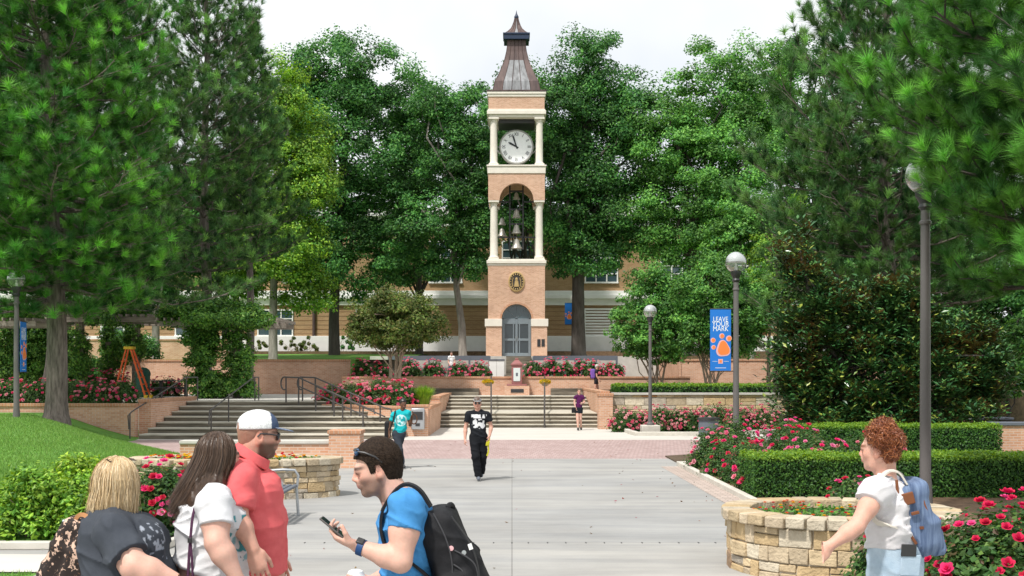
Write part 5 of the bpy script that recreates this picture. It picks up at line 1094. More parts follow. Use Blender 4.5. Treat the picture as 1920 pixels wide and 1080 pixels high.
for px, lab in ((1066, 'small far blue banner right of the bell tower'),):
    x = (px - 960) * 83 / FPX; banner(lab, x, 83.2, .06, CAMH + (705 - 608) / 26.5, CAMH + (705 - 568) / 26.5, .5, 0, False)
    t = thing('lamp_post', lab.replace('small far blue banner', 'slim far dark lamp post with a banner,'), 'street lamp', (x + .38, 83.2, 3.3)); MB().lathe((x + .38, 83.2, 3.2), [(.10, 0), (.07, .3), (.06, 4.2)], 10).build('post', M['dark_metal'], t)
    MB().lathe((x + .38, 83.2, 7.6), [(.26 * math.cos(a) + 1e-5, .26 * math.sin(a)) for a in np.linspace(-1.3, 1.57, 10)], 16).build('globe', M['white'], t, smooth=180)

# ------------------------------------------------------------------ bench, picnic table, bins, ladder
t = thing('park_bench', 'grey metal park bench beside the left stone planter', 'bench', (-3.5, 17.0, 0))
b = MB()
for i in range(6): x = -3.78 + i * .095; b.box(x, x + .075, 16.35, 17.75, .43, .465)
b.build('seat', M['fence'], t, bevel=.008)
b = MB()
for i in range(5): z = .55 + i * .085; b.box(-3.86 - i * .012, -3.83 - i * .012, 16.35, 17.75, z, z + .065)
b.build('backrest', M['fence'], t, bevel=.008)
for y in (16.42, 17.68):
    for x in (-3.25, -3.76): MB().tube([(x, y, .43), (x + (.03 if x > -3.5 else -.03), y, 0.012)], .022, 8).box(x - .05, x + .05, y - .035, y + .035, -.002, .012).build('leg', M['galv'], t)
    MB().tube([(-3.24, y, .43), (-3.22, y, .60), (-3.27, y, .68), (-3.45, y, .69), (-3.84, y, .66)], .02, 8).build('armrest', M['galv'], t)
t = thing('picnic_table', 'dark metal picnic table by the ivy clad pergola post', 'table', P(325, 745, 52) * (1, 1, 0) + (0, 0, 1.14)); x0, x1 = -15.9, -14.1
MB().box(x0, x1, 51.6, 52.4, 1.86, 1.91).build('tabletop', M['dark_metal'], t, bevel=.01)
for y in (51.1, 52.7): MB().box(x0, x1, y, y + .28, 1.57, 1.61).build('bench_seat', M['dark_metal'], t, bevel=.01)
for x in (x0 + .35, x1 - .35): MB().box(x - .06, x + .06, 51.9, 52.1, 1.14, 1.86).box(x - .05, x + .05, 51.15, 52.95, 1.50, 1.57).box(x - .05, x + .05, 51.7, 52.3, 1.14, 1.17).build('leg', M['dark_metal'], t)
gcan = mat('green_plastic', (.008, .095, .062), .45, .1, 3)
x = P(268, 0, 53.5)[0]; t = thing('trash_can', 'dark green domed trash can behind the orange ladder', 'trash can', (x, 53.5, 1.14))
MB().lathe((x, 53.5, 1.14), [(.24, 0), (.30, .05), (.32, .95), (.34, .97), (.34, 1.02), (.30, 1.02)], 20).build('body', gcan, t); MB().lathe((x, 53.5, 2.16), [(.345, 0), (.34, .08), (.28, .22), (.16, .31), (0, .34)], 20).build('lid', gcan, t)
MB().box(x - .14, x + .14, 53.14, 53.24, 2.22, 2.38).build('flap', M['dark_metal'], t)
t = thing('waste_bin', 'dark grey metal waste bin between the roses and the banner lamp', 'waste bin', (6.75, 40.3, 0)); c = (6.75, 40.3, 0)
MB().lathe(c, [(.30, 0), (.34, .04), (.34, .58)], 24).build('body', M['fence'], t)
MB().lathe((6.75, 40.3, .58), [(.38, 0), (.38, .09), (.2, .11), (.17, .06), (0, .06)], 24).build('lid', M['dark_metal'], t)
orange = mat('ladder_orange', (.80, .13, .022), .5, .08, 5); yel = mat('ladder_yellow', (.80, .52, .04), .5, .08, 5)
xa, xb, xt = P(224, 0, 51.5)[0], P(273, 0, 50.6)[0], P(243, 0, 51)[0]; t = thing('step_ladder', 'orange step ladder with a yellow top, standing by the roses', 'ladder', ((xa + xb) / 2, 51, 1.14))
for k, (xf, y0) in enumerate(((xa, 51.4), (xb, 50.6))):
    for sy in (-.28, .28): MB().tube([(xf, 51 + sy * 1.3, 1.13), (xt + (.10 if k else -.10), 51 + sy * .6, 3.28)], .042 if k else .034, 6).build('leg', orange, t)
    for i in range(6 if k else 3):
        f = (i + 1) / (7 if k else 4); xx = xf + (xt + (.1 if k else -.1) - xf) * f; MB().box(xx - .07, xx + .07, 51 - .36 + .17 * f, 51 + .36 - .17 * f, 1.13 + 2.15 * f - .02, 1.13 + 2.15 * f + .02).build('step', orange, t)
MB().box(xt - .20, xt + .20, 50.78, 51.22, 3.26, 3.38).build('top_cap', yel, t, bevel=.02)
for sy in (-.364, .364): MB().box(xb - .07, xb + .07, 51 + sy - .07, 51 + sy + .07, 1.12, 1.28).build('foot', yel, t)

# ------------------------------------------------------------------ pergolas with climbing vines
def pergola(label, px0, px1, Y0, Y1, py, posts, seed, vines=(), vlabel=''):
    r = np.random.default_rng(seed); z = CAMH + (HZ - py) * Y0 / FPX; x0, x1 = (px0 - 960) * Y0 / FPX, (px1 - 960) * Y0 / FPX; t = thing('pergola', label, 'pergola', ((x0 + x1) / 2, Y0, 1.14))
    for y in np.linspace(Y0, Y1, 3): MB().box(x0, x1, y - .05, y + .05, z, z + .24).build('beam', M['wood'], t, bevel=.01)
    b = MB(); n = int((x1 - x0) / .32)
    for i in range(n + 1): x = x0 + (x1 - x0) * i / n; b.box(x - .03, x + .03, Y0 - .35, Y1 + .35, z + .242, z + .36 + r.uniform(-.01, .01))
    b.build('slats', M['wood'], t)
    for (px, y) in posts:
        x = (px - 960) * y / FPX; MB().box(x - .16, x + .16, y - .16, y + .16, 1.12, z).build('post', M['wood'], t, bevel=.01)
    v = thing('climbing_vine', vlabel, 'vine', ((x0 + x1) / 2, Y0, 1.14)); lob = []
    for (cx, cy, rx, ry, y) in vines: q = P(cx, cy, y); s = y / FPX; lob.append((q[0], y, q[2], rx * s, max(.45, rx * s * .7), ry * s))
    area = sum(l[3] * l[5] for l in lob); ncl = int(90 + area * 55)
    LV, T, cc = crown_leaves(r, lob, ncl, 90, .36, .13, [(.035, .11, .025), (.07, .19, .035), (.12, .28, .045), (.20, .36, .06)], .8); quads_obj('foliage', LV, T, M['leaf'], v)
    for (px, y) in posts:
        x = (px - 960) * y / FPX
        for k in range(3): a = r.uniform(0, 6.28); MB().tube([(x + .22 * math.cos(a + q * 1.4), y + .22 * math.sin(a + q * 1.4), 1.12 + (z - 1.12) * q / 6) for q in range(7)], .035, 5).build('stem', M['bark_tan'], v)
pergola('weathered pergola right of the ladder, its posts wrapped in ivy', 298, 522, 50.5, 54, 612, ((375, 50.7), (446, 50.7), (380, 53.8), (440, 53.8)), 301,
        [(395, 582, 75, 26, 51.5), (330, 594, 34, 16, 51), (455, 588, 50, 20, 51.5), (420, 600, 90, 10, 50.3), (360, 625, 20, 22, 50.4), (384, 665, 36, 68, 50.4), (446, 670, 30, 66, 50.4), (340, 585, 40, 18, 50.6), (480, 596, 40, 14, 50.4), (400, 720, 50, 26, 50.2), (380, 625, 28, 25, 50.6), (460, 725, 24, 18, 50.3)], 'thick ivy covering the right pergola and its posts')
pergola('weathered pergola behind the thick pine trunk', 52, 308, 54, 58, 604, ((150, 54.3), (205, 57.5), (100, 57.5), (255, 57.5)), 302,
        [(165, 580, 60, 20, 55), (240, 585, 50, 14, 55), (200, 598, 40, 8, 53.9), (148, 660, 18, 55, 54.2), (205, 660, 22, 60, 57.4), (250, 640, 18, 40, 57.4), (100, 640, 40, 60, 57.4)], 'vines over the pergola behind the thick pine trunk')
pergola('weathered pergola cut by the left edge of the picture', -160, 68, 51, 55, 612, ((-60, 51.3), (50, 54.6)), 303,
        [(20, 590, 60, 18, 52), (60, 650, 45, 70, 54.4), (10, 660, 40, 60, 54), (90, 690, 30, 40, 54.5)], 'yellow green vines over the pergola at the left edge')
for px, lab in ((915, 'yellow flower basket on the left centre handrail'), (1022, 'yellow flower basket on the right centre handrail')):
    q = P(px, 724, 55); t = thing('flower_basket', lab, 'flower basket', (q[0], 55, q[2])); MB().lathe((q[0], 55, q[2]), [(.10, 0), (.22, .14), (.24, .16)], 14).build('basket', M['bark_tan'], t)
    r = np.random.default_rng(int(px)); p = np.array(q) + ell_dirs(r, 260) * np.array((.26, .24, .11)) + (0, 0, .2); quads_obj('blossoms', leaves(p, r.normal(0, 1, (260, 3)), .09, .8, r), mixc(r, 260, [(.62, .40, .02), (.75, .52, .03), (.30, .30, .03)]), M['petal'], t)['kind'] = 'stuff'
# ------------------------------------------------------------------ people: bodies and clothes grown as one smooth surface
class Sdf:
    def __init__(s, lo, hi, h):
        s.lo = np.asarray(lo, float); s.h = h; s.n = np.ceil((np.asarray(hi, float) - s.lo) / h - 1e-4).astype(int) + 1
        s.F = np.full(s.n, .5, np.float32)
    def sub(s, lo, hi):
        a = np.clip(np.floor((np.asarray(lo) - s.lo) / s.h).astype(int), 0, s.n); b = np.clip(np.ceil((np.asarray(hi) - s.lo) / s.h).astype(int) + 1, 0, s.n)
        if np.any(b <= a): return None, None
        g = [(np.arange(a[i], b[i]) * s.h + s.lo[i]).astype(np.float32) for i in range(3)]
        return tuple(slice(a[i], b[i]) for i in range(3)), np.stack(np.meshgrid(*g, indexing='ij'), -1)
    def put(s, fn, lo, hi, k, op='u'):
        m = k * 1.5 + 3 * s.h; sl, p = s.sub(np.asarray(lo) - m, np.asarray(hi) + m)
        if sl is None: return s
        d = fn(p).astype(np.float32); f = s.F[sl]
        if op == 'u':
            if k > 0: h = np.clip(.5 + .5 * (f - d) / k, 0, 1); s.F[sl] = f * (1 - h) + d * h - k * h * (1 - h)
            else: s.F[sl] = np.minimum(f, d)
        else:
            if k > 0: h = np.clip(.5 - .5 * (f + d) / k, 0, 1); s.F[sl] = f * (1 - h) - d * h + k * h * (1 - h)
            else: s.F[sl] = np.maximum(f, -d)
        return s
    def cone(s, a, b, ra, rb, k=.02, flat=None, op='u', grow=0.0):
        a, b = np.asarray(a, float), np.asarray(b, float); ra += grow; rb += grow; R_ = max(ra, rb)
        def fn(p):
            q = p - a; ba = b - a
            if flat is not None:
                ax, fc = np.asarray(flat[0], float), flat[1]; ax = ax / np.linalg.norm(ax); g = (1 / fc - 1)
                q = q + (q @ ax)[..., None] * ax * g; ba = ba + (ba @ ax) * ax * g
            t = np.clip((q @ ba) / (ba @ ba + 1e-9), 0, 1); return (np.linalg.norm(q - t[..., None] * ba, axis=-1) - (ra + (rb - ra) * t)) * (min(1, flat[1] * 1.15) if flat is not None else 1)
        R2 = R_ * (max(1, flat[1]) if flat is not None else 1)
        return s.put(fn, np.minimum(a, b) - R2, np.maximum(a, b) + R2, k, op)
    def ell(s, c, r, R=None, k=.02, op='u', grow=0.0):
        c = np.asarray(c, float); r = np.asarray(r, float) + grow; R = np.eye(3) if R is None else np.asarray(R, float)
        def fn(p):
            q = (p - c) @ R; k0 = np.linalg.norm(q / r, axis=-1); k1 = np.linalg.norm(q / (r * r), axis=-1); return k0 * (k0 - 1) / (k1 + 1e-6)
        m = r.max(); return s.put(fn, c - m, c + m, k, op)
    def rbox(s, c, hx, R=None, rad=.01, k=.01, op='u'):
        c = np.asarray(c, float); hx = np.asarray(hx, float) - rad; R = np.eye(3) if R is None else np.asarray(R, float)
        def fn(p):
            q = np.abs((p - c) @ R) - hx; return np.linalg.norm(np.maximum(q, 0), axis=-1) + np.minimum(q.max(-1), 0) - rad
        m = np.linalg.norm(hx + rad); return s.put(fn, c - m, c + m, k, op)
    def all(s): return s.sub(s.lo, s.lo + s.n * s.h)
    def cut(s, pt, nrm):                       # keep the side the normal points away from
        sl, p = s.all(); d = (p - np.asarray(pt, np.float32)) @ np.asarray(unit(np.asarray(nrm, float)), np.float32); s.F[sl] = np.maximum(s.F[sl], d); return s
    def local(s, pt, rad, fn):                 # edit the field near a point
        sl, p = s.sub(np.asarray(pt) - rad, np.asarray(pt) + rad)
        if sl is not None: s.F[sl] = fn(s.F[sl], p)
        return s
    def fold(s, fn, band=.05):
        m = np.abs(s.F) < band; i = np.argwhere(m); p = i * s.h + s.lo; s.F[m] += fn(p).astype(np.float32); return s
    def clear(s, o, gap): s.F = np.maximum(s.F, -(o.F - gap)); return s
    def mesh(s):
        F = s.F; I = F < 0; nx, ny, nz = np.array(F.shape) - 1; c = np.zeros((nx, ny, nz), np.int8)
        for dx in (0, 1):
            for dy in (0, 1):
                for dz in (0, 1): c += I[dx:nx + dx, dy:ny + dy, dz:nz + dz]
        act = np.argwhere((c > 0) & (c < 8)); idx = np.full((nx, ny, nz), -1, np.int64); idx[tuple(act.T)] = np.arange(len(act))
        acc = np.zeros((len(act), 3)); cnt = np.zeros(len(act)); cor = [(0,0,0),(1,0,0),(0,1,0),(1,1,0),(0,0,1),(1,0,1),(0,1,1),(1,1,1)]
        for (i, j) in ((0,1),(2,3),(4,5),(6,7),(0,2),(1,3),(4,6),(5,7),(0,4),(1,5),(2,6),(3,7)):
            A, B = np.array(cor[i]), np.array(cor[j]); fa = F[tuple((act + A).T)]; fb = F[tuple((act + B).T)]; m = (fa < 0) != (fb < 0)
            t = fa[m] / (fa[m] - fb[m]); acc[m] += A + (B - A) * t[:, None]; cnt[m] += 1
        V = (act + acc / cnt[:, None]) * s.h + s.lo; Q = []
        for ax in range(3):
            o1, o2 = [(1, 2), (2, 0), (0, 1)][ax]; e = np.zeros(3, int); e[ax] = 1
            a = I[tuple(slice(0, -1) if k == ax else slice(1, -1) for k in range(3))]; b = I[tuple(slice(1, None) if k == ax else slice(1, -1) for k in range(3))]
            for val in (True, False):
                w = np.argwhere((a != b) & (a == val)); w[:, [k for k in range(3) if k != ax]] += 1
                d1, d2 = np.zeros(3, int), np.zeros(3, int); d1[o1] = 1; d2[o2] = 1
                q = np.stack([idx[tuple((w - d1 - d2).T)], idx[tuple((w - d2).T)], idx[tuple(w.T)], idx[tuple((w - d1).T)]], 1)
                Q.append(q if val else q[:, ::-1])
        return V, np.concatenate(Q)
def sdf_obj(name, s, mats, parent, colfn=None, smooth=True, relax=1):
    V, Q = s.mesh()
    for _ in range(relax):
        S = np.zeros_like(V); n = np.zeros(len(V))
        for a, b in ((0, 1), (1, 2), (2, 3), (3, 0)):
            np.add.at(S, Q[:, a], V[Q[:, b]]); np.add.at(n, Q[:, a], 1); np.add.at(S, Q[:, b], V[Q[:, a]]); np.add.at(n, Q[:, b], 1)
        V = V * .5 + S / np.maximum(n, 1)[:, None] * .5
    col = colfn(V) if colfn else np.ones((len(V), 3))
    me = raw_mesh(name, V - np.array(ORG[parent.name]), Q, np.full(len(Q), 4), [mats], None, 180, False, col)
    return add_obj(name, me, parent)
def basis(f, up=(0, 0, 1.), roll=0.0):        # columns forward, left, up
    f = unit(np.asarray(f, float)); l = unit(np.cross(up, f)); u = np.cross(f, l); c, s_ = math.cos(roll), math.sin(roll)
    return np.stack([f, l * c + u * s_, u * c - l * s_], 1)
class Head:
    def __init__(s, c, H, fwd, pitch=0.0, roll=0.0, fem=False):
        s.c = np.asarray(c, float); s.H = H; f = unit(np.asarray(fwd, float)); f = f * math.cos(pitch) + np.array((0, 0, math.sin(pitch))); s.R = basis(f, roll=roll); s.fem = fem
    def w(s, f, l, u): return s.c + s.R @ (np.array((f, l, u)) * s.H)
    def loc(s, p): return (p - s.c) @ s.R / s.H
    def e(s, g, c, r, k=.02, op='u', rot=None):
        R = s.R if rot is None else s.R @ rot
        g.ell(s.w(*c), np.array(r) * s.H, R, k * s.H / .22, op)
    def cn(s, g, a, b, ra, rb, k=.012, op='u'): g.cone(s.w(*a), s.w(*b), ra * s.H, rb * s.H, k * s.H / .22, op=op)
    def build(s, g, neck_to, nr=(.058, .066), ears=True):
        e, cn = s.e, s.cn; fm = s.fem
        e(g, (-.07, 0, .16), (.385, .315, .335), .03); e(g, (.10, 0, .0), (.27, .265, .36), .03)
        e(g, (.13, 0, -.28), (.21, .215 if not fm else .19, .17), .035); e(g, (.275, 0, -.405), (.085, .10, .075), .03)
        for y in (-1, 1):
            e(g, (.20, y * .165, -.09), (.12, .09, .09), .03); cn(g, (-.02, y * .235, -.12), (.12, y * .195, -.36), .07, .06, .03)
            e(g, (.375, y * .135, .005), (.055, .075, .05), .022, 'd')
            e(g, (.325, y * .135, .0), (.055, .055, .048), .006); e(g, (.318, y * .135, .012), (.062, .068, .040), .01)
        cn(g, (.345, -.15, .085), (.345, .15, .085), .038 if not fm else .028, .038 if not fm else .028, .025)
        cn(g, (.365, 0, .07), (.452, 0, -.105), .032, .046, .016); 
        for y in (-1, 1): e(g, (.40, y * .048, -.13), (.052, .034, .034), .01)
        e(g, (.345, 0, -.215), (.062, .12, .05), .02); e(g, (.385, 0, -.222), (.042, .105, .024), .008); e(g, (.378, 0, -.268), (.044, .088, .028), .008)
        cn(g, (.43, -.08, -.245), (.43, .08, -.245), .008, .008, .004, 'd')
        if ears:
            for y in (-1, 1):
                a = math.radians(22); rt = np.array(((math.cos(a), -y * math.sin(a), 0), (y * math.sin(a), math.cos(a), 0), (0, 0, 1.)))
                e(g, (-.05, y * .325, -.03), (.085, .032, .145), .008, rot=rt); e(g, (-.035, y * .352, -.01), (.045, .02, .085), .006, 'd', rot=rt); e(g, (-.02, y * .325, -.14), (.04, .03, .045), .008)
        g.cone(s.w(-.12, 0, -.22), neck_to, nr[0], nr[1], .03)
    def col(s, V, base, lip=(.52, .20, .17), brow=(.03, .02, .015), stub=None, brow_on=True):
        L = s.loc(V); C = np.tile(np.array(base, float), (len(V), 1)); inh = (np.abs(L[:, 2]) < .62) & (np.abs(L[:, 1]) < .45) & (np.abs(L[:, 0]) < .62); f, l, u = L.T
        def bl(w, c): C[:] = C * (1 - w[:, None]) + np.array(c) * w[:, None]
        ruddy = np.array(base) * (1.08, .84, .80)
        bl(inh * .6 * np.exp(-((np.abs(l) - .17) ** 2 + (u + .10) ** 2) / .012) * (f > .1), ruddy); bl(inh * .6 * (np.abs(l) > .31) * (f < .05), ruddy); bl(inh * .55 * np.exp(-(l ** 2 + (u + .1) ** 2) / .006) * (f > .36), ruddy)
        if stub is not None:
            w = inh * sstep(-.06, -.2, u + .45 * np.clip(.18 - f, 0, 1) * 0 + .0) * sstep(-.12, -.02, f) * (.0 + 1.0 * ((u < -.16) | (np.abs(l) > .1))); w *= 1 - np.exp(-(l ** 2 / .02 + (u + .24) ** 2 / .0016)) * (f > .3)
            w = np.maximum(w, inh * (f > .33) * np.exp(-((u + .175) ** 2) / .0006 - l ** 2 / .02)); bl(np.clip(w, 0, 1) * stub[1], stub[0])
        bl(inh * (f > .34) * np.exp(-(l / .105) ** 4 - ((u + .243) / .038) ** 4), lip)
        if brow_on: bl(inh * (f > .18) * .97 * np.exp(-((np.abs(l) - .150) / .105) ** 4 - ((u - .085) / .034) ** 4), brow)
        bl(inh * (f > .24) * .95 * np.exp(-((np.abs(l) - .142) / .070) ** 4 - ((u - .0) / .022) ** 4), (.040, .025, .020)); bl(inh * (f > .2) * .4 * np.exp(-((np.abs(l) - .15) / .1) ** 2 - ((u - .01) / .07) ** 2), (.30, .13, .09))  # dark eye line, then eye-socket shading blended into the skin colour
        C *= 1 + np.array((.05, .10, .10)) * (vnoise(V * 38, 12) - .5)[:, None] + .08 * (vnoise(V * 150, 13) - .5)[:, None]
        return np.clip(C, 0, 1)
def arm(g, sh, el, wr, rs, re, rw, k=.02, grow=0.0, bulge=.0):
    sh, el, wr = (np.asarray(v, float) for v in (sh, el, wr)); m = sh * .55 + el * .45
    g.cone(sh, m, rs, rs * (1 + bulge), k, grow=grow); g.cone(m, el, rs * (1 + bulge), re, k, grow=grow)
    q = el * .68 + wr * .32; g.cone(el, q, re, re * 1.02, k, grow=grow); g.cone(q, wr, re * 1.02, rw, k, grow=grow)
def hand(g, wr, d, pn, L=.185, curl=(.5, .55, .6, .7), thumb=(.5, .4), side=1, spread=.08, k=.006, finger_r=.0088):
    """wr wrist, d towards the fingers, pn palm normal (out of the palm), side +1 puts the thumb on d x pn"""
    wr = np.asarray(wr, float); d = unit(np.asarray(d, float)); pn = np.asarray(pn, float); pn = unit(pn - d * (pn @ d)); t = np.cross(d, pn) * side; u = L / .185
    c = wr + d * .050 * u; R = np.stack([d, t, pn], 1)
    g.ell(c, np.array((.056, .040, .017)) * u, R, .012); g.ell(wr + d * .078 * u, np.array((.026, .041, .014)) * u, R, .012); g.ell(wr + d * .035 * u + t * .026 * u + pn * .006, np.array((.032, .018, .016)) * u, R, .010); g.cone(wr, c, .022 * u, .020 * u, .015, flat=(pn, .8))
    ln = np.array((.070, .078, .072, .056)) * u; ys = np.array((.030, .0105, -.0105, -.030)) * u
    for i in range(4):
        p = wr + d * (.094 - .004 * abs(i - 1)) * u + t * ys[i]; a = spread * (1.2 - i) * .8; dr = unit(d * math.cos(a) + t * math.sin(a)); ang = 0.0
        for j, (f, c_) in enumerate(((.46, curl[i] * .9), (.30, curl[i] * 1.15), (.24, curl[i] * .8))):
            ang += c_; v = dr * math.cos(ang) + pn * math.sin(ang); q = p + v * ln[i] * f; r0 = finger_r * u * (1.0 - .10 * j) * (1.0 if i < 3 else .88)
            g.cone(p, q, r0, r0 * .92, k if j == 0 else .003); p = q
    p = wr + d * .028 * u + t * .034 * u + pn * .004; v = unit(d * math.cos(thumb[0]) + t * math.sin(thumb[0]) + pn * thumb[1]); q = p + v * .044 * u
    g.cone(p, q, .013 * u, .0105 * u, .010); v2 = unit(v + d * .45 + pn * thumb[1] * .5 - t * .25); g.cone(q, q + v2 * .032 * u, .0102 * u, .0088 * u, .004)
def folds(amp, freq, dirv, seed, stretch=.3):
    dirv = unit(np.asarray(dirv, float)); A = basis(dirv, up=(.13, .2, 1) if abs(dirv[2]) < .9 else (1, 0, .1))
    def fn(p):
        q = p @ A; q = q * np.array((freq, freq * stretch, freq * stretch)); n = vnoise(q + 50, seed); n2 = vnoise(q * 2.1 + 20, seed + 1); r = 1 - np.abs(2 * n - 1) * 1.0
        return -amp * 1.9 * (r ** 3 - .25) - amp * .6 * (n2 - .5)
    return fn
def skin_mat(name): 
    m = mat(name, (.93, .93, .93), .5, 0.0, 35, .15, 220, spec=.35, attr=True, col2=(1.04, 1.0, 1.0)); b = m.node_tree.nodes['Principled BSDF']
    b.inputs['Subsurface Weight'].default_value = .12; b.inputs['Subsurface Radius'].default_value = (.02, .008, .004); b.inputs['Subsurface Scale'].default_value = .3; return m
M['skin'] = skin_mat('skin')
SK_L = (.66, .40, .315); SK_R = (.62, .345, .26); SK_D = (.13, .062, .036)
def cloth(name, col, col2=None, rough=.85, bump=.25, scale=14, attr=False): return mat(name, col, rough, .07, scale, bump, 260, spec=.2, col2=col2, attr=attr)
def strands(name, roots, pathfn, n, r, width, cols, m, parent, steps=7, wob=.004):
    """thin ribbons that follow pathfn(root, t) -> point, outward"""
    V, C = [], []; ts = np.linspace(0, 1, steps); cc = mixc(r, n, cols)
    for i in range(n):
        pts = np.array([pathfn(i, t) for t in ts]); tg = np.gradient(pts, axis=0); sd = unit(np.cross(tg, r.normal(size=3) * .35 + pathfn(i, 2))); w = width * (1 - .75 * ts[:, None] ** 3) * r.uniform(.7, 1.3)
        a, b = pts - sd * w, pts + sd * w; q = np.stack([a[:-1], b[:-1], b[1:], a[1:]], 1); V.append(q); k = np.clip(cc[i] * (1 + .15 * r.normal()), 0, 1); C.append(np.tile(k, (len(q), 1)))
    return quads_obj(name, np.concatenate(V), np.concatenate(C), m, parent, smooth=180)
def hair_mat(name, rough=.42):
    m = bpy.data.materials.new(name); m.use_nodes = True; t = m.node_tree; b = t.nodes['Principled BSDF']; b.inputs['Roughness'].default_value = rough; b.inputs['Specular IOR Level'].default_value = .5
    a = t.nodes.new('ShaderNodeVertexColor'); a.layer_name = 'tint'; t.links.new(a.outputs[0], b.inputs['Base Color']); return m
M['hair'] = hair_mat('hair'); M['hair_short'] = hair_mat('short_hair', .75)
M['hair_short'].node_tree.nodes['Principled BSDF'].inputs['Specular IOR Level'].default_value = .12
def strap(name, pts, nrms, w, th, m, parent):
    mb = MB(); pts = [np.asarray(p, float) for p in pts]; n = len(pts); b = 0; vs, fs = [], []
    for i, p in enumerate(pts):
        tg = unit(pts[min(i + 1, n - 1)] - pts[max(i - 1, 0)]); nn = np.asarray(nrms[i] if len(nrms) > 1 else nrms[0], float); nn = unit(nn - tg * (nn @ tg)); sd = np.cross(tg, nn)
        vs += [p - sd * w / 2 - nn * th / 2, p + sd * w / 2 - nn * th / 2, p + sd * w / 2 + nn * th / 2, p - sd * w / 2 + nn * th / 2]
    for i in range(n - 1):
        for k in range(4): k2 = (k + 1) % 4; fs.append([i*4 + k, i*4 + k2, (i+1)*4 + k2, (i+1)*4 + k])
    fs += [[3, 2, 1, 0], [(n-1)*4 + k for k in range(4)]]; mb.mesh(vs, fs); return mb.build(name, m, parent, smooth=60)
def curve_pts(pts, n=14):                     # smooth curve through points
    pts = np.array(pts, float); t = np.arange(len(pts)); out = []
    for q in np.linspace(0, len(pts) - 1, n):
        i = min(int(q), len(pts) - 2); f = q - i; p0, p1, p2, p3 = pts[max(i-1, 0)], pts[i], pts[i+1], pts[min(i+2, len(pts)-1)]
        out.append(.5 * (2*p1 + (p2-p0)*f + (2*p0-5*p1+4*p2-p3)*f*f + (3*p1-p0-3*p2+p3)*f**3))
    return out
# ------------------------------------------------------------------ the five people walking past in front
def merge(a, b, k): 
    h = np.clip(.5 + .5 * (a.F - b.F) / k, 0, 1); a.F = a.F * (1 - h) + b.F * h - k * h * (1 - h); return a
def sleeve(g, sh, el, r0, r1, hem_t, k=.025, fold=None, ext=None):
    s = Sdf(g.lo, g.lo + (g.n - 1) * g.h, g.h); sh, el = np.asarray(sh, float), np.asarray(el, float); e2 = sh + (el - sh) * (hem_t + .35); s.cone(sh, e2, r0, r1 + (r1 - r0) * .2, .01)
    s.cut(sh + (el - sh) * hem_t, el - sh); return merge(g, s, k)
def walking_legs(g, hip, hw, fwd, z0, stride, r=(.088, .058, .04), k=.03):
    """legs from the pelvis to the ground, one foot ahead of the other; returns ankle points"""
    f = unit(np.asarray(fwd, float)); side = np.array((-f[1], f[0], 0)); out = []
    for i, sg in enumerate((-1, 1)):
        h = hip + side * hw * sg; st = stride * (1 if i else -1); an = np.array((hip[0], hip[1], z0)) + side * hw * .8 * sg + f * st + np.array((0, 0, .085 + (.07 if st < 0 else 0)))
        kn = h * .5 + an * .5 + f * (.05 if st > 0 else .07); g.cone(h, kn, r[0], r[1] * 1.05, k); q = kn * .6 + an * .4 - f * .01; g.cone(kn, q, r[1], r[1] * .98, k); g.cone(q, an, r[1] * .98, r[2], k)
        g.cone(an + np.array((0, 0, -.045)), an + f * .13 + np.array((0, 0, -.055)), .036, .03, .03); out.append((h, kn, an))
    return out
def shoes(legs, fwd, m, parent, z=None):
    f = unit(np.asarray(fwd, float))
    for h, kn, an in legs:
        s = Sdf(an - .2, an + .25, .008); t = np.array((0, 0, 1.)); s.cone(an - t * .035 - f * .04, an + f * .15 - t * .05, .045, .036, .02); s.cone(an - t * .0, an - t * .04, .045, .045, .02); s.cut(an - t * .085, -t); sdf_obj('shoe', s, m, parent)
def trousers(name, legs, hip, rw, top_z, end_t, m, parent, hw, flat, rleg=(.10, .075, .062), h=.009, tilt=None, seed=5, amp=.006):
    P_ = np.array([q for l in legs for q in l] + [hip]); lo, hi = P_.min(0) - .26, P_.max(0) + .26; lo[2] = P_[:, 2].min() - .1; hi[2] += .16; s = Sdf(lo, hi, h)
    s.cone(hip + (0, 0, .24), hip - (0, 0, .05), rw, rw * 1.02, .03, flat)
    for hp, kn, an in legs:
        q = Sdf(lo, hi, h); q.cone(hp, kn, rleg[0], rleg[1], .02); q.cone(kn, an, rleg[1], rleg[2], .02)
        if end_t <= 1: e = hp + (kn - hp) * end_t; q.cut(e, kn - hp)
        else: q.cut(an + (0, 0, -.045), (0, 0, -1))
        merge(s, q, .03)
    s.cut(np.array((0, 0, top_z)) if tilt is None else tilt[0], (0, 0, 1) if tilt is None else tilt[1]); s.fold(folds(amp, 16, (.3, .1, 1), seed, .5)); return sdf_obj(name, s, m, parent)

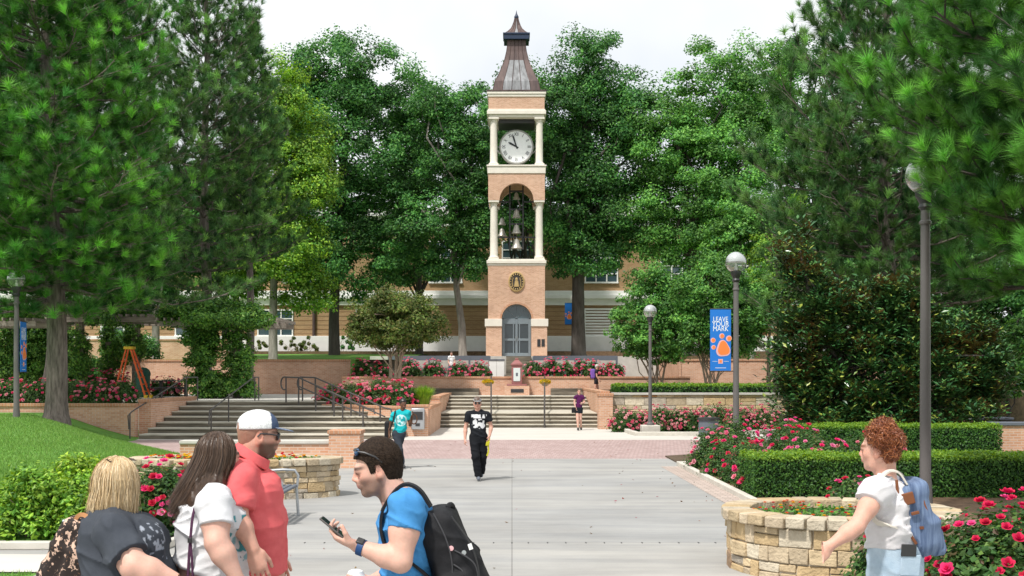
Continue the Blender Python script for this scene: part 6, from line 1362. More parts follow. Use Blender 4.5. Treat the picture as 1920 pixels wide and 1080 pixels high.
# ---- man in a blue shirt looking at his phone
Y0 = 5.2; J = lambda px, py, dy=0.0: P(px, py, Y0 + dy); GZ = .12
R_ = thing('person', 'man in a bright blue t-shirt with a black backpack, looking down at his phone', 'person', (J(765, 0)[0], Y0, GZ)); fwd = np.array((-1., -.10, 0)); X1 = (1, 0, 0)
hd = Head(J(707, 879), .238, fwd, -.20); nb_ = J(744, 938)
Ls, Rs = J(763, 950, -.180), J(756, 947, .185); Le, Lw = J(751, 1053, -.25), J(670, 1024, -.215); Re, Rw = J(765, 1062, .23), J(695, 1092, .12)
hip = np.array((J(778, 0)[0], Y0, 1.0))
def torso(g, grow=0.0, k=.03):
    g.cone(J(763, 998), J(763, 1050), .182 + grow, .172 + grow, k, (X1, .60)); g.cone(J(762, 1035), J(768, 1130), .168 + grow, .160 + grow, k, (X1, .66)); g.cone(J(768, 1120), hip, .160 + grow, .168 + grow, k, (X1, .68))
    g.cone(Ls, Rs, .066 + grow, .066 + grow, k); g.ell(J(735, 985), np.array((.055, .15, .075)) + grow, None, .04); g.ell(J(785, 975), np.array((.06, .16, .10)) + grow, None, .04)
    for q in (Ls, Rs): g.cone(nb_ + (.022, 0, -.015), q, .054 + grow, .058 + grow, k)
g = Sdf(J(590, 0) * (1, 0, 0) + (0, Y0 - .42, .10), J(850, 0) * (1, 0, 0) + (.12, Y0 + .48, 1.80), .0048)
hd.build(g, nb_ + (.012, 0, -.02), (.062, .072)); torso(g, -.014); arm(g, Ls, Le, Lw, .060, .046, .028, .022, -.0, .06); arm(g, Rs, Re, Rw, .060, .048, .029, .022)
hand(g, Lw, J(618, 1001, -.205) - Lw, np.array((.45, .12, .9)), .195, (.55, .62, .7, .8), (.55, .75), -1, .05)
hand(g, Rw, J(662, 1092, .10) - Rw, np.array((0, -1., .1)), .19, (.75, .8, .85, .9), (.5, .5), -1)
legs = walking_legs(g, hip, .09, fwd, GZ, .26)
colr = lambda V: hd.col(V, SK_L, stub=((.12, .075, .055), .70))
sdf_obj('body', g, M['skin'], R_, colr)
blue = cloth('blue_tshirt', (.055, .235, .52), (.07, .28, .59)); s = Sdf(g.lo, g.lo + (g.n - 1) * g.h, .0062); torso(s, .004)
s.cut(J(0, 0)[:1].repeat(3) * 0 + np.array((0, 0, .93)), (0, 0, -1)); s = sleeve(s, Ls, Le, .076, .073, .42); s = sleeve(s, Rs, Re, .074, .070, .42)
s.cone(nb_ + (.012, 0, .012), hd.w(-.05, 0, -.1), .068, .073, .010, op='d'); s.fold(folds(.0065, 17, (.5, .2, 1), 3, .28)); s.fold(folds(.0045, 30, (1, .3, .6), 9, .3)); sdf_obj('shirt', s, blue, R_)
sdf_obj_col = None
def hairline(pts): a = np.array(pts); return lambda f: np.interp(f, a[:, 0], a[:, 1])
def cap_hair(hd, grow, hl, name, colfn, parent, m=None, seed=1, amp=.006, h=.0042, top=0.0, freq=60):
    s = Sdf(hd.c - hd.H * .75, hd.c + hd.H * .78, h); H = hd.H
    hd.e(s, (-.07, 0, .16 + top * .3), np.array((.385, .315, .335)) + grow / H + np.array((0, 0, top)), .01); hd.e(s, (.08, 0, .10), np.array((.275, .262, .33)) + grow / H, .02); hd.e(s, (-.16, 0, -.06), np.array((.27, .25, .33)) + grow / H * .7, .02)
    sl, p = s.all(); L = hd.loc(p); s.F[sl] = np.maximum(s.F[sl], ((hl(L[..., 0]) + .03 * np.cos(L[..., 1] * 22) * 0 - L[..., 2]) * H * .7).astype(np.float32))
    s.fold(lambda q: amp * (vnoise(hd.loc(q) * (freq * .35, freq * .5, freq * .25), seed) - .5) * 2 + amp * .6 * (vnoise(hd.loc(q) * freq, seed + 1) - .5)); return sdf_obj(name, s, m or M['hair'], parent, colfn)
def short_strands(hd, parent, hl, n, seed, cols, lift, length, top=.035, width=.0011, flow=(-.7, 0, -.5)):
    r = np.random.default_rng(seed); H = hd.H; d = ell_dirs(r, n * 3); q = np.array((-.06, 0, .15)) + d * (np.array((.40, .33, .35)) + top); ok = (q[:, 2] > hl(q[:, 0]) + .02) ; q = q[ok][:n]; d = d[ok][:n]; n = len(q)
    fl = np.array(flow) + r.normal(0, .35, (n, 3)); fl[:, 2] += .9 * (q[:, 0] > .15); fl -= d * np.sum(fl * d, 1)[:, None]; fl = unit(fl); ln = length * r.uniform(.6, 1.2, n); lf = lift * r.uniform(.3, 1.2, n)
    def path(i, t):
        if t == 2: return hd.R @ d[i]
        return hd.w(*(q[i] + d[i] * (lf[i] * math.sin(t * 2.2)) + fl[i] * ln[i] * t))
    return strands('hair_strands', None, path, n, r, width, cols, M['hair_short'], parent, 5)
hcol = lambda V: mixc(np.random.default_rng(1), len(V), [(.012, .008, .006), (.028, .018, .013), (.04, .026, .018)])
cap_hair(hd, .013, hairline([(-.6, -.33), (-.2, -.33), (-.12, -.1), (-.06, .10), (.02, .10), (.05, -.06), (.13, -.06), (.15, .12), (.20, .20), (.30, .26), (.5, .26)]), 'hair', hcol, R_, M['hair_short'], top=.035, amp=.003)
short_strands(hd, R_, hairline([(-.6, -.33), (-.2, -.33), (-.12, -.1), (-.06, .10), (.02, .10), (.05, -.06), (.13, -.06), (.15, .12), (.20, .20), (.30, .26), (.5, .26)]), 3000, 5, [(.014, .009, .006), (.035, .022, .015), (.055, .036, .025)], .018, .085)
# sunglasses pushed up
lensm = glass_mat('sunglass_lens', (.02, .07, .16), .08); sg = thing('sunglasses', 'dark sunglasses pushed up on the hair of the man in blue', 'sunglasses', hd.w(.2, 0, .4))
fr = MB()
for y in (-1, 1): fr.tube([hd.w(.27, y * .27, .40), hd.w(.15, y * .345, .36), hd.w(-.02, y * .37, .25), hd.w(-.12, y * .36, .12)], .0045, 6)
fr.tube([hd.w(.285, -.27, .415), hd.w(.335, -.12, .43), hd.w(.335, .12, .43), hd.w(.285, .27, .415)], .006, 6); fr.build('frame', M['dark_metal'], sg)
for y in (-1, 1):
    s = Sdf(hd.w(.3, y * .15, .40) - .05, hd.w(.3, y * .15, .40) + .05, .003); hd.e(s, (.295, y * .155, .385), (.05, .13, .075), .002, rot=np.array(((.8, 0, -.6), (0, 1, 0), (.6, 0, .8)))); sdf_obj('lens', s, lensm, sg)
den = cloth('dark_jeans', (.03, .042, .075)); trousers('trousers', legs, hip, .178, 1.10, 2, den, R_, .09, (X1, .70)); shoes(legs, fwd, M['fence'], R_)
# phone, watch, cup
ph = thing('phone', 'grey smartphone held in the left hand of the man in blue', 'phone', J(627, 993, -.215)); ax = unit(np.array((-.77, 0, .64))); ny = np.array((.64, 0, .77)); pc = J(626, 990.5, -.215)
MB().obox(pc, ax * .072, np.array((0, .036, 0)), ny * .0042).build('case', mat('phone_case', (.10, .09, .085), .45), ph, bevel=.003); MB().obox(pc + ny * .0046, ax * .067, np.array((0, .033, 0)), ny * .0006).build('screen', M['glass_dark'], ph)
wt = thing('watch', 'blue and black sports watch on the wrist of the man in blue', 'watch', Lw); wd = unit(Lw - Le); wc = Lw - wd * .018; A = basis(wd)
V = MB(); n = 24
V.tube([wc - wd * .014, wc - wd * .013, wc + wd * .013, wc + wd * .014], [.0335, .0365, .0355, .0325], n); V.build('band', mat('watch_band', (.010, .05, .16), .5), wt); MB().obox(wc + np.array((0, -.02, .030)), wd * .017, np.cross(wd, (0, -.55, .83)) * .016, np.array((0, -.55, .83)) * .006).build('face', M['dark_metal'], wt, bevel=.004)
cu = thing('paper_cup', 'white and blue drinking cup carried low by the man in blue', 'cup', J(668, 1100, .10)); cc_ = J(667, 1098, .10)
MB().lathe((cc_[0], cc_[1], cc_[2] - .09), [(.030, 0), (.041, .12), (.043, .122), (.043, .128)], 24).build('cup', mat('cup_blue', (.10, .20, .62), .5), cu); MB().lathe((cc_[0], cc_[1], cc_[2] + .036), [(.044, 0), (.044, .008), (.040, .012), (.033, .030), (.020, .036), (0, .037)], 24).build('lid', M['white'], cu)
# black backpack
blk = cloth('black_nylon', (.010, .010, .012), (.020, .020, .023), .6, .3, 20); bp_ = thing('backpack', 'bulging black backpack on the back of the man in blue', 'backpack', J(860, 1045)); th = math.radians(24); Rb = np.array(((math.cos(th), 0, -math.sin(th)), (0, 1, 0), (math.sin(th), 0, math.cos(th))))
Rb = np.stack([np.array((math.cos(th), 0, math.sin(th))), np.array((0, 1., 0)), np.array((-math.sin(th), 0, math.cos(th)))], 1)
s = Sdf(J(790, 0) * (1, 0, 0) + (0, Y0 - .26, J(0, 1200)[2]), J(965, 0) * (1, 0, 0) + (0, Y0 + .26, J(0, 930)[2]), .0062)
s.rbox(J(853, 1058), (.098, .155, .255), Rb, .065, .01); s.rbox(J(826, 985), (.05, .12, .06), Rb, .045, .05); s.rbox(J(893, 1085), (.055, .125, .15), Rb, .045, .02); s.rbox(J(868, 1110, -.14), (.07, .04, .09), Rb, .03, .02)
s.fold(folds(.007, 16, (.2, .6, 1), 21, .4)); sdf_obj('bag', s, blk, bp_)
MB().tube(curve_pts([J(838, 965, -.03), J(840, 950, -.03), J(845, 946), J(849, 951, .03), J(848, 966, .03)], 14), .012, 8).build('haul_loop', blk, bp_)
zc = MB(); zc.tube(curve_pts([J(846, 968, -.158), J(882, 1020, -.158), J(898, 1075, -.155), J(890, 1120, -.155)], 16), .004, 6); zc.build('zip', M['dark_metal'], bp_)
MB().obox(J(882, 1025, -.165), (.004, 0, -.012), (.008, 0, .003), (0, .004, 0)).build('zip_pull', M['white'], bp_)
MB().lathe(J(846, 1028, -.163), [(.011, 0), (.011, .004), (0, .005)], 14, 0, 'y').build('pin_badge', bpk, bp_); MB().lathe(J(870, 1036, -.163), [(.010, 0), (.010, .004), (0, .005)], 14, 0, 'y').build('pin_badge', M['galv'], bp_)
for sg_ in (-1, 1):
    d_ = -.112 * 1 if sg_ < 0 else .112
    pts = curve_pts([J(808, 950, d_), J(788, 920, d_ * 1.02), J(765, 908, d_ * 1.05), J(744, 917, d_ * 1.1), J(722, 947, d_ * 1.15), J(714, 975, d_ * 1.2), J(716, 1005, d_ * 1.25), J(728, 1030, d_ * 1.3), J(768, 1052, d_ * 1.5), J(812, 1090, d_ * 1.35)], 34)
    nrm = [np.array((-math.cos(a), d_ * .8, math.sin(a))) for a in np.linspace(2.0, -1.0, 34)]; strap('shoulder_strap', pts, nrm, .046, .012, blk, bp_)

for pts in ([J(812, 962, -.150), J(836, 1010, -.166), J(848, 1060, -.166), J(846, 1120, -.160)], [J(852, 1032, -.166), J(876, 1045, -.166), J(892, 1062, -.160), J(900, 1100, -.150)], [J(850, 1058, -.167), J(868, 1072, -.167), J(880, 1100, -.16)]): MB().tube(curve_pts(pts, 14), .0035, 6).build('seam', mat('piping_grey', (.05, .05, .055), .6), bp_)
# ---- man in a coral shirt and cap
Y0 = 5.9; R_ = thing('person', 'bearded man in a coral button shirt wearing a white and navy cap', 'person', (J(478, 0)[0], Y0, GZ)); fwd = unit(np.array((.93, .30, 0)))
hd = Head(J(485, 817), .230, (.91, .42, 0), -.04); nb_ = J(470, 866)
Rs, Ls = J(451, 897, -.19), J(470, 890, .19); Re, Rw = J(446, 970, -.27), J(475, 1030, -.30); Le, Lw = J(485, 985, .27), J(515, 1040, .28); hip = np.array((J(486, 0)[0], Y0, .98))
def torso(g, grow=0.0, k=.03):
    g.cone(J(475, 955), J(481, 990), .190 + grow, .194 + grow, k, (X1, .60)); g.cone(J(481, 980), J(485, 1070), .196 + grow, .186 + grow, k, (X1, .67)); g.cone(J(486, 1060), hip, .19 + grow, .19 + grow, k, (X1, .70))
    g.cone(Rs, Ls, .068 + grow, .068 + grow, k); g.ell(J(503, 925), np.array((.06, .16, .10)) + grow, None, .04); g.ell(J(505, 1000), np.array((.070, .155, .14)) + grow, None, .05); g.ell(J(450, 925), np.array((.06, .17, .14)) + grow, None, .04)
    for q in (Ls, Rs): g.cone(nb_ + (-.02, 0, -.01), q, .058 + grow, .060 + grow, k)
g = Sdf((J(395, 0)[0], Y0 - .45, .10), (J(560, 0)[0] + .1, Y0 + .45, 1.92), .005)
hd.build(g, nb_ + (-.005, 0, -.02), (.066, .076)); torso(g, -.016); arm(g, Rs, Re, Rw, .056, .046, .030, .022); arm(g, Ls, Le, Lw, .056, .046, .030, .022)
hand(g, Rw, J(488, 1075, -.31) - Rw, np.array((-.25, 1., 0)), .20, (.30, .32, .38, .45), (.45, .35), 1, .10); hand(g, Lw, np.array((.3, .1, -.9)), np.array((0, -1., 0)), .195, (.4, .4, .45, .5), (.5, .4), -1)
legs = walking_legs(g, hip, .095, fwd, GZ, .24, (.095, .062, .044)); sdf_obj('body', g, M['skin'], R_, lambda V: hd.col(V, SK_R, stub=((.055, .03, .018), .88)))
cor = cloth('coral_shirt', (.68, .115, .125), (.76, .155, .16)); s = Sdf(g.lo, g.lo + (g.n - 1) * g.h, .0062); torso(s, .006); s.cut(J(0, 1069), (.0, 0, -1)); s = sleeve(s, Rs, Re, .078, .074, .80); s = sleeve(s, Ls, Le, .074, .07, .80)
s.cone(nb_ + (.0, 0, -.012), hd.w(-.05, 0, -.1), .078, .080, .012, op='d'); s.fold(folds(.0055, 12, (.8, .1, 1), 31, .2), .06); s.fold(folds(.0035, 26, (-.5, .3, 1), 33, .25)); sdf_obj('shirt', s, cor, R_)
nb_ = J(474, 851); s = Sdf(nb_ - .16, nb_ + .16, .0045); axn = unit(np.array((.52, .12, .85))); s.cone(nb_ - axn * .035, nb_ + axn * .014, .112, .092, .01); s.cone(nb_ - axn * .1, nb_ + axn * .12, .088, .078, .004, op='d'); s.cut(nb_ + axn * .016, axn); s.cut(nb_ - axn * .035, -axn); sdf_obj('collar', s, cor, R_)
pk = MB(); pts = curve_pts([J(499, 880, -.03), J(520, 930, -.02), J(530, 985, -.02), J(534, 1066, -.02)], 14); strap('placket', pts, [np.array((.8, -.6, 0))], .03, .005, cor, R_)
kh = cloth('khaki_trousers', (.42, .34, .24)); trousers('trousers', legs, hip, .195, 1.06, 2, kh, R_, .1, (X1, .72)); shoes(legs, fwd, M['fence'], R_)
hair_s = cap_hair(hd, .004, hairline([(-.6, -.20), (-.2, -.20), (-.1, .1), (.0, .1), (.04, -.12), (.10, -.12), (.14, .12), (.5, .2)]), 'hair', lambda V: np.tile((.36, .19, .135), (len(V), 1)), R_, M['skin'], amp=.001)
cp = thing('cap', 'white mesh cap with navy front and grey brim on the man in coral', 'cap', hd.w(0, 0, .2)); s = Sdf(hd.c - .17, hd.c + .22, .0045)
hd.e(s, (-.06, 0, .18), (.435, .365, .385), .01); hd.e(s, (.08, 0, .20), (.33, .32, .32), .03); u_ = hd.R[:, 2]; s.cut(hd.w(0, 0, .155), -u_ + hd.R[:, 0] * .06); s.local(hd.w(-.45, 0, .17), .03, lambda f, p: np.maximum(f, (.026 - np.linalg.norm(p - hd.w(-.47, 0, .18), axis=-1)).astype(np.float32)))
def capcol(V):
    L = hd.loc(V); C = np.tile((.80, .81, .82), (len(V), 1)); C[L[:, 0] > .20 - .25 * (L[:, 2] - .3) * 0] = (.055, .085, .16); C *= 1 - .22 * (vnoise(L * 70, 5)[:, None] > .6) * (L[:, 0:1] < .2); return C
sdf_obj('crown', s, mat('cap_cloth', (.97, .97, .97), .85, .03, 8, .3, 200, attr=True, col2=(1, 1, 1)), cp, capcol)
s = Sdf(hd.w(.5, 0, .18) - .14, hd.w(.5, 0, .18) + .14, .004); rt = np.array(((.985, 0, .17), (0, 1, 0), (-.17, 0, .985))); hd.e(s, (.43, 0, .165), (.36, .31, .030), .004, rot=rt); hd.e(s, (.43, 0, .10), (.40, .31, .055), .01, 'd', rot=rt); hd.e(s, (.05, 0, .2), (.36, .32, .4), .004, 'd'); sdf_obj('brim', s, mat('cap_brim', (.15, .19, .27), .8, .05, 6), cp)
sg = thing('sunglasses', 'black sunglasses worn by the man in coral', 'sunglasses', hd.w(.35, 0, 0)); fr = MB()
for y in (-1, 1): fr.tube([hd.w(.40, y * .26, .02), hd.w(.2, y * .31, .05), hd.w(-.04, y * .345, .06), hd.w(-.10, y * .345, -.01)], .0042, 6)
fr.tube([hd.w(.40, -.26, .05), hd.w(.43, 0, .06), hd.w(.40, .26, .05)], .005, 6); fr.build('frame', M['dark_metal'], sg)
for y in (-1, 1):
    s = Sdf(hd.w(.38, y * .15, 0) - .05, hd.w(.38, y * .15, 0) + .05, .0035); hd.e(s, (.375, y * .15, -.01), (.045, .125, .085), .002); sdf_obj('lens', s, M['glass_dark'], sg)

# ---- hair that falls
def fall_hair(hd, parent, n, seed, cols, length, drift, az_rng, width=.0035, wave=0.0, flare=.0, lenvar=.15, core=True, rad=(.435, .37, .385), steps=11, mname='hair', spread=.02, lay=.025, partc=None, corecol=None):
    r = np.random.default_rng(seed); H = hd.H; az = r.uniform(*az_rng, n); el = np.arccos(r.uniform(.24, 1.0, n)); ph = r.uniform(0, 6.28, n); ln = length * (1 + lenvar * r.uniform(-1, .5, n)); th = r.uniform(0, 1, n) ** .5 * lay; jit = r.normal(0, spread, (n, 3)); rad = np.array(rad); c0 = np.array((-.05, 0, .14))
    def path(i, t):
        if t == 2: return hd.R @ np.array((math.cos(az[i]), math.sin(az[i]), .2))
        e0 = min(el[i], 1.35); s1 = .36
        if t < s1:
            e = e0 + (math.pi / 2 - e0) * (t / s1); q = c0 + (rad + th[i] / H) * np.array((math.sin(e) * math.cos(az[i]), math.sin(e) * math.sin(az[i]), math.cos(e)))
            return hd.c + hd.R @ (q * H) + jit[i] * (t / s1) * .2
        q = c0 + (rad + th[i] / H) * np.array((math.cos(az[i]), math.sin(az[i]), 0)); u = (t - s1) / (1 - s1); p = hd.c + hd.R @ (q * H); od = hd.R @ np.array((math.cos(az[i]), math.sin(az[i]), 0))
        p = p + np.array((0, 0, -1.)) * ln[i] * u + np.asarray(drift) * u ** 1.5 + od * (flare * math.sin(math.pi * min(1, u * 1.1)) * .6 - .018 * u) + jit[i] * (.2 + .8 * u)
        if wave: p = p + od * wave * math.sin(u * 9 + ph[i] * .35) + np.cross(od, (0, 0, 1.)) * wave * math.cos(u * 8 + ph[i] * .5)
        return p
    o = strands('hair', None, path, n, r, width, cols, M['hair'], parent, steps)
    return o
# ---- woman in a white print shirt with long brown hair
Y0 = 5.7; R_ = thing('person', 'woman in a white print t-shirt and jeans with very long brown hair', 'person', (J(396, 0)[0], Y0, GZ)); fwd = unit(np.array((.9, .43, 0)))
hd = Head(J(412, 857), .222, (.72, .69, 0), -.03, fem=True); nb_ = J(400, 905)
Rs, Ls = J(402, 944, -.19), J(396, 938, .17); Re, Rw = J(407, 1018, -.28), J(445, 1084, -.29); Le, Lw = J(420, 1018, .24), J(450, 1080, .26); hip = np.array((J(385, 0)[0], Y0, .95))
def torso(g, grow=0.0, k=.03):
    g.cone(J(391, 988), J(393, 1015), .190 + grow, .190 + grow, k, (X1, .70)); g.cone(J(394, 1005), J(398, 1075), .195 + grow, .205 + grow, k, (X1, .78)); g.cone(J(392, 1070), hip + (0, 0, .06), .20 + grow, .205 + grow, k, (X1, .80))
    g.cone(Rs, Ls, .062 + grow, .062 + grow, k); g.ell(J(432, 972, -.07), np.array((.075, .085, .08)) + grow, None, .04); g.ell(J(434, 972, .08), np.array((.075, .085, .08)) + grow, None, .04); g.ell(J(432, 1045), np.array((.085, .16, .10)) + grow, None, .05); g.ell(J(365, 975), np.array((.07, .16, .12)) + grow, None, .05)
    for q in (Ls, Rs): g.cone(nb_ + (0, 0, -.035), q, .048 + grow, .060 + grow, k)
g = Sdf((J(310, 0)[0], Y0 - .42, .10), (J(500, 0)[0], Y0 + .45, 1.78), .005); hd.build(g, nb_ + (0, 0, -.02), (.052, .060)); torso(g, -.016); arm(g, Rs, Re, Rw, .064, .054, .030, .022, 0, .05); arm(g, Ls, Le, Lw, .062, .052, .030, .022)
hand(g, Rw, np.array((.35, -.05, -.9)), np.array((-.2, 1., 0)), .175, (.4, .4, .45, .5), (.45, .35), 1); hand(g, Lw, np.array((.35, .05, -.9)), np.array((0, -1., 0)), .175, (.4, .4, .45, .5), (.45, .35), -1)
legs = walking_legs(g, hip, .10, fwd, GZ, .22, (.105, .064, .042)); sdf_obj('body', g, M['skin'], R_, lambda V: hd.col(V, SK_L))
wsh = cloth('white_print_shirt', (.66, .66, .68), (.71, .71, .73), attr=True); s = Sdf(g.lo, g.lo + (g.n - 1) * g.h, .0062); torso(s, .006); a_, b_ = J(335, 1044), J(438, 1079); dv = b_ - a_; s.cut(a_, (dv[2], 0, -dv[0])); s = sleeve(s, Rs, Re, .068, .080, .56, .022); s = sleeve(s, Ls, Le, .066, .078, .55, .05)
s.cone(nb_ + (.01, 0, -.03), hd.w(-.05, 0, -.1), .066, .075, .012, op='d'); s.fold(folds(.009, 13, (.5, .2, 1), 41, .28)); s.fold(folds(.005, 28, (-.4, .3, 1), 43, .3))
def teal_print(V):
    C = np.ones((len(V), 3)); q = V - J(446, 1000); a = (V[:, 0] > J(436, 0)[0]) & (V[:, 1] > Y0 - .19) & (V[:, 2] > J(0, 1045)[2]) & (V[:, 2] < J(0, 960)[2]) & (V[:, 1] < Y0 + .14); n = vnoise(V * 30, 8); m = vnoise(V * 22 + 9, 4)
    C[a & (n > .60)] = (.10, .42, .46); C[a & (n < .24)] = (.05, .13, .20); C[a & (m > .74)] = (.35, .62, .66); return C
sdf_obj('shirt', s, wsh, R_, teal_print)
jn = cloth('blue_jeans', (.030, .085, .20), (.05, .12, .26), .9, .3, 24); trousers('jeans', legs, hip, .212, 1.12, 2, jn, R_, .11, (X1, .82), (.125, .085, .06)); shoes(legs, fwd, M['fence'], R_)
BRN = [(.042, .023, .014), (.055, .030, .018), (.072, .040, .024), (.105, .060, .035)]
s = Sdf(hd.c - (.2, .2, .32), hd.c + (.2, .2, .16), .006); hd.e(s, (-.06, 0, .13), (.42, .355, .375), .01); s.cone(hd.w(-.12, 0, .0), J(392, 905, -.06), .080, .082, .03); s.cone(J(392, 905, -.06), J(366, 940, -.12), .075, .045, .03); f_ = hd.R[:, 0]; hd.e(s, (.36, 0, -.12), (.22, .24, .36), .03, 'd'); s.fold(folds(.006, 60, (1, .3, 0), 47, .12)); sdf_obj('hair_mass', s, M['hair'], R_, lambda V: mixc(np.random.default_rng(2), len(V), BRN[:3]))
fall_hair(hd, R_, 7500, 51, BRN, .285, (-.125, -.05, 0), (math.radians(62), math.radians(298)), .0012, 0, .02, .16, spread=.012, lay=.014, rad=(.43, .365, .375))
pur = thing('handbag', 'small dark bag on a thin purple strap worn by the woman in white', 'handbag', J(352, 1100, -.2)); pm = cloth('purple_strap', (.09, .035, .075))
strap('strap', curve_pts([J(392, 908, -.12), J(372, 935, -.20), J(362, 965, -.225), J(357, 1010, -.228), J(354, 1050, -.225), J(352, 1092, -.222)], 24), [np.array((-.35, -.93, 0))], .012, .005, pm, pur); strap('strap', curve_pts([J(357, 1012, -.232), J(360, 1050, -.23), J(362, 1095, -.225)], 10), [np.array((-.35, -.93, 0))], .010, .005, pm, pur)
MB().obox(J(356, 1013, -.238), (.010, 0, 0), (0, .006, 0), (0, 0, .012)).build('buckle', M['dark_metal'], pur, bevel=.002)
s = Sdf(J(354, 1125, -.24) - .16, J(354, 1125, -.24) + .16, .007); s.rbox(J(354, 1125, -.235), (.10, .03, .075), None, .02); sdf_obj('pouch', s, pm, pur)

# ---- woman in a charcoal shirt with blonde hair and a leopard print bag
Y0 = 5.5; R_ = thing('person', 'blonde woman in a charcoal print t-shirt at the left front', 'person', (J(235, 0)[0], Y0, GZ)); fwd = unit(np.array((.85, .5, 0)))
hd = Head(J(224, 906), .222, (.66, .75, 0), -.05, fem=True); nb_ = J(218, 952)
Rs, Ls = J(211, 1000, -.235), J(232, 1010, .15); Re, Rw = J(252, 1062, -.33), J(338, 1094, -.29); Le, Lw = J(280, 1050, .26), J(340, 1085, .25); hip = np.array((J(250, 0)[0], Y0, .90))
def torso(g, grow=0.0, k=.035):
    g.cone(J(226, 1052), J(234, 1070), .220 + grow, .226 + grow, k, (X1, .70)); g.cone(J(240, 1050), J(248, 1130), .235 + grow, .245 + grow, k, (X1, .80)); g.cone(J(248, 1120), hip, .245 + grow, .245 + grow, k, (X1, .85))
    g.cone(Rs, Ls, .070 + grow, .066 + grow, .04); g.ell(J(272, 1022, -.09), np.array((.080, .10, .090)) + grow, None, .03); g.ell(J(266, 1032, .09), np.array((.085, .10, .085)) + grow, None, .05); g.ell(J(194, 1004, .0), np.array((.085, .19, .13)) + grow, None, .06); g.ell(J(285, 1085), np.array((.10, .18, .10)) + grow, None, .05)
    for q in (Ls, Rs): g.cone(nb_ + (-.01, 0, -.045), q, .058 + grow, .070 + grow, k)
g = Sdf((J(135, 0)[0], Y0 - .45, .10), (J(370, 0)[0], Y0 + .48, 1.66), .0055); hd.build(g, nb_ + (0, 0, -.02), (.058, .066)); torso(g, -.018); arm(g, Rs, Re, Rw, .072, .060, .034, .025, 0, .0); arm(g, Ls, Le, Lw, .076, .06, .034, .025)
hand(g, Rw, np.array((.8, .0, -.55)), np.array((-.2, 1., 0)), .175, (.4, .4, .45, .5), (.45, .35), 1); hand(g, Lw, np.array((.8, .05, -.5)), np.array((0, -1., 0)), .175, (.4, .4, .45, .5), (.45, .35), -1)
legs = walking_legs(g, hip, .11, fwd, GZ, .2, (.12, .075, .05)); sdf_obj('body', g, M['skin'], R_, lambda V: hd.col(V, SK_L))
cha = cloth('charcoal_shirt', (.045, .052, .066), (.060, .068, .084), attr=True); s = Sdf(g.lo, g.lo + (g.n - 1) * g.h, .0065); torso(s, .006); s.cut(np.array((0, 0, .82)), (0, 0, -1)); s = sleeve(s, Rs, Re, .082, .094, .76, .022); s = sleeve(s, Ls, Le, .08, .09, .74, .06)
s.cone(nb_ + (.01, 0, -.02), hd.w(-.05, 0, -.1), .070, .08, .012, op='d'); s.fold(folds(.009, 11, (.5, .2, 1), 61, .30)); s.fold(folds(.005, 24, (.9, .3, .5), 63, .3))
def ch_print(V):
    C = np.ones((len(V), 3)); a = (V[:, 0] > J(278, 0)[0]) & (V[:, 1] < Y0 - .02) & (V[:, 1] > Y0 - .24) & (V[:, 2] > J(0, 1022)[2]) & (V[:, 2] < J(0, 975)[2]); n = vnoise(V * (60, 60, 75), 8); C[a & (n > .58)] = (6.5, 6.2, 5.8); a2 = (V[:, 0] > J(292, 0)[0]) & (V[:, 1] < Y0 - .02) & (V[:, 2] < J(0, 1022)[2]) & (V[:, 2] > J(0, 1046)[2]); C[a2 & (n > .68)] = (6, 6, 6); return C
sdf_obj('shirt', s, cha, R_, ch_print); trousers('trousers', legs, hip, .252, .98, 2, cloth('black_trousers', (.02, .02, .024)), R_, .12, (X1, .86), (.14, .10, .075)); shoes(legs, fwd, M['fence'], R_)
BLD = [(.56, .40, .21), (.66, .50, .30), (.72, .58, .38), (.46, .31, .155), (.52, .36, .19)]
s = Sdf(hd.c - (.2, .2, .24), hd.c + (.2, .2, .16), .006); hd.e(s, (-.05, 0, .13), (.43, .37, .37), .01); hd.e(s, (-.10, 0, -.26), (.36, .35, .40), .04); hd.e(s, (.42, 0, -.14), (.24, .22, .34), .03, 'd'); s.fold(folds(.009, 45, (1, .4, 0), 67, .15))
def bl_core(V): L = hd.loc(V); c = mixc(np.random.default_rng(4), len(V), [(.35, .22, .11), (.50, .34, .17), (.60, .44, .24)]); w = np.exp(-((L[:, 1] + .04) / .10) ** 2) * (L[:, 2] > .3) * (L[:, 0] > -.45); return c * (1 - .75 * w[:, None])
sdf_obj('hair_mass', s, M['hair'], R_, bl_core)
fall_hair(hd, R_, 7500, 71, BLD, .195, (-.006, 0, 0), (math.radians(58), math.radians(302)), .0013, .003, .012, .22, spread=.012, lay=.016, rad=(.43, .365, .375)); fall_hair(hd, R_, 900, 72, BLD, .235, (-.022, -.02, 0), (math.radians(120), math.radians(200)), .0014, .005, .015, .25, spread=.014, lay=.018, rad=(.43, .365, .375))
rp = strands('hair_roots', None, lambda i, t: (hd.R[:, 2] if t == 2 else hd.w(-.35 + .62 * ((i * 37 % 100) / 100), -.05 + (.16 if i % 2 else -.16) * t, .535 - .05 * t - .30 * max(0, abs(-.35 + .62 * ((i * 37 % 100) / 100)) - .15) ** 1.4)), 150, np.random.default_rng(5), .003, [(.05, .03, .02), (.10, .06, .035)], M['hair'], R_, 4)
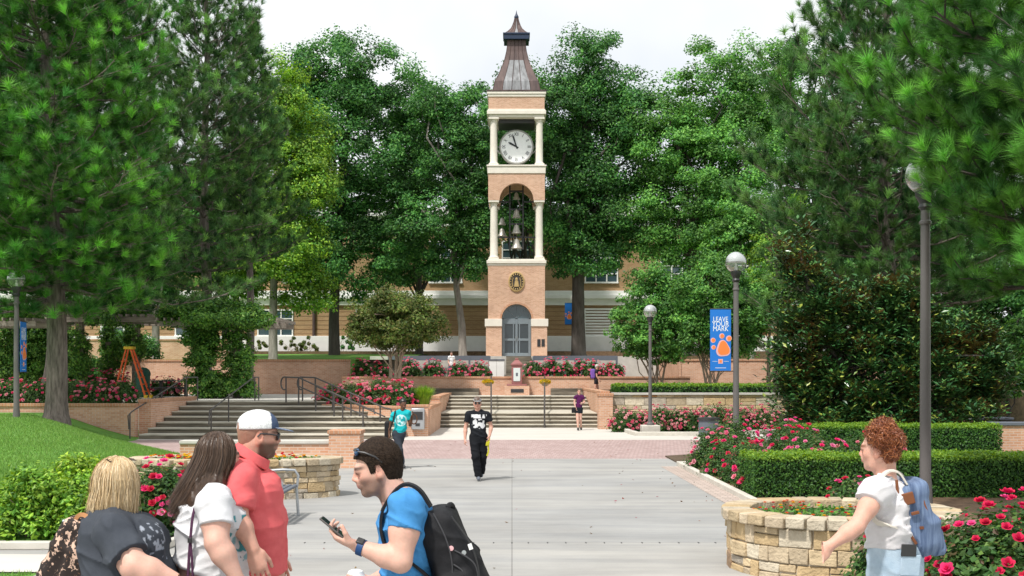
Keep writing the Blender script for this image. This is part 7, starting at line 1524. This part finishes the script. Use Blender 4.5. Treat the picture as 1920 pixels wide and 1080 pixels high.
lp = bpy.data.materials.new('leopard_print'); lp.use_nodes = True; t_ = lp.node_tree; b_ = t_.nodes['Principled BSDF']; b_.inputs['Roughness'].default_value = .8; tc_ = t_.nodes.new('ShaderNodeTexCoord'); vo = t_.nodes.new('ShaderNodeTexVoronoi'); vo.inputs['Scale'].default_value = 38; nn2 = t_.nodes.new('ShaderNodeTexNoise'); nn2.inputs['Scale'].default_value = 30; mxv = t_.nodes.new('ShaderNodeMix'); mxv.data_type = 'RGBA'; mxv.inputs[0].default_value = .035
cr_ = t_.nodes.new('ShaderNodeValToRGB'); cr_.color_ramp.interpolation = 'CONSTANT'; e = cr_.color_ramp.elements; e[0].position = 0; e[0].color = (.20, .095, .05, 1); e[1].position = .12; e[1].color = (.018, .010, .008, 1); q_ = e.new(.70); q_.color = (.62, .42, .32, 1)
t_.links.new(tc_.outputs['Object'], mxv.inputs[6]); t_.links.new(nn2.outputs['Color'], mxv.inputs[7]); t_.links.new(mxv.outputs[2], vo.inputs['Vector']); t_.links.new(vo.outputs['Distance'], cr_.inputs[0]); t_.links.new(cr_.outputs[0], b_.inputs['Base Color'])
lb = thing('tote_bag', 'leopard print tote bag with a pale trim behind the blonde woman', 'bag', J(125, 1060, .02)); th = math.radians(-24); Rl = np.stack([np.array((math.cos(th), 0, math.sin(th))), np.array((0, 1., 0)), np.array((-math.sin(th), 0, math.cos(th)))], 1)
s = Sdf(J(120, 1080, .02) - .36, J(120, 1080, .02) + .36, .0075); s.rbox(J(126, 1056, -.04), (.092, .075, .21), Rl, .045, .01); s.rbox(J(146, 1072, -.10), (.075, .045, .16), Rl, .035, .012); s.fold(folds(.008, 14, (.9, .2, .6), 81, .3)); sdf_obj('bag', s, lp, lb)
MB().obox(J(146, 984, -.04) , Rl[:, 0] * .062, Rl[:, 1] * .050, Rl[:, 2] * .007).build('trim', M['galv'], lb, bevel=.006)
strap('handle', curve_pts([J(135, 985, -.08), J(150, 965, -.1), J(168, 975, -.14), J(166, 1010, -.18), J(160, 1030, -.17)], 16), [np.array((0, -1, .2))], .02, .006, cloth('tan_leather', (.45, .22, .10)), lb)

# ---- woman with red hair and a blue backpack
Y0 = 5.95; R_ = thing('person', 'woman with curly red hair tied up, in a white t-shirt and pale denim shorts', 'person', (J(1672, 0)[0], Y0, GZ)); fwd = unit(np.array((-.93, .25, 0)))
hd = Head(J(1650, 843), .222, (-.80, .60, 0), -.02, fem=True); nb_ = J(1658, 893)
Ls, Rs = J(1645, 922, -.165), J(1664, 912, .165); Le, Lw = J(1606, 987, -.24), J(1555, 1024, -.27); Re, Rw = J(1690, 1000, .2), J(1700, 1060, .16); hip = np.array((J(1678, 0)[0], Y0, .98))
def torso(g, grow=0.0, k=.03):
    g.cone(J(1663, 952), J(1667, 990), .162 + grow, .155 + grow, k, (X1, .66)); g.cone(J(1668, 980), J(1673, 1040), .150 + grow, .148 + grow, k, (X1, .74)); g.cone(J(1674, 1035), hip, .148 + grow, .152 + grow, k, (X1, .80))
    g.cone(Ls, Rs, .058 + grow, .058 + grow, k); g.ell(J(1640, 958, -.065), np.array((.065, .075, .07)) + grow, None, .04); g.ell(J(1640, 958, .07), np.array((.065, .075, .07)) + grow, None, .04)
    for q in (Ls, Rs): g.cone(nb_ + (.01, 0, -.035), q, .040 + grow, .052 + grow, k)
g = Sdf((J(1515, 0)[0], Y0 - .42, .10), (J(1740, 0)[0], Y0 + .40, 1.82), .005); hd.build(g, nb_ + (.005, 0, -.02), (.050, .056)); torso(g, -.014); arm(g, Ls, Le, Lw, .046, .037, .023, .022, 0, .02); arm(g, Rs, Re, Rw, .046, .037, .023, .022)
hand(g, Lw, J(1531, 1045, -.27) - Lw, np.array((.15, .95, -.15)), .19, (.55, .65, .72, .8), (.45, .45), -1, .12); hand(g, Rw, np.array((.1, 0, -1.)), np.array((0, -1., 0)), .17, (.5, .5, .55, .6), (.4, .4), 1)
legs = walking_legs(g, hip, .09, fwd, GZ, .27, (.100, .062, .042)); sdf_obj('body', g, M['skin'], R_, lambda V: hd.col(V, (.66, .38, .29), brow=(.16, .06, .03)))
wt2 = cloth('white_tshirt', (.64, .625, .645), (.70, .68, .70)); s = Sdf(g.lo, g.lo + (g.n - 1) * g.h, .006); torso(s, .006); s.cut(J(1634, 1026), (.06, 0, -.99)); s = sleeve(s, Ls, Le, .062, .062, .26, .04); s = sleeve(s, Rs, Re, .060, .060, .3, .04)
s.cone(nb_ + (.0, 0, -.028), hd.w(-.05, 0, -.1), .060, .07, .012, op='d'); s.fold(folds(.008, 15, (.6, .2, 1), 91, .28)); s.fold(folds(.005, 28, (-.6, .3, 1), 93, .3)); sdf_obj('shirt', s, wt2, R_)
sho = cloth('pale_denim', (.34, .45, .56), (.48, .59, .69), .9, .3, 12); trousers('shorts', legs, hip, .158, 1.10, .40, sho, R_, .1, (X1, .84), (.108, .104, .1), tilt=(J(1634, 1019), (-.06, 0, .99)), seed=95, amp=.006); shoes(legs, fwd, M['white'], R_)
MB().obox(J(1707, 1060, -.165), (.052, .01, -.004), (0, .004, 0), (.004, 0, .052)).build('back_pocket', sho, R_, bevel=.004)
ph2 = thing('phone', 'black phone sticking out of the back pocket of the denim shorts', 'phone', J(1704, 1028, -.18)); MB().obox(J(1704, 1032, -.172), (.040, .008, -.002), (0, .005, 0), (.002, 0, .03)).build('case', M['dark_metal'], ph2, bevel=.003)
RED = [(.10, .022, .008), (.20, .050, .016), (.32, .095, .030), (.42, .15, .05)]
s = Sdf(hd.c - .19, hd.c + .22, .005); hd.e(s, (-.07, 0, .15), (.40, .335, .355), .01); hd.e(s, (-.14, 0, -.06), (.27, .26, .33), .02); sl, p = s.all(); Lh = hd.loc(p); hlf = hairline([(-.6, -.42), (-.2, -.40), (-.12, -.12), (-.04, .08), (.05, .02), (.14, .10), (.25, .22), (.5, .26)]); s.F[sl] = np.maximum(s.F[sl], ((hlf(Lh[..., 0]) - Lh[..., 2]) * .15).astype(np.float32))
for (px, py, dy, rr) in ((1662, 818, -.02, .068), (1674, 826, -.03, .058), (1666, 846, -.03, .045), (1657, 803, .0, .055), (1645, 812, -.02, .040), (1661, 856, .0, .034)): s.ell(J(px, py, dy), np.full(3, rr), None, .02)
s.fold(lambda q: .020 * (vnoise(q * 38, 3) - .5) + .012 * (vnoise(q * 85, 4) - .5)); sdf_obj('hair_mass', s, M['hair'], R_, lambda V: np.array(RED[0]) + (np.array(RED[2]) - np.array(RED[0])) * vnoise(V * 60, 5)[:, None])
rr_ = np.random.default_rng(97); cts = [J(1664, 815, -.03), J(1675, 826, -.05), J(1667, 846, -.05), J(1657, 803, -.02), J(1644, 812, -.04), J(1652, 822, -.07)]; N_ = 4200; ci = rr_.integers(0, 6, N_); dr_ = ell_dirs(rr_, N_); r0_ = rr_.uniform(.044, .070, N_); pw_ = rr_.uniform(0, 6.28, N_); tg_ = unit(np.cross(dr_, rr_.normal(size=(N_, 3)))); ln_ = rr_.uniform(.04, .085, N_)
def curl_path(i, t):
    if t == 2: return dr_[i]
    u = t - .5; b = np.cross(dr_[i], tg_[i]); return cts[ci[i]] + dr_[i] * (r0_[i] - 2.2 * u * u * ln_[i] + .005 * math.sin(t * 9 + pw_[i])) + tg_[i] * ln_[i] * u + b * .005 * math.cos(t * 9 + pw_[i])
strands('curls', None, curl_path, N_, rr_, .0011, RED, M['hair'], R_, 12)
dnm = mat('blue_canvas', (.055, .09, .18), .9, 0, 9, .3, 200, col2=(.19, .26, .40), stretch=(7, 1.2, .55)); lea = cloth('brown_leather', (.20, .075, .035), None, .6, .2); bp2 = thing('backpack', 'faded blue canvas backpack with brown leather trim on the red haired woman', 'backpack', J(1710, 970)); th = math.radians(15); Rb = np.stack([np.array((math.cos(th), 0, math.sin(th))), np.array((0, 1., 0)), np.array((-math.sin(th), 0, math.cos(th)))], 1)
s = Sdf((J(1650, 0)[0], Y0 - .25, J(0, 1060)[2]), (J(1790, 0)[0], Y0 + .25, J(0, 880)[2]), .006); s.rbox(J(1708, 968), (.082, .145, .175), Rb, .05, .01); s.rbox(J(1727, 1000), (.075, .125, .10), Rb, .04, .03); s.rbox(J(1700, 918), (.075, .14, .045), Rb, .035, .02); s.fold(folds(.008, 17, (.9, .1, .3), 99, .25)); sdf_obj('bag', s, dnm, bp2)
s = Sdf((J(1650, 0)[0], Y0 - .25, J(0, 1060)[2]), (J(1800, 0)[0], Y0 + .25, J(0, 880)[2]), .006); s.rbox(J(1742, 1012), (.045, .11, .070), Rb, .03, .01); s.fold(folds(.005, 22, (.9, .1, .3), 98, .25)); sdf_obj('front_pocket', s, dnm, bp2)
for pts in ([J(1681, 900, -.15), J(1686, 950, -.158), J(1697, 985, -.158), J(1718, 1020, -.15)], [J(1722, 912, -.13), J(1734, 950, -.14), J(1748, 985, -.125)], [J(1725, 990, -.15), J(1742, 988, -.13), J(1757, 986, -.11)]): strap('leather_trim', curve_pts(pts, 14), [np.array((0, -1, 0))], .014, .006, lea, bp2)
MB().obox(J(1703, 935, -.160), Rb[:, 0] * .030, (0, .006, 0), Rb[:, 2] * .030).build('leather_patch', lea, bp2, bevel=.005); MB().obox(J(1716, 962, -.160), Rb[:, 0] * .020, (0, .006, 0), Rb[:, 2] * .008).build('buckle', lea, bp2, bevel=.003)
for d_ in (-.11, .11): strap('shoulder_strap', curve_pts([J(1700, 908, d_), J(1685, 886, d_), J(1664, 884, d_), J(1646, 905, d_ * 1.15), J(1634, 940, d_ * 1.2), J(1640, 975, d_ * 1.35), J(1665, 985, d_ * 1.55), J(1690, 990, d_ * 1.4)], 26), [np.array((-math.cos(a), d_, math.sin(a))) for a in np.linspace(2.0, -.9, 26)], .036, .008, cloth('cream_webbing', (.66, .62, .55)), bp2)
# ------------------------------------------------------------------ the people farther back, built the same way at a coarser grain
def figure(label, Y, j, fwd, hh, skin, shirt, pants, shoe, hairc, rs=1.0, sleeve_t=.45, short=False, h=.011, hair_top=.03, hl=None, print_fn=None, pr=(.085, .06, .05), twist=0, fem=False, holdhand=None):
    """j: joints in photo pixels with depth offsets (px, py, dy)"""
    Jf = lambda q: P(q[0], q[1], Y + (q[2] if len(q) > 2 else 0)); f = unit(np.array((*fwd, 0.))); z0 = Jf(j['foot_l'])[2]
    pts = np.array([Jf(q) for q in j.values()]); t = thing('person', label, 'person', (pts[:, 0].mean(), Y, min(Jf(j['foot_l'])[2], Jf(j['foot_r'])[2])))
    hd = Head(Jf(j['head']), hh, j_face.get(label, (*fwd, 0.)), -.03, fem=fem); nb = Jf(j['neck']); ls, rs_ = Jf(j['sh_l']), Jf(j['sh_r']); hip = Jf(j['hip']); wst = Jf(j['waist']); lo, hi = pts.min(0) - .26, pts.max(0) + .28
    side = unit(ls - rs_); hw = np.linalg.norm(ls - rs_) / 2; dp = unit(np.cross(side, (0, 0, 1.))); ch = (ls + rs_) / 2; ch = ch + (wst - ch) * .38
    def torso(g, grow=0.0):
        g.cone(ch, wst, hw * .80 * rs + grow, hw * .74 * rs + grow, .03, (dp, .68)); g.cone(wst, hip, hw * .74 * rs + grow, hw * .80 * rs + grow, .03, (dp, .72)); g.cone(ls - side * .03, rs_ + side * .03, .052 + grow, .052 + grow, .03)
        for q in (ls, rs_): g.cone(nb + (0, 0, -.01), q - (0, 0, .01), .040 + grow, .048 + grow, .03)
    g = Sdf(lo, hi, h); hd.build(g, nb, (.046, .054)); torso(g, -.012)
    for s_ in 'lr':
        a, b, c = Jf(j['sh_' + s_]), Jf(j['el_' + s_]), Jf(j['ha_' + s_]); arm(g, a, b, c, .046 * rs, .037 * rs, .026, .02); d = unit(c - b); hand(g, c, d, side * (1 if s_ == 'r' else -1) + np.array((0, .2, 0)), .175, (.5, .55, .6, .65), (.5, .4), 1 if s_ == 'r' else -1)
    legs = []
    for s_, sg in (('l', 1), ('r', -1)):
        H_ = hip + side * hw * .42 * sg; k = Jf(j['kn_' + s_]); an = Jf(j['foot_' + s_]) + np.array((0, 0, .075)); g.cone(H_, k, pr[0] * .92, pr[1] * .9, .02); g.cone(k, an, pr[1] * .9, .036, .02); g.cone(an - (0, 0, .04), an + f * .12 - (0, 0, .05), .034, .028, .02); legs.append((H_, k, an))
    sdf_obj('body', g, M['skin'], t, lambda V: hd.col(V, skin, brow=(.03, .02, .015)))
    s = Sdf(lo, hi, h); torso(s, .010); s.cut(hip + np.array((0, 0, .0)), (0, 0, -1))
    for s_ in 'lr': s = sleeve(s, Jf(j['sh_' + s_]), Jf(j['el_' + s_]), .064 * rs, .062 * rs, sleeve_t)
    s.cone(nb, hd.c, .056, .06, .012, op='d'); s.fold(folds(.010, 12, (.4, .2, 1), 7, .4)); sdf_obj('shirt', s, shirt, t, print_fn(Jf) if print_fn else None)
    q = Sdf(lo, hi, h); q.cone(hip + (0, 0, .12), hip - (0, 0, .03), hw * .78 * rs, hw * .82 * rs, .03, (dp, .72))
    for H_, k, an in legs:
        w = Sdf(lo, hi, h); w.cone(H_, k, pr[0] * 1.05, pr[1] * 1.08, .02)
        if short: w.cut(H_ + (k - H_) * short, k - H_)
        else: w.cone(k, an, pr[1] * 1.08, pr[2], .02); w.cut(an - (0, 0, .02), (0, 0, -1))
        merge(q, w, .03)
    q.cut(hip + (0, 0, .10), (0, 0, 1)); q.fold(folds(.007, 14, (.2, .1, 1), 17, .5)); sdf_obj('shorts' if short else 'trousers', q, pants, t)
    for H_, k, an in legs:
        w = Sdf(an - .18, an + .22, .010); w.cone(an - (0, 0, .035) - f * .04, an + f * .14 - (0, 0, .05), .042, .035, .02); w.cone(an, an - (0, 0, .04), .042, .042, .02); w.cut(an - (0, 0, .082), (0, 0, -1)); sdf_obj('shoe', w, shoe, t)
    hl = hl or hairline([(-.6, -.30), (-.2, -.28), (-.1, .0), (-.02, .10), (.05, .0), (.14, .12), (.22, .22), (.5, .26)]); cap_hair(hd, .012, hl, 'hair', lambda V: mixc(np.random.default_rng(1), len(V), hairc), t, top=hair_top, h=.009, amp=.006); return t, hd, Jf
j_face = {}
navy = (.012, .016, .024)
# man in a black print shirt
def pr_black(Jf):
    def fn(V):
        C = np.tile((.012, .014, .018), (len(V), 1)); a = (V[:, 1] < 23.72) & (np.abs(V[:, 0] - Jf((898, 0))[0]) < .155); z = V[:, 2]; zt, zb = Jf((0, 777))[2], Jf((0, 807))[2]; u = (V[:, 0] - Jf((884, 0))[0]) * 9; v = (zt - z) / (zt - zb)
        row = a & (v > .0) & (v < .22) & (vnoise(np.stack([u * 3.2, u * 0, v * 3], 1), 3) > .38); c = a & (v > .28) & (v < .88); r = np.hypot((V[:, 0] - Jf((898, 0))[0]) / .13, (v - .58) / .34); ring = c & (r < 1.05) & (vnoise(V * 26, 6) > .52); C[row | ring] = (.72, .72, .74); return C
    return fn
lab = 'man in a black print t-shirt and black trousers walking on the plaza'
t, hd, Jf = figure(lab, 23.6, dict(head=(895, 756), neck=(896, 769), sh_l=(914, 777), sh_r=(879, 777), el_l=(921, 800, .02), el_r=(873, 802, .02), ha_l=(918, 817, -.06), ha_r=(872, 824, -.04), waist=(897, 803), hip=(897, 819), kn_l=(906, 856, .02), kn_r=(892, 857, -.12), foot_l=(902, 893.5, .25), foot_r=(897, 899, -.10)),
    (.06, -1), .235, SK_R, cloth('black_print_shirt', (.95, .95, .95), (1, 1, 1), attr=True), cloth('black_trousers', (.008, .009, .012)), M['fence'], [(.10, .06, .04)], 1.02, .55, print_fn=pr_black, pr=(.098, .075, .072))
cp = thing('cap', 'light grey cap on the man in the black print shirt', 'cap', hd.w(0, 0, .3)); s = Sdf(hd.c - .2, hd.c + .24, .008); hd.e(s, (-.05, 0, .20), (.43, .37, .36), .01); s.cut(hd.w(0, 0, .17), -hd.R[:, 2]); sdf_obj('crown', s, cloth('grey_cap', (.36, .36, .37)), cp)
s = Sdf(hd.c - .2, hd.c + .24, .007); hd.e(s, (.42, 0, .17), (.32, .30, .035), .004); hd.e(s, (.0, 0, .2), (.36, .3, .4), .004, 'd'); sdf_obj('brim', s, cloth('grey_cap_brim', (.30, .30, .31)), cp)
sg = thing('sunglasses', 'dark sunglasses on the man in the black print shirt', 'sunglasses', hd.w(.35, 0, 0))
for y in (-1, 1): s = Sdf(hd.w(.38, y * .15, 0) - .05, hd.w(.38, y * .15, 0) + .05, .006); hd.e(s, (.375, y * .15, -.0), (.05, .13, .09), .002); sdf_obj('lens', s, M['glass_dark'], sg)
ly = thing('lanyard', 'yellow lanyard dangling from the hand of the man in black', 'lanyard', Jf((916, 830, -.08))); yl = cloth('yellow_webbing', (.50, .46, .03)); strap('strap', curve_pts([Jf((918, 822, -.10)), Jf((915, 832, -.12)), Jf((916, 845, -.12)), Jf((913, 855, -.12))], 10), [np.array((0, -1, 0))], .032, .008, yl, ly); MB().obox(Jf((914.5, 832, -.13)), (.036, 0, 0), (0, .012, 0), (.01, 0, .042)).build('pouch', yl, ly, bevel=.01)
# woman in a turquoise shirt
def pr_teal(Jf):
    def fn(V):
        C = np.tile((.012, .42, .46), (len(V), 1)); r = np.hypot((V[:, 0] - Jf((752.5, 0))[0]) / .125, (V[:, 2] - Jf((0, 788))[2]) / .125); a = (V[:, 1] < 26.75) & (r < 1.05) & ((vnoise(V * 24, 5) > .46) | (np.abs(r - .95) < .12)); C[a] = (.50, .74, .76); return C
    return fn
t, hd, Jf = figure('woman in a turquoise print t-shirt walking with one hand raised', 26.7, dict(head=(756, 757.5), neck=(755, 768.5), sh_l=(766, 775), sh_r=(738, 777), el_l=(769, 797, .02), el_r=(731, 800, .04), ha_l=(773, 781, -.10), ha_r=(730, 815, .0), waist=(751, 800), hip=(748, 814), kn_l=(746, 844, .10), kn_r=(751, 845, -.12), foot_l=(744, 866, .38), foot_r=(755, 876.5, -.10)),
    (.35, -.94), .215, SK_D, cloth('turquoise_shirt', (.95, .95, .95), (1, 1, 1), attr=True), cloth('charcoal_jeans', (.035, .042, .055)), M['dark_metal'], [(.008, .006, .005), (.02, .014, .012)], .95, .55, hair_top=.10, print_fn=pr_teal, pr=(.083, .058, .046), fem=True)
sb = thing('shoulder_bag', 'black bag slung at the hip of the woman in turquoise', 'bag', Jf((727, 815, .1))); s = Sdf(Jf((727, 808, .1)) - .3, Jf((727, 808, .1)) + .3, .011); s.rbox(Jf((727, 806, .10)), (.07, .10, .20), None, .05); sdf_obj('bag', s, blk, sb); strap('strap', curve_pts([Jf((741, 770, .0)), Jf((740, 776, -.13)), Jf((737, 790, -.15)), Jf((732, 803, -.06)), Jf((728, 806, .06))], 14), [np.array((-.3, -.9, .3))], .035, .008, blk, sb); MB().tube([Jf((729, 818, .1)), Jf((727, 832, .1))], .012, 6).build('tail_strap', blk, sb)
hoop = thing('cable_loop', 'brown loop of cord held up by the woman in turquoise', 'cord', Jf((777, 788, -.1))); MB().tube([Jf((776 + 6 * math.cos(a), 786 + 9 * math.sin(a), -.12)) for a in np.linspace(-.3, 6.2, 22)], .016, 6).build('loop', cloth('brown_cord', (.10, .05, .03)), hoop)
# woman in purple on the steps
t, hd, Jf = figure('woman in a purple top and dark shorts by the centre steps', 45.4, dict(head=(1086, 734), neck=(1086, 740), sh_l=(1093, 744.5), sh_r=(1079, 744.5), el_l=(1096, 754), el_r=(1077, 754), ha_l=(1092, 756, -.15), ha_r=(1079, 764, -.05), waist=(1086, 758), hip=(1085.5, 767), kn_l=(1088.5, 786), kn_r=(1083, 786, -.1), foot_l=(1089.5, 805.5, .12), foot_r=(1084, 806.5, -.15)),
    (.0, -1), .215, SK_L, cloth('purple_top', (.085, .012, .075)), cloth('navy_shorts', navy), M['dark_metal'], [(.12, .07, .04)], .9, .40, .42, h=.014, pr=(.088, .06, .045), fem=True)
sb = thing('shoulder_bag', 'small dark bag hanging beside the woman in purple', 'bag', Jf((1076, 766))); s = Sdf(Jf((1076, 768, -.05)) - .25, Jf((1076, 768, -.05)) + .25, .014); s.rbox(Jf((1076, 769, -.05)), (.09, .06, .11), None, .03); sdf_obj('bag', s, blk, sb)
# student with a purple backpack above the steps
t, hd, Jf = figure('student in dark clothes with a purple backpack above the right brick pier', 57.2, dict(head=(1119.5, 687.5), neck=(1119, 692.5), sh_l=(1118, 697, .16), sh_r=(1118, 697, -.16), el_l=(1119, 706, .2), el_r=(1119, 706, -.2), ha_l=(1123, 712, .2), ha_r=(1123, 712, -.2), waist=(1118, 708), hip=(1117.5, 713), kn_l=(1121, 727, .08), kn_r=(1116, 727, -.08), foot_l=(1122, 740.5, .08), foot_r=(1114, 740.5, -.08)),
    (1, -.05), .20, SK_R, cloth('dark_top', (.02, .02, .024)), cloth('dark_shorts', (.02, .02, .026)), M['dark_metal'], [(.55, .52, .48)], .85, .4, .5, h=.015, pr=(.085, .06, .045))
sb = thing('backpack', 'purple backpack on the student above the right brick pier', 'backpack', Jf((1111, 702))); s = Sdf(Jf((1111, 701)) - .4, Jf((1111, 701)) + .4, .016); s.rbox(Jf((1111.5, 701)), (.12, .16, .24), None, .08); sdf_obj('bag', s, cloth('purple_nylon', (.20, .10, .42)), sb); MB().box(*sorted((Jf((1106.5, 0))[0], Jf((1108, 0))[0])), 57.08, 57.32, Jf((0, 709))[2], Jf((0, 702))[2]).build('pocket', blk, sb, bevel=.02)
# person half hidden behind the terrace roses
t, hd, Jf = figure('person in a white top half hidden behind the terrace roses', 64.5, dict(head=(846.5, 663), neck=(846.5, 667), sh_l=(851, 670), sh_r=(842, 670), el_l=(853, 678), el_r=(840.5, 678), ha_l=(850, 684, -.1), ha_r=(843, 684, -.1), waist=(846.5, 681), hip=(846.5, 687), kn_l=(848.5, 699), kn_r=(844.5, 699), foot_l=(849, 710.5), foot_r=(844.5, 710.5)),
    (.1, -1), .215, SK_L, cloth('white_top', (.78, .78, .80)), cloth('denim_shorts', (.10, .14, .22)), M['dark_metal'], [(.06, .035, .025)], .95, .5, .5, h=.016)
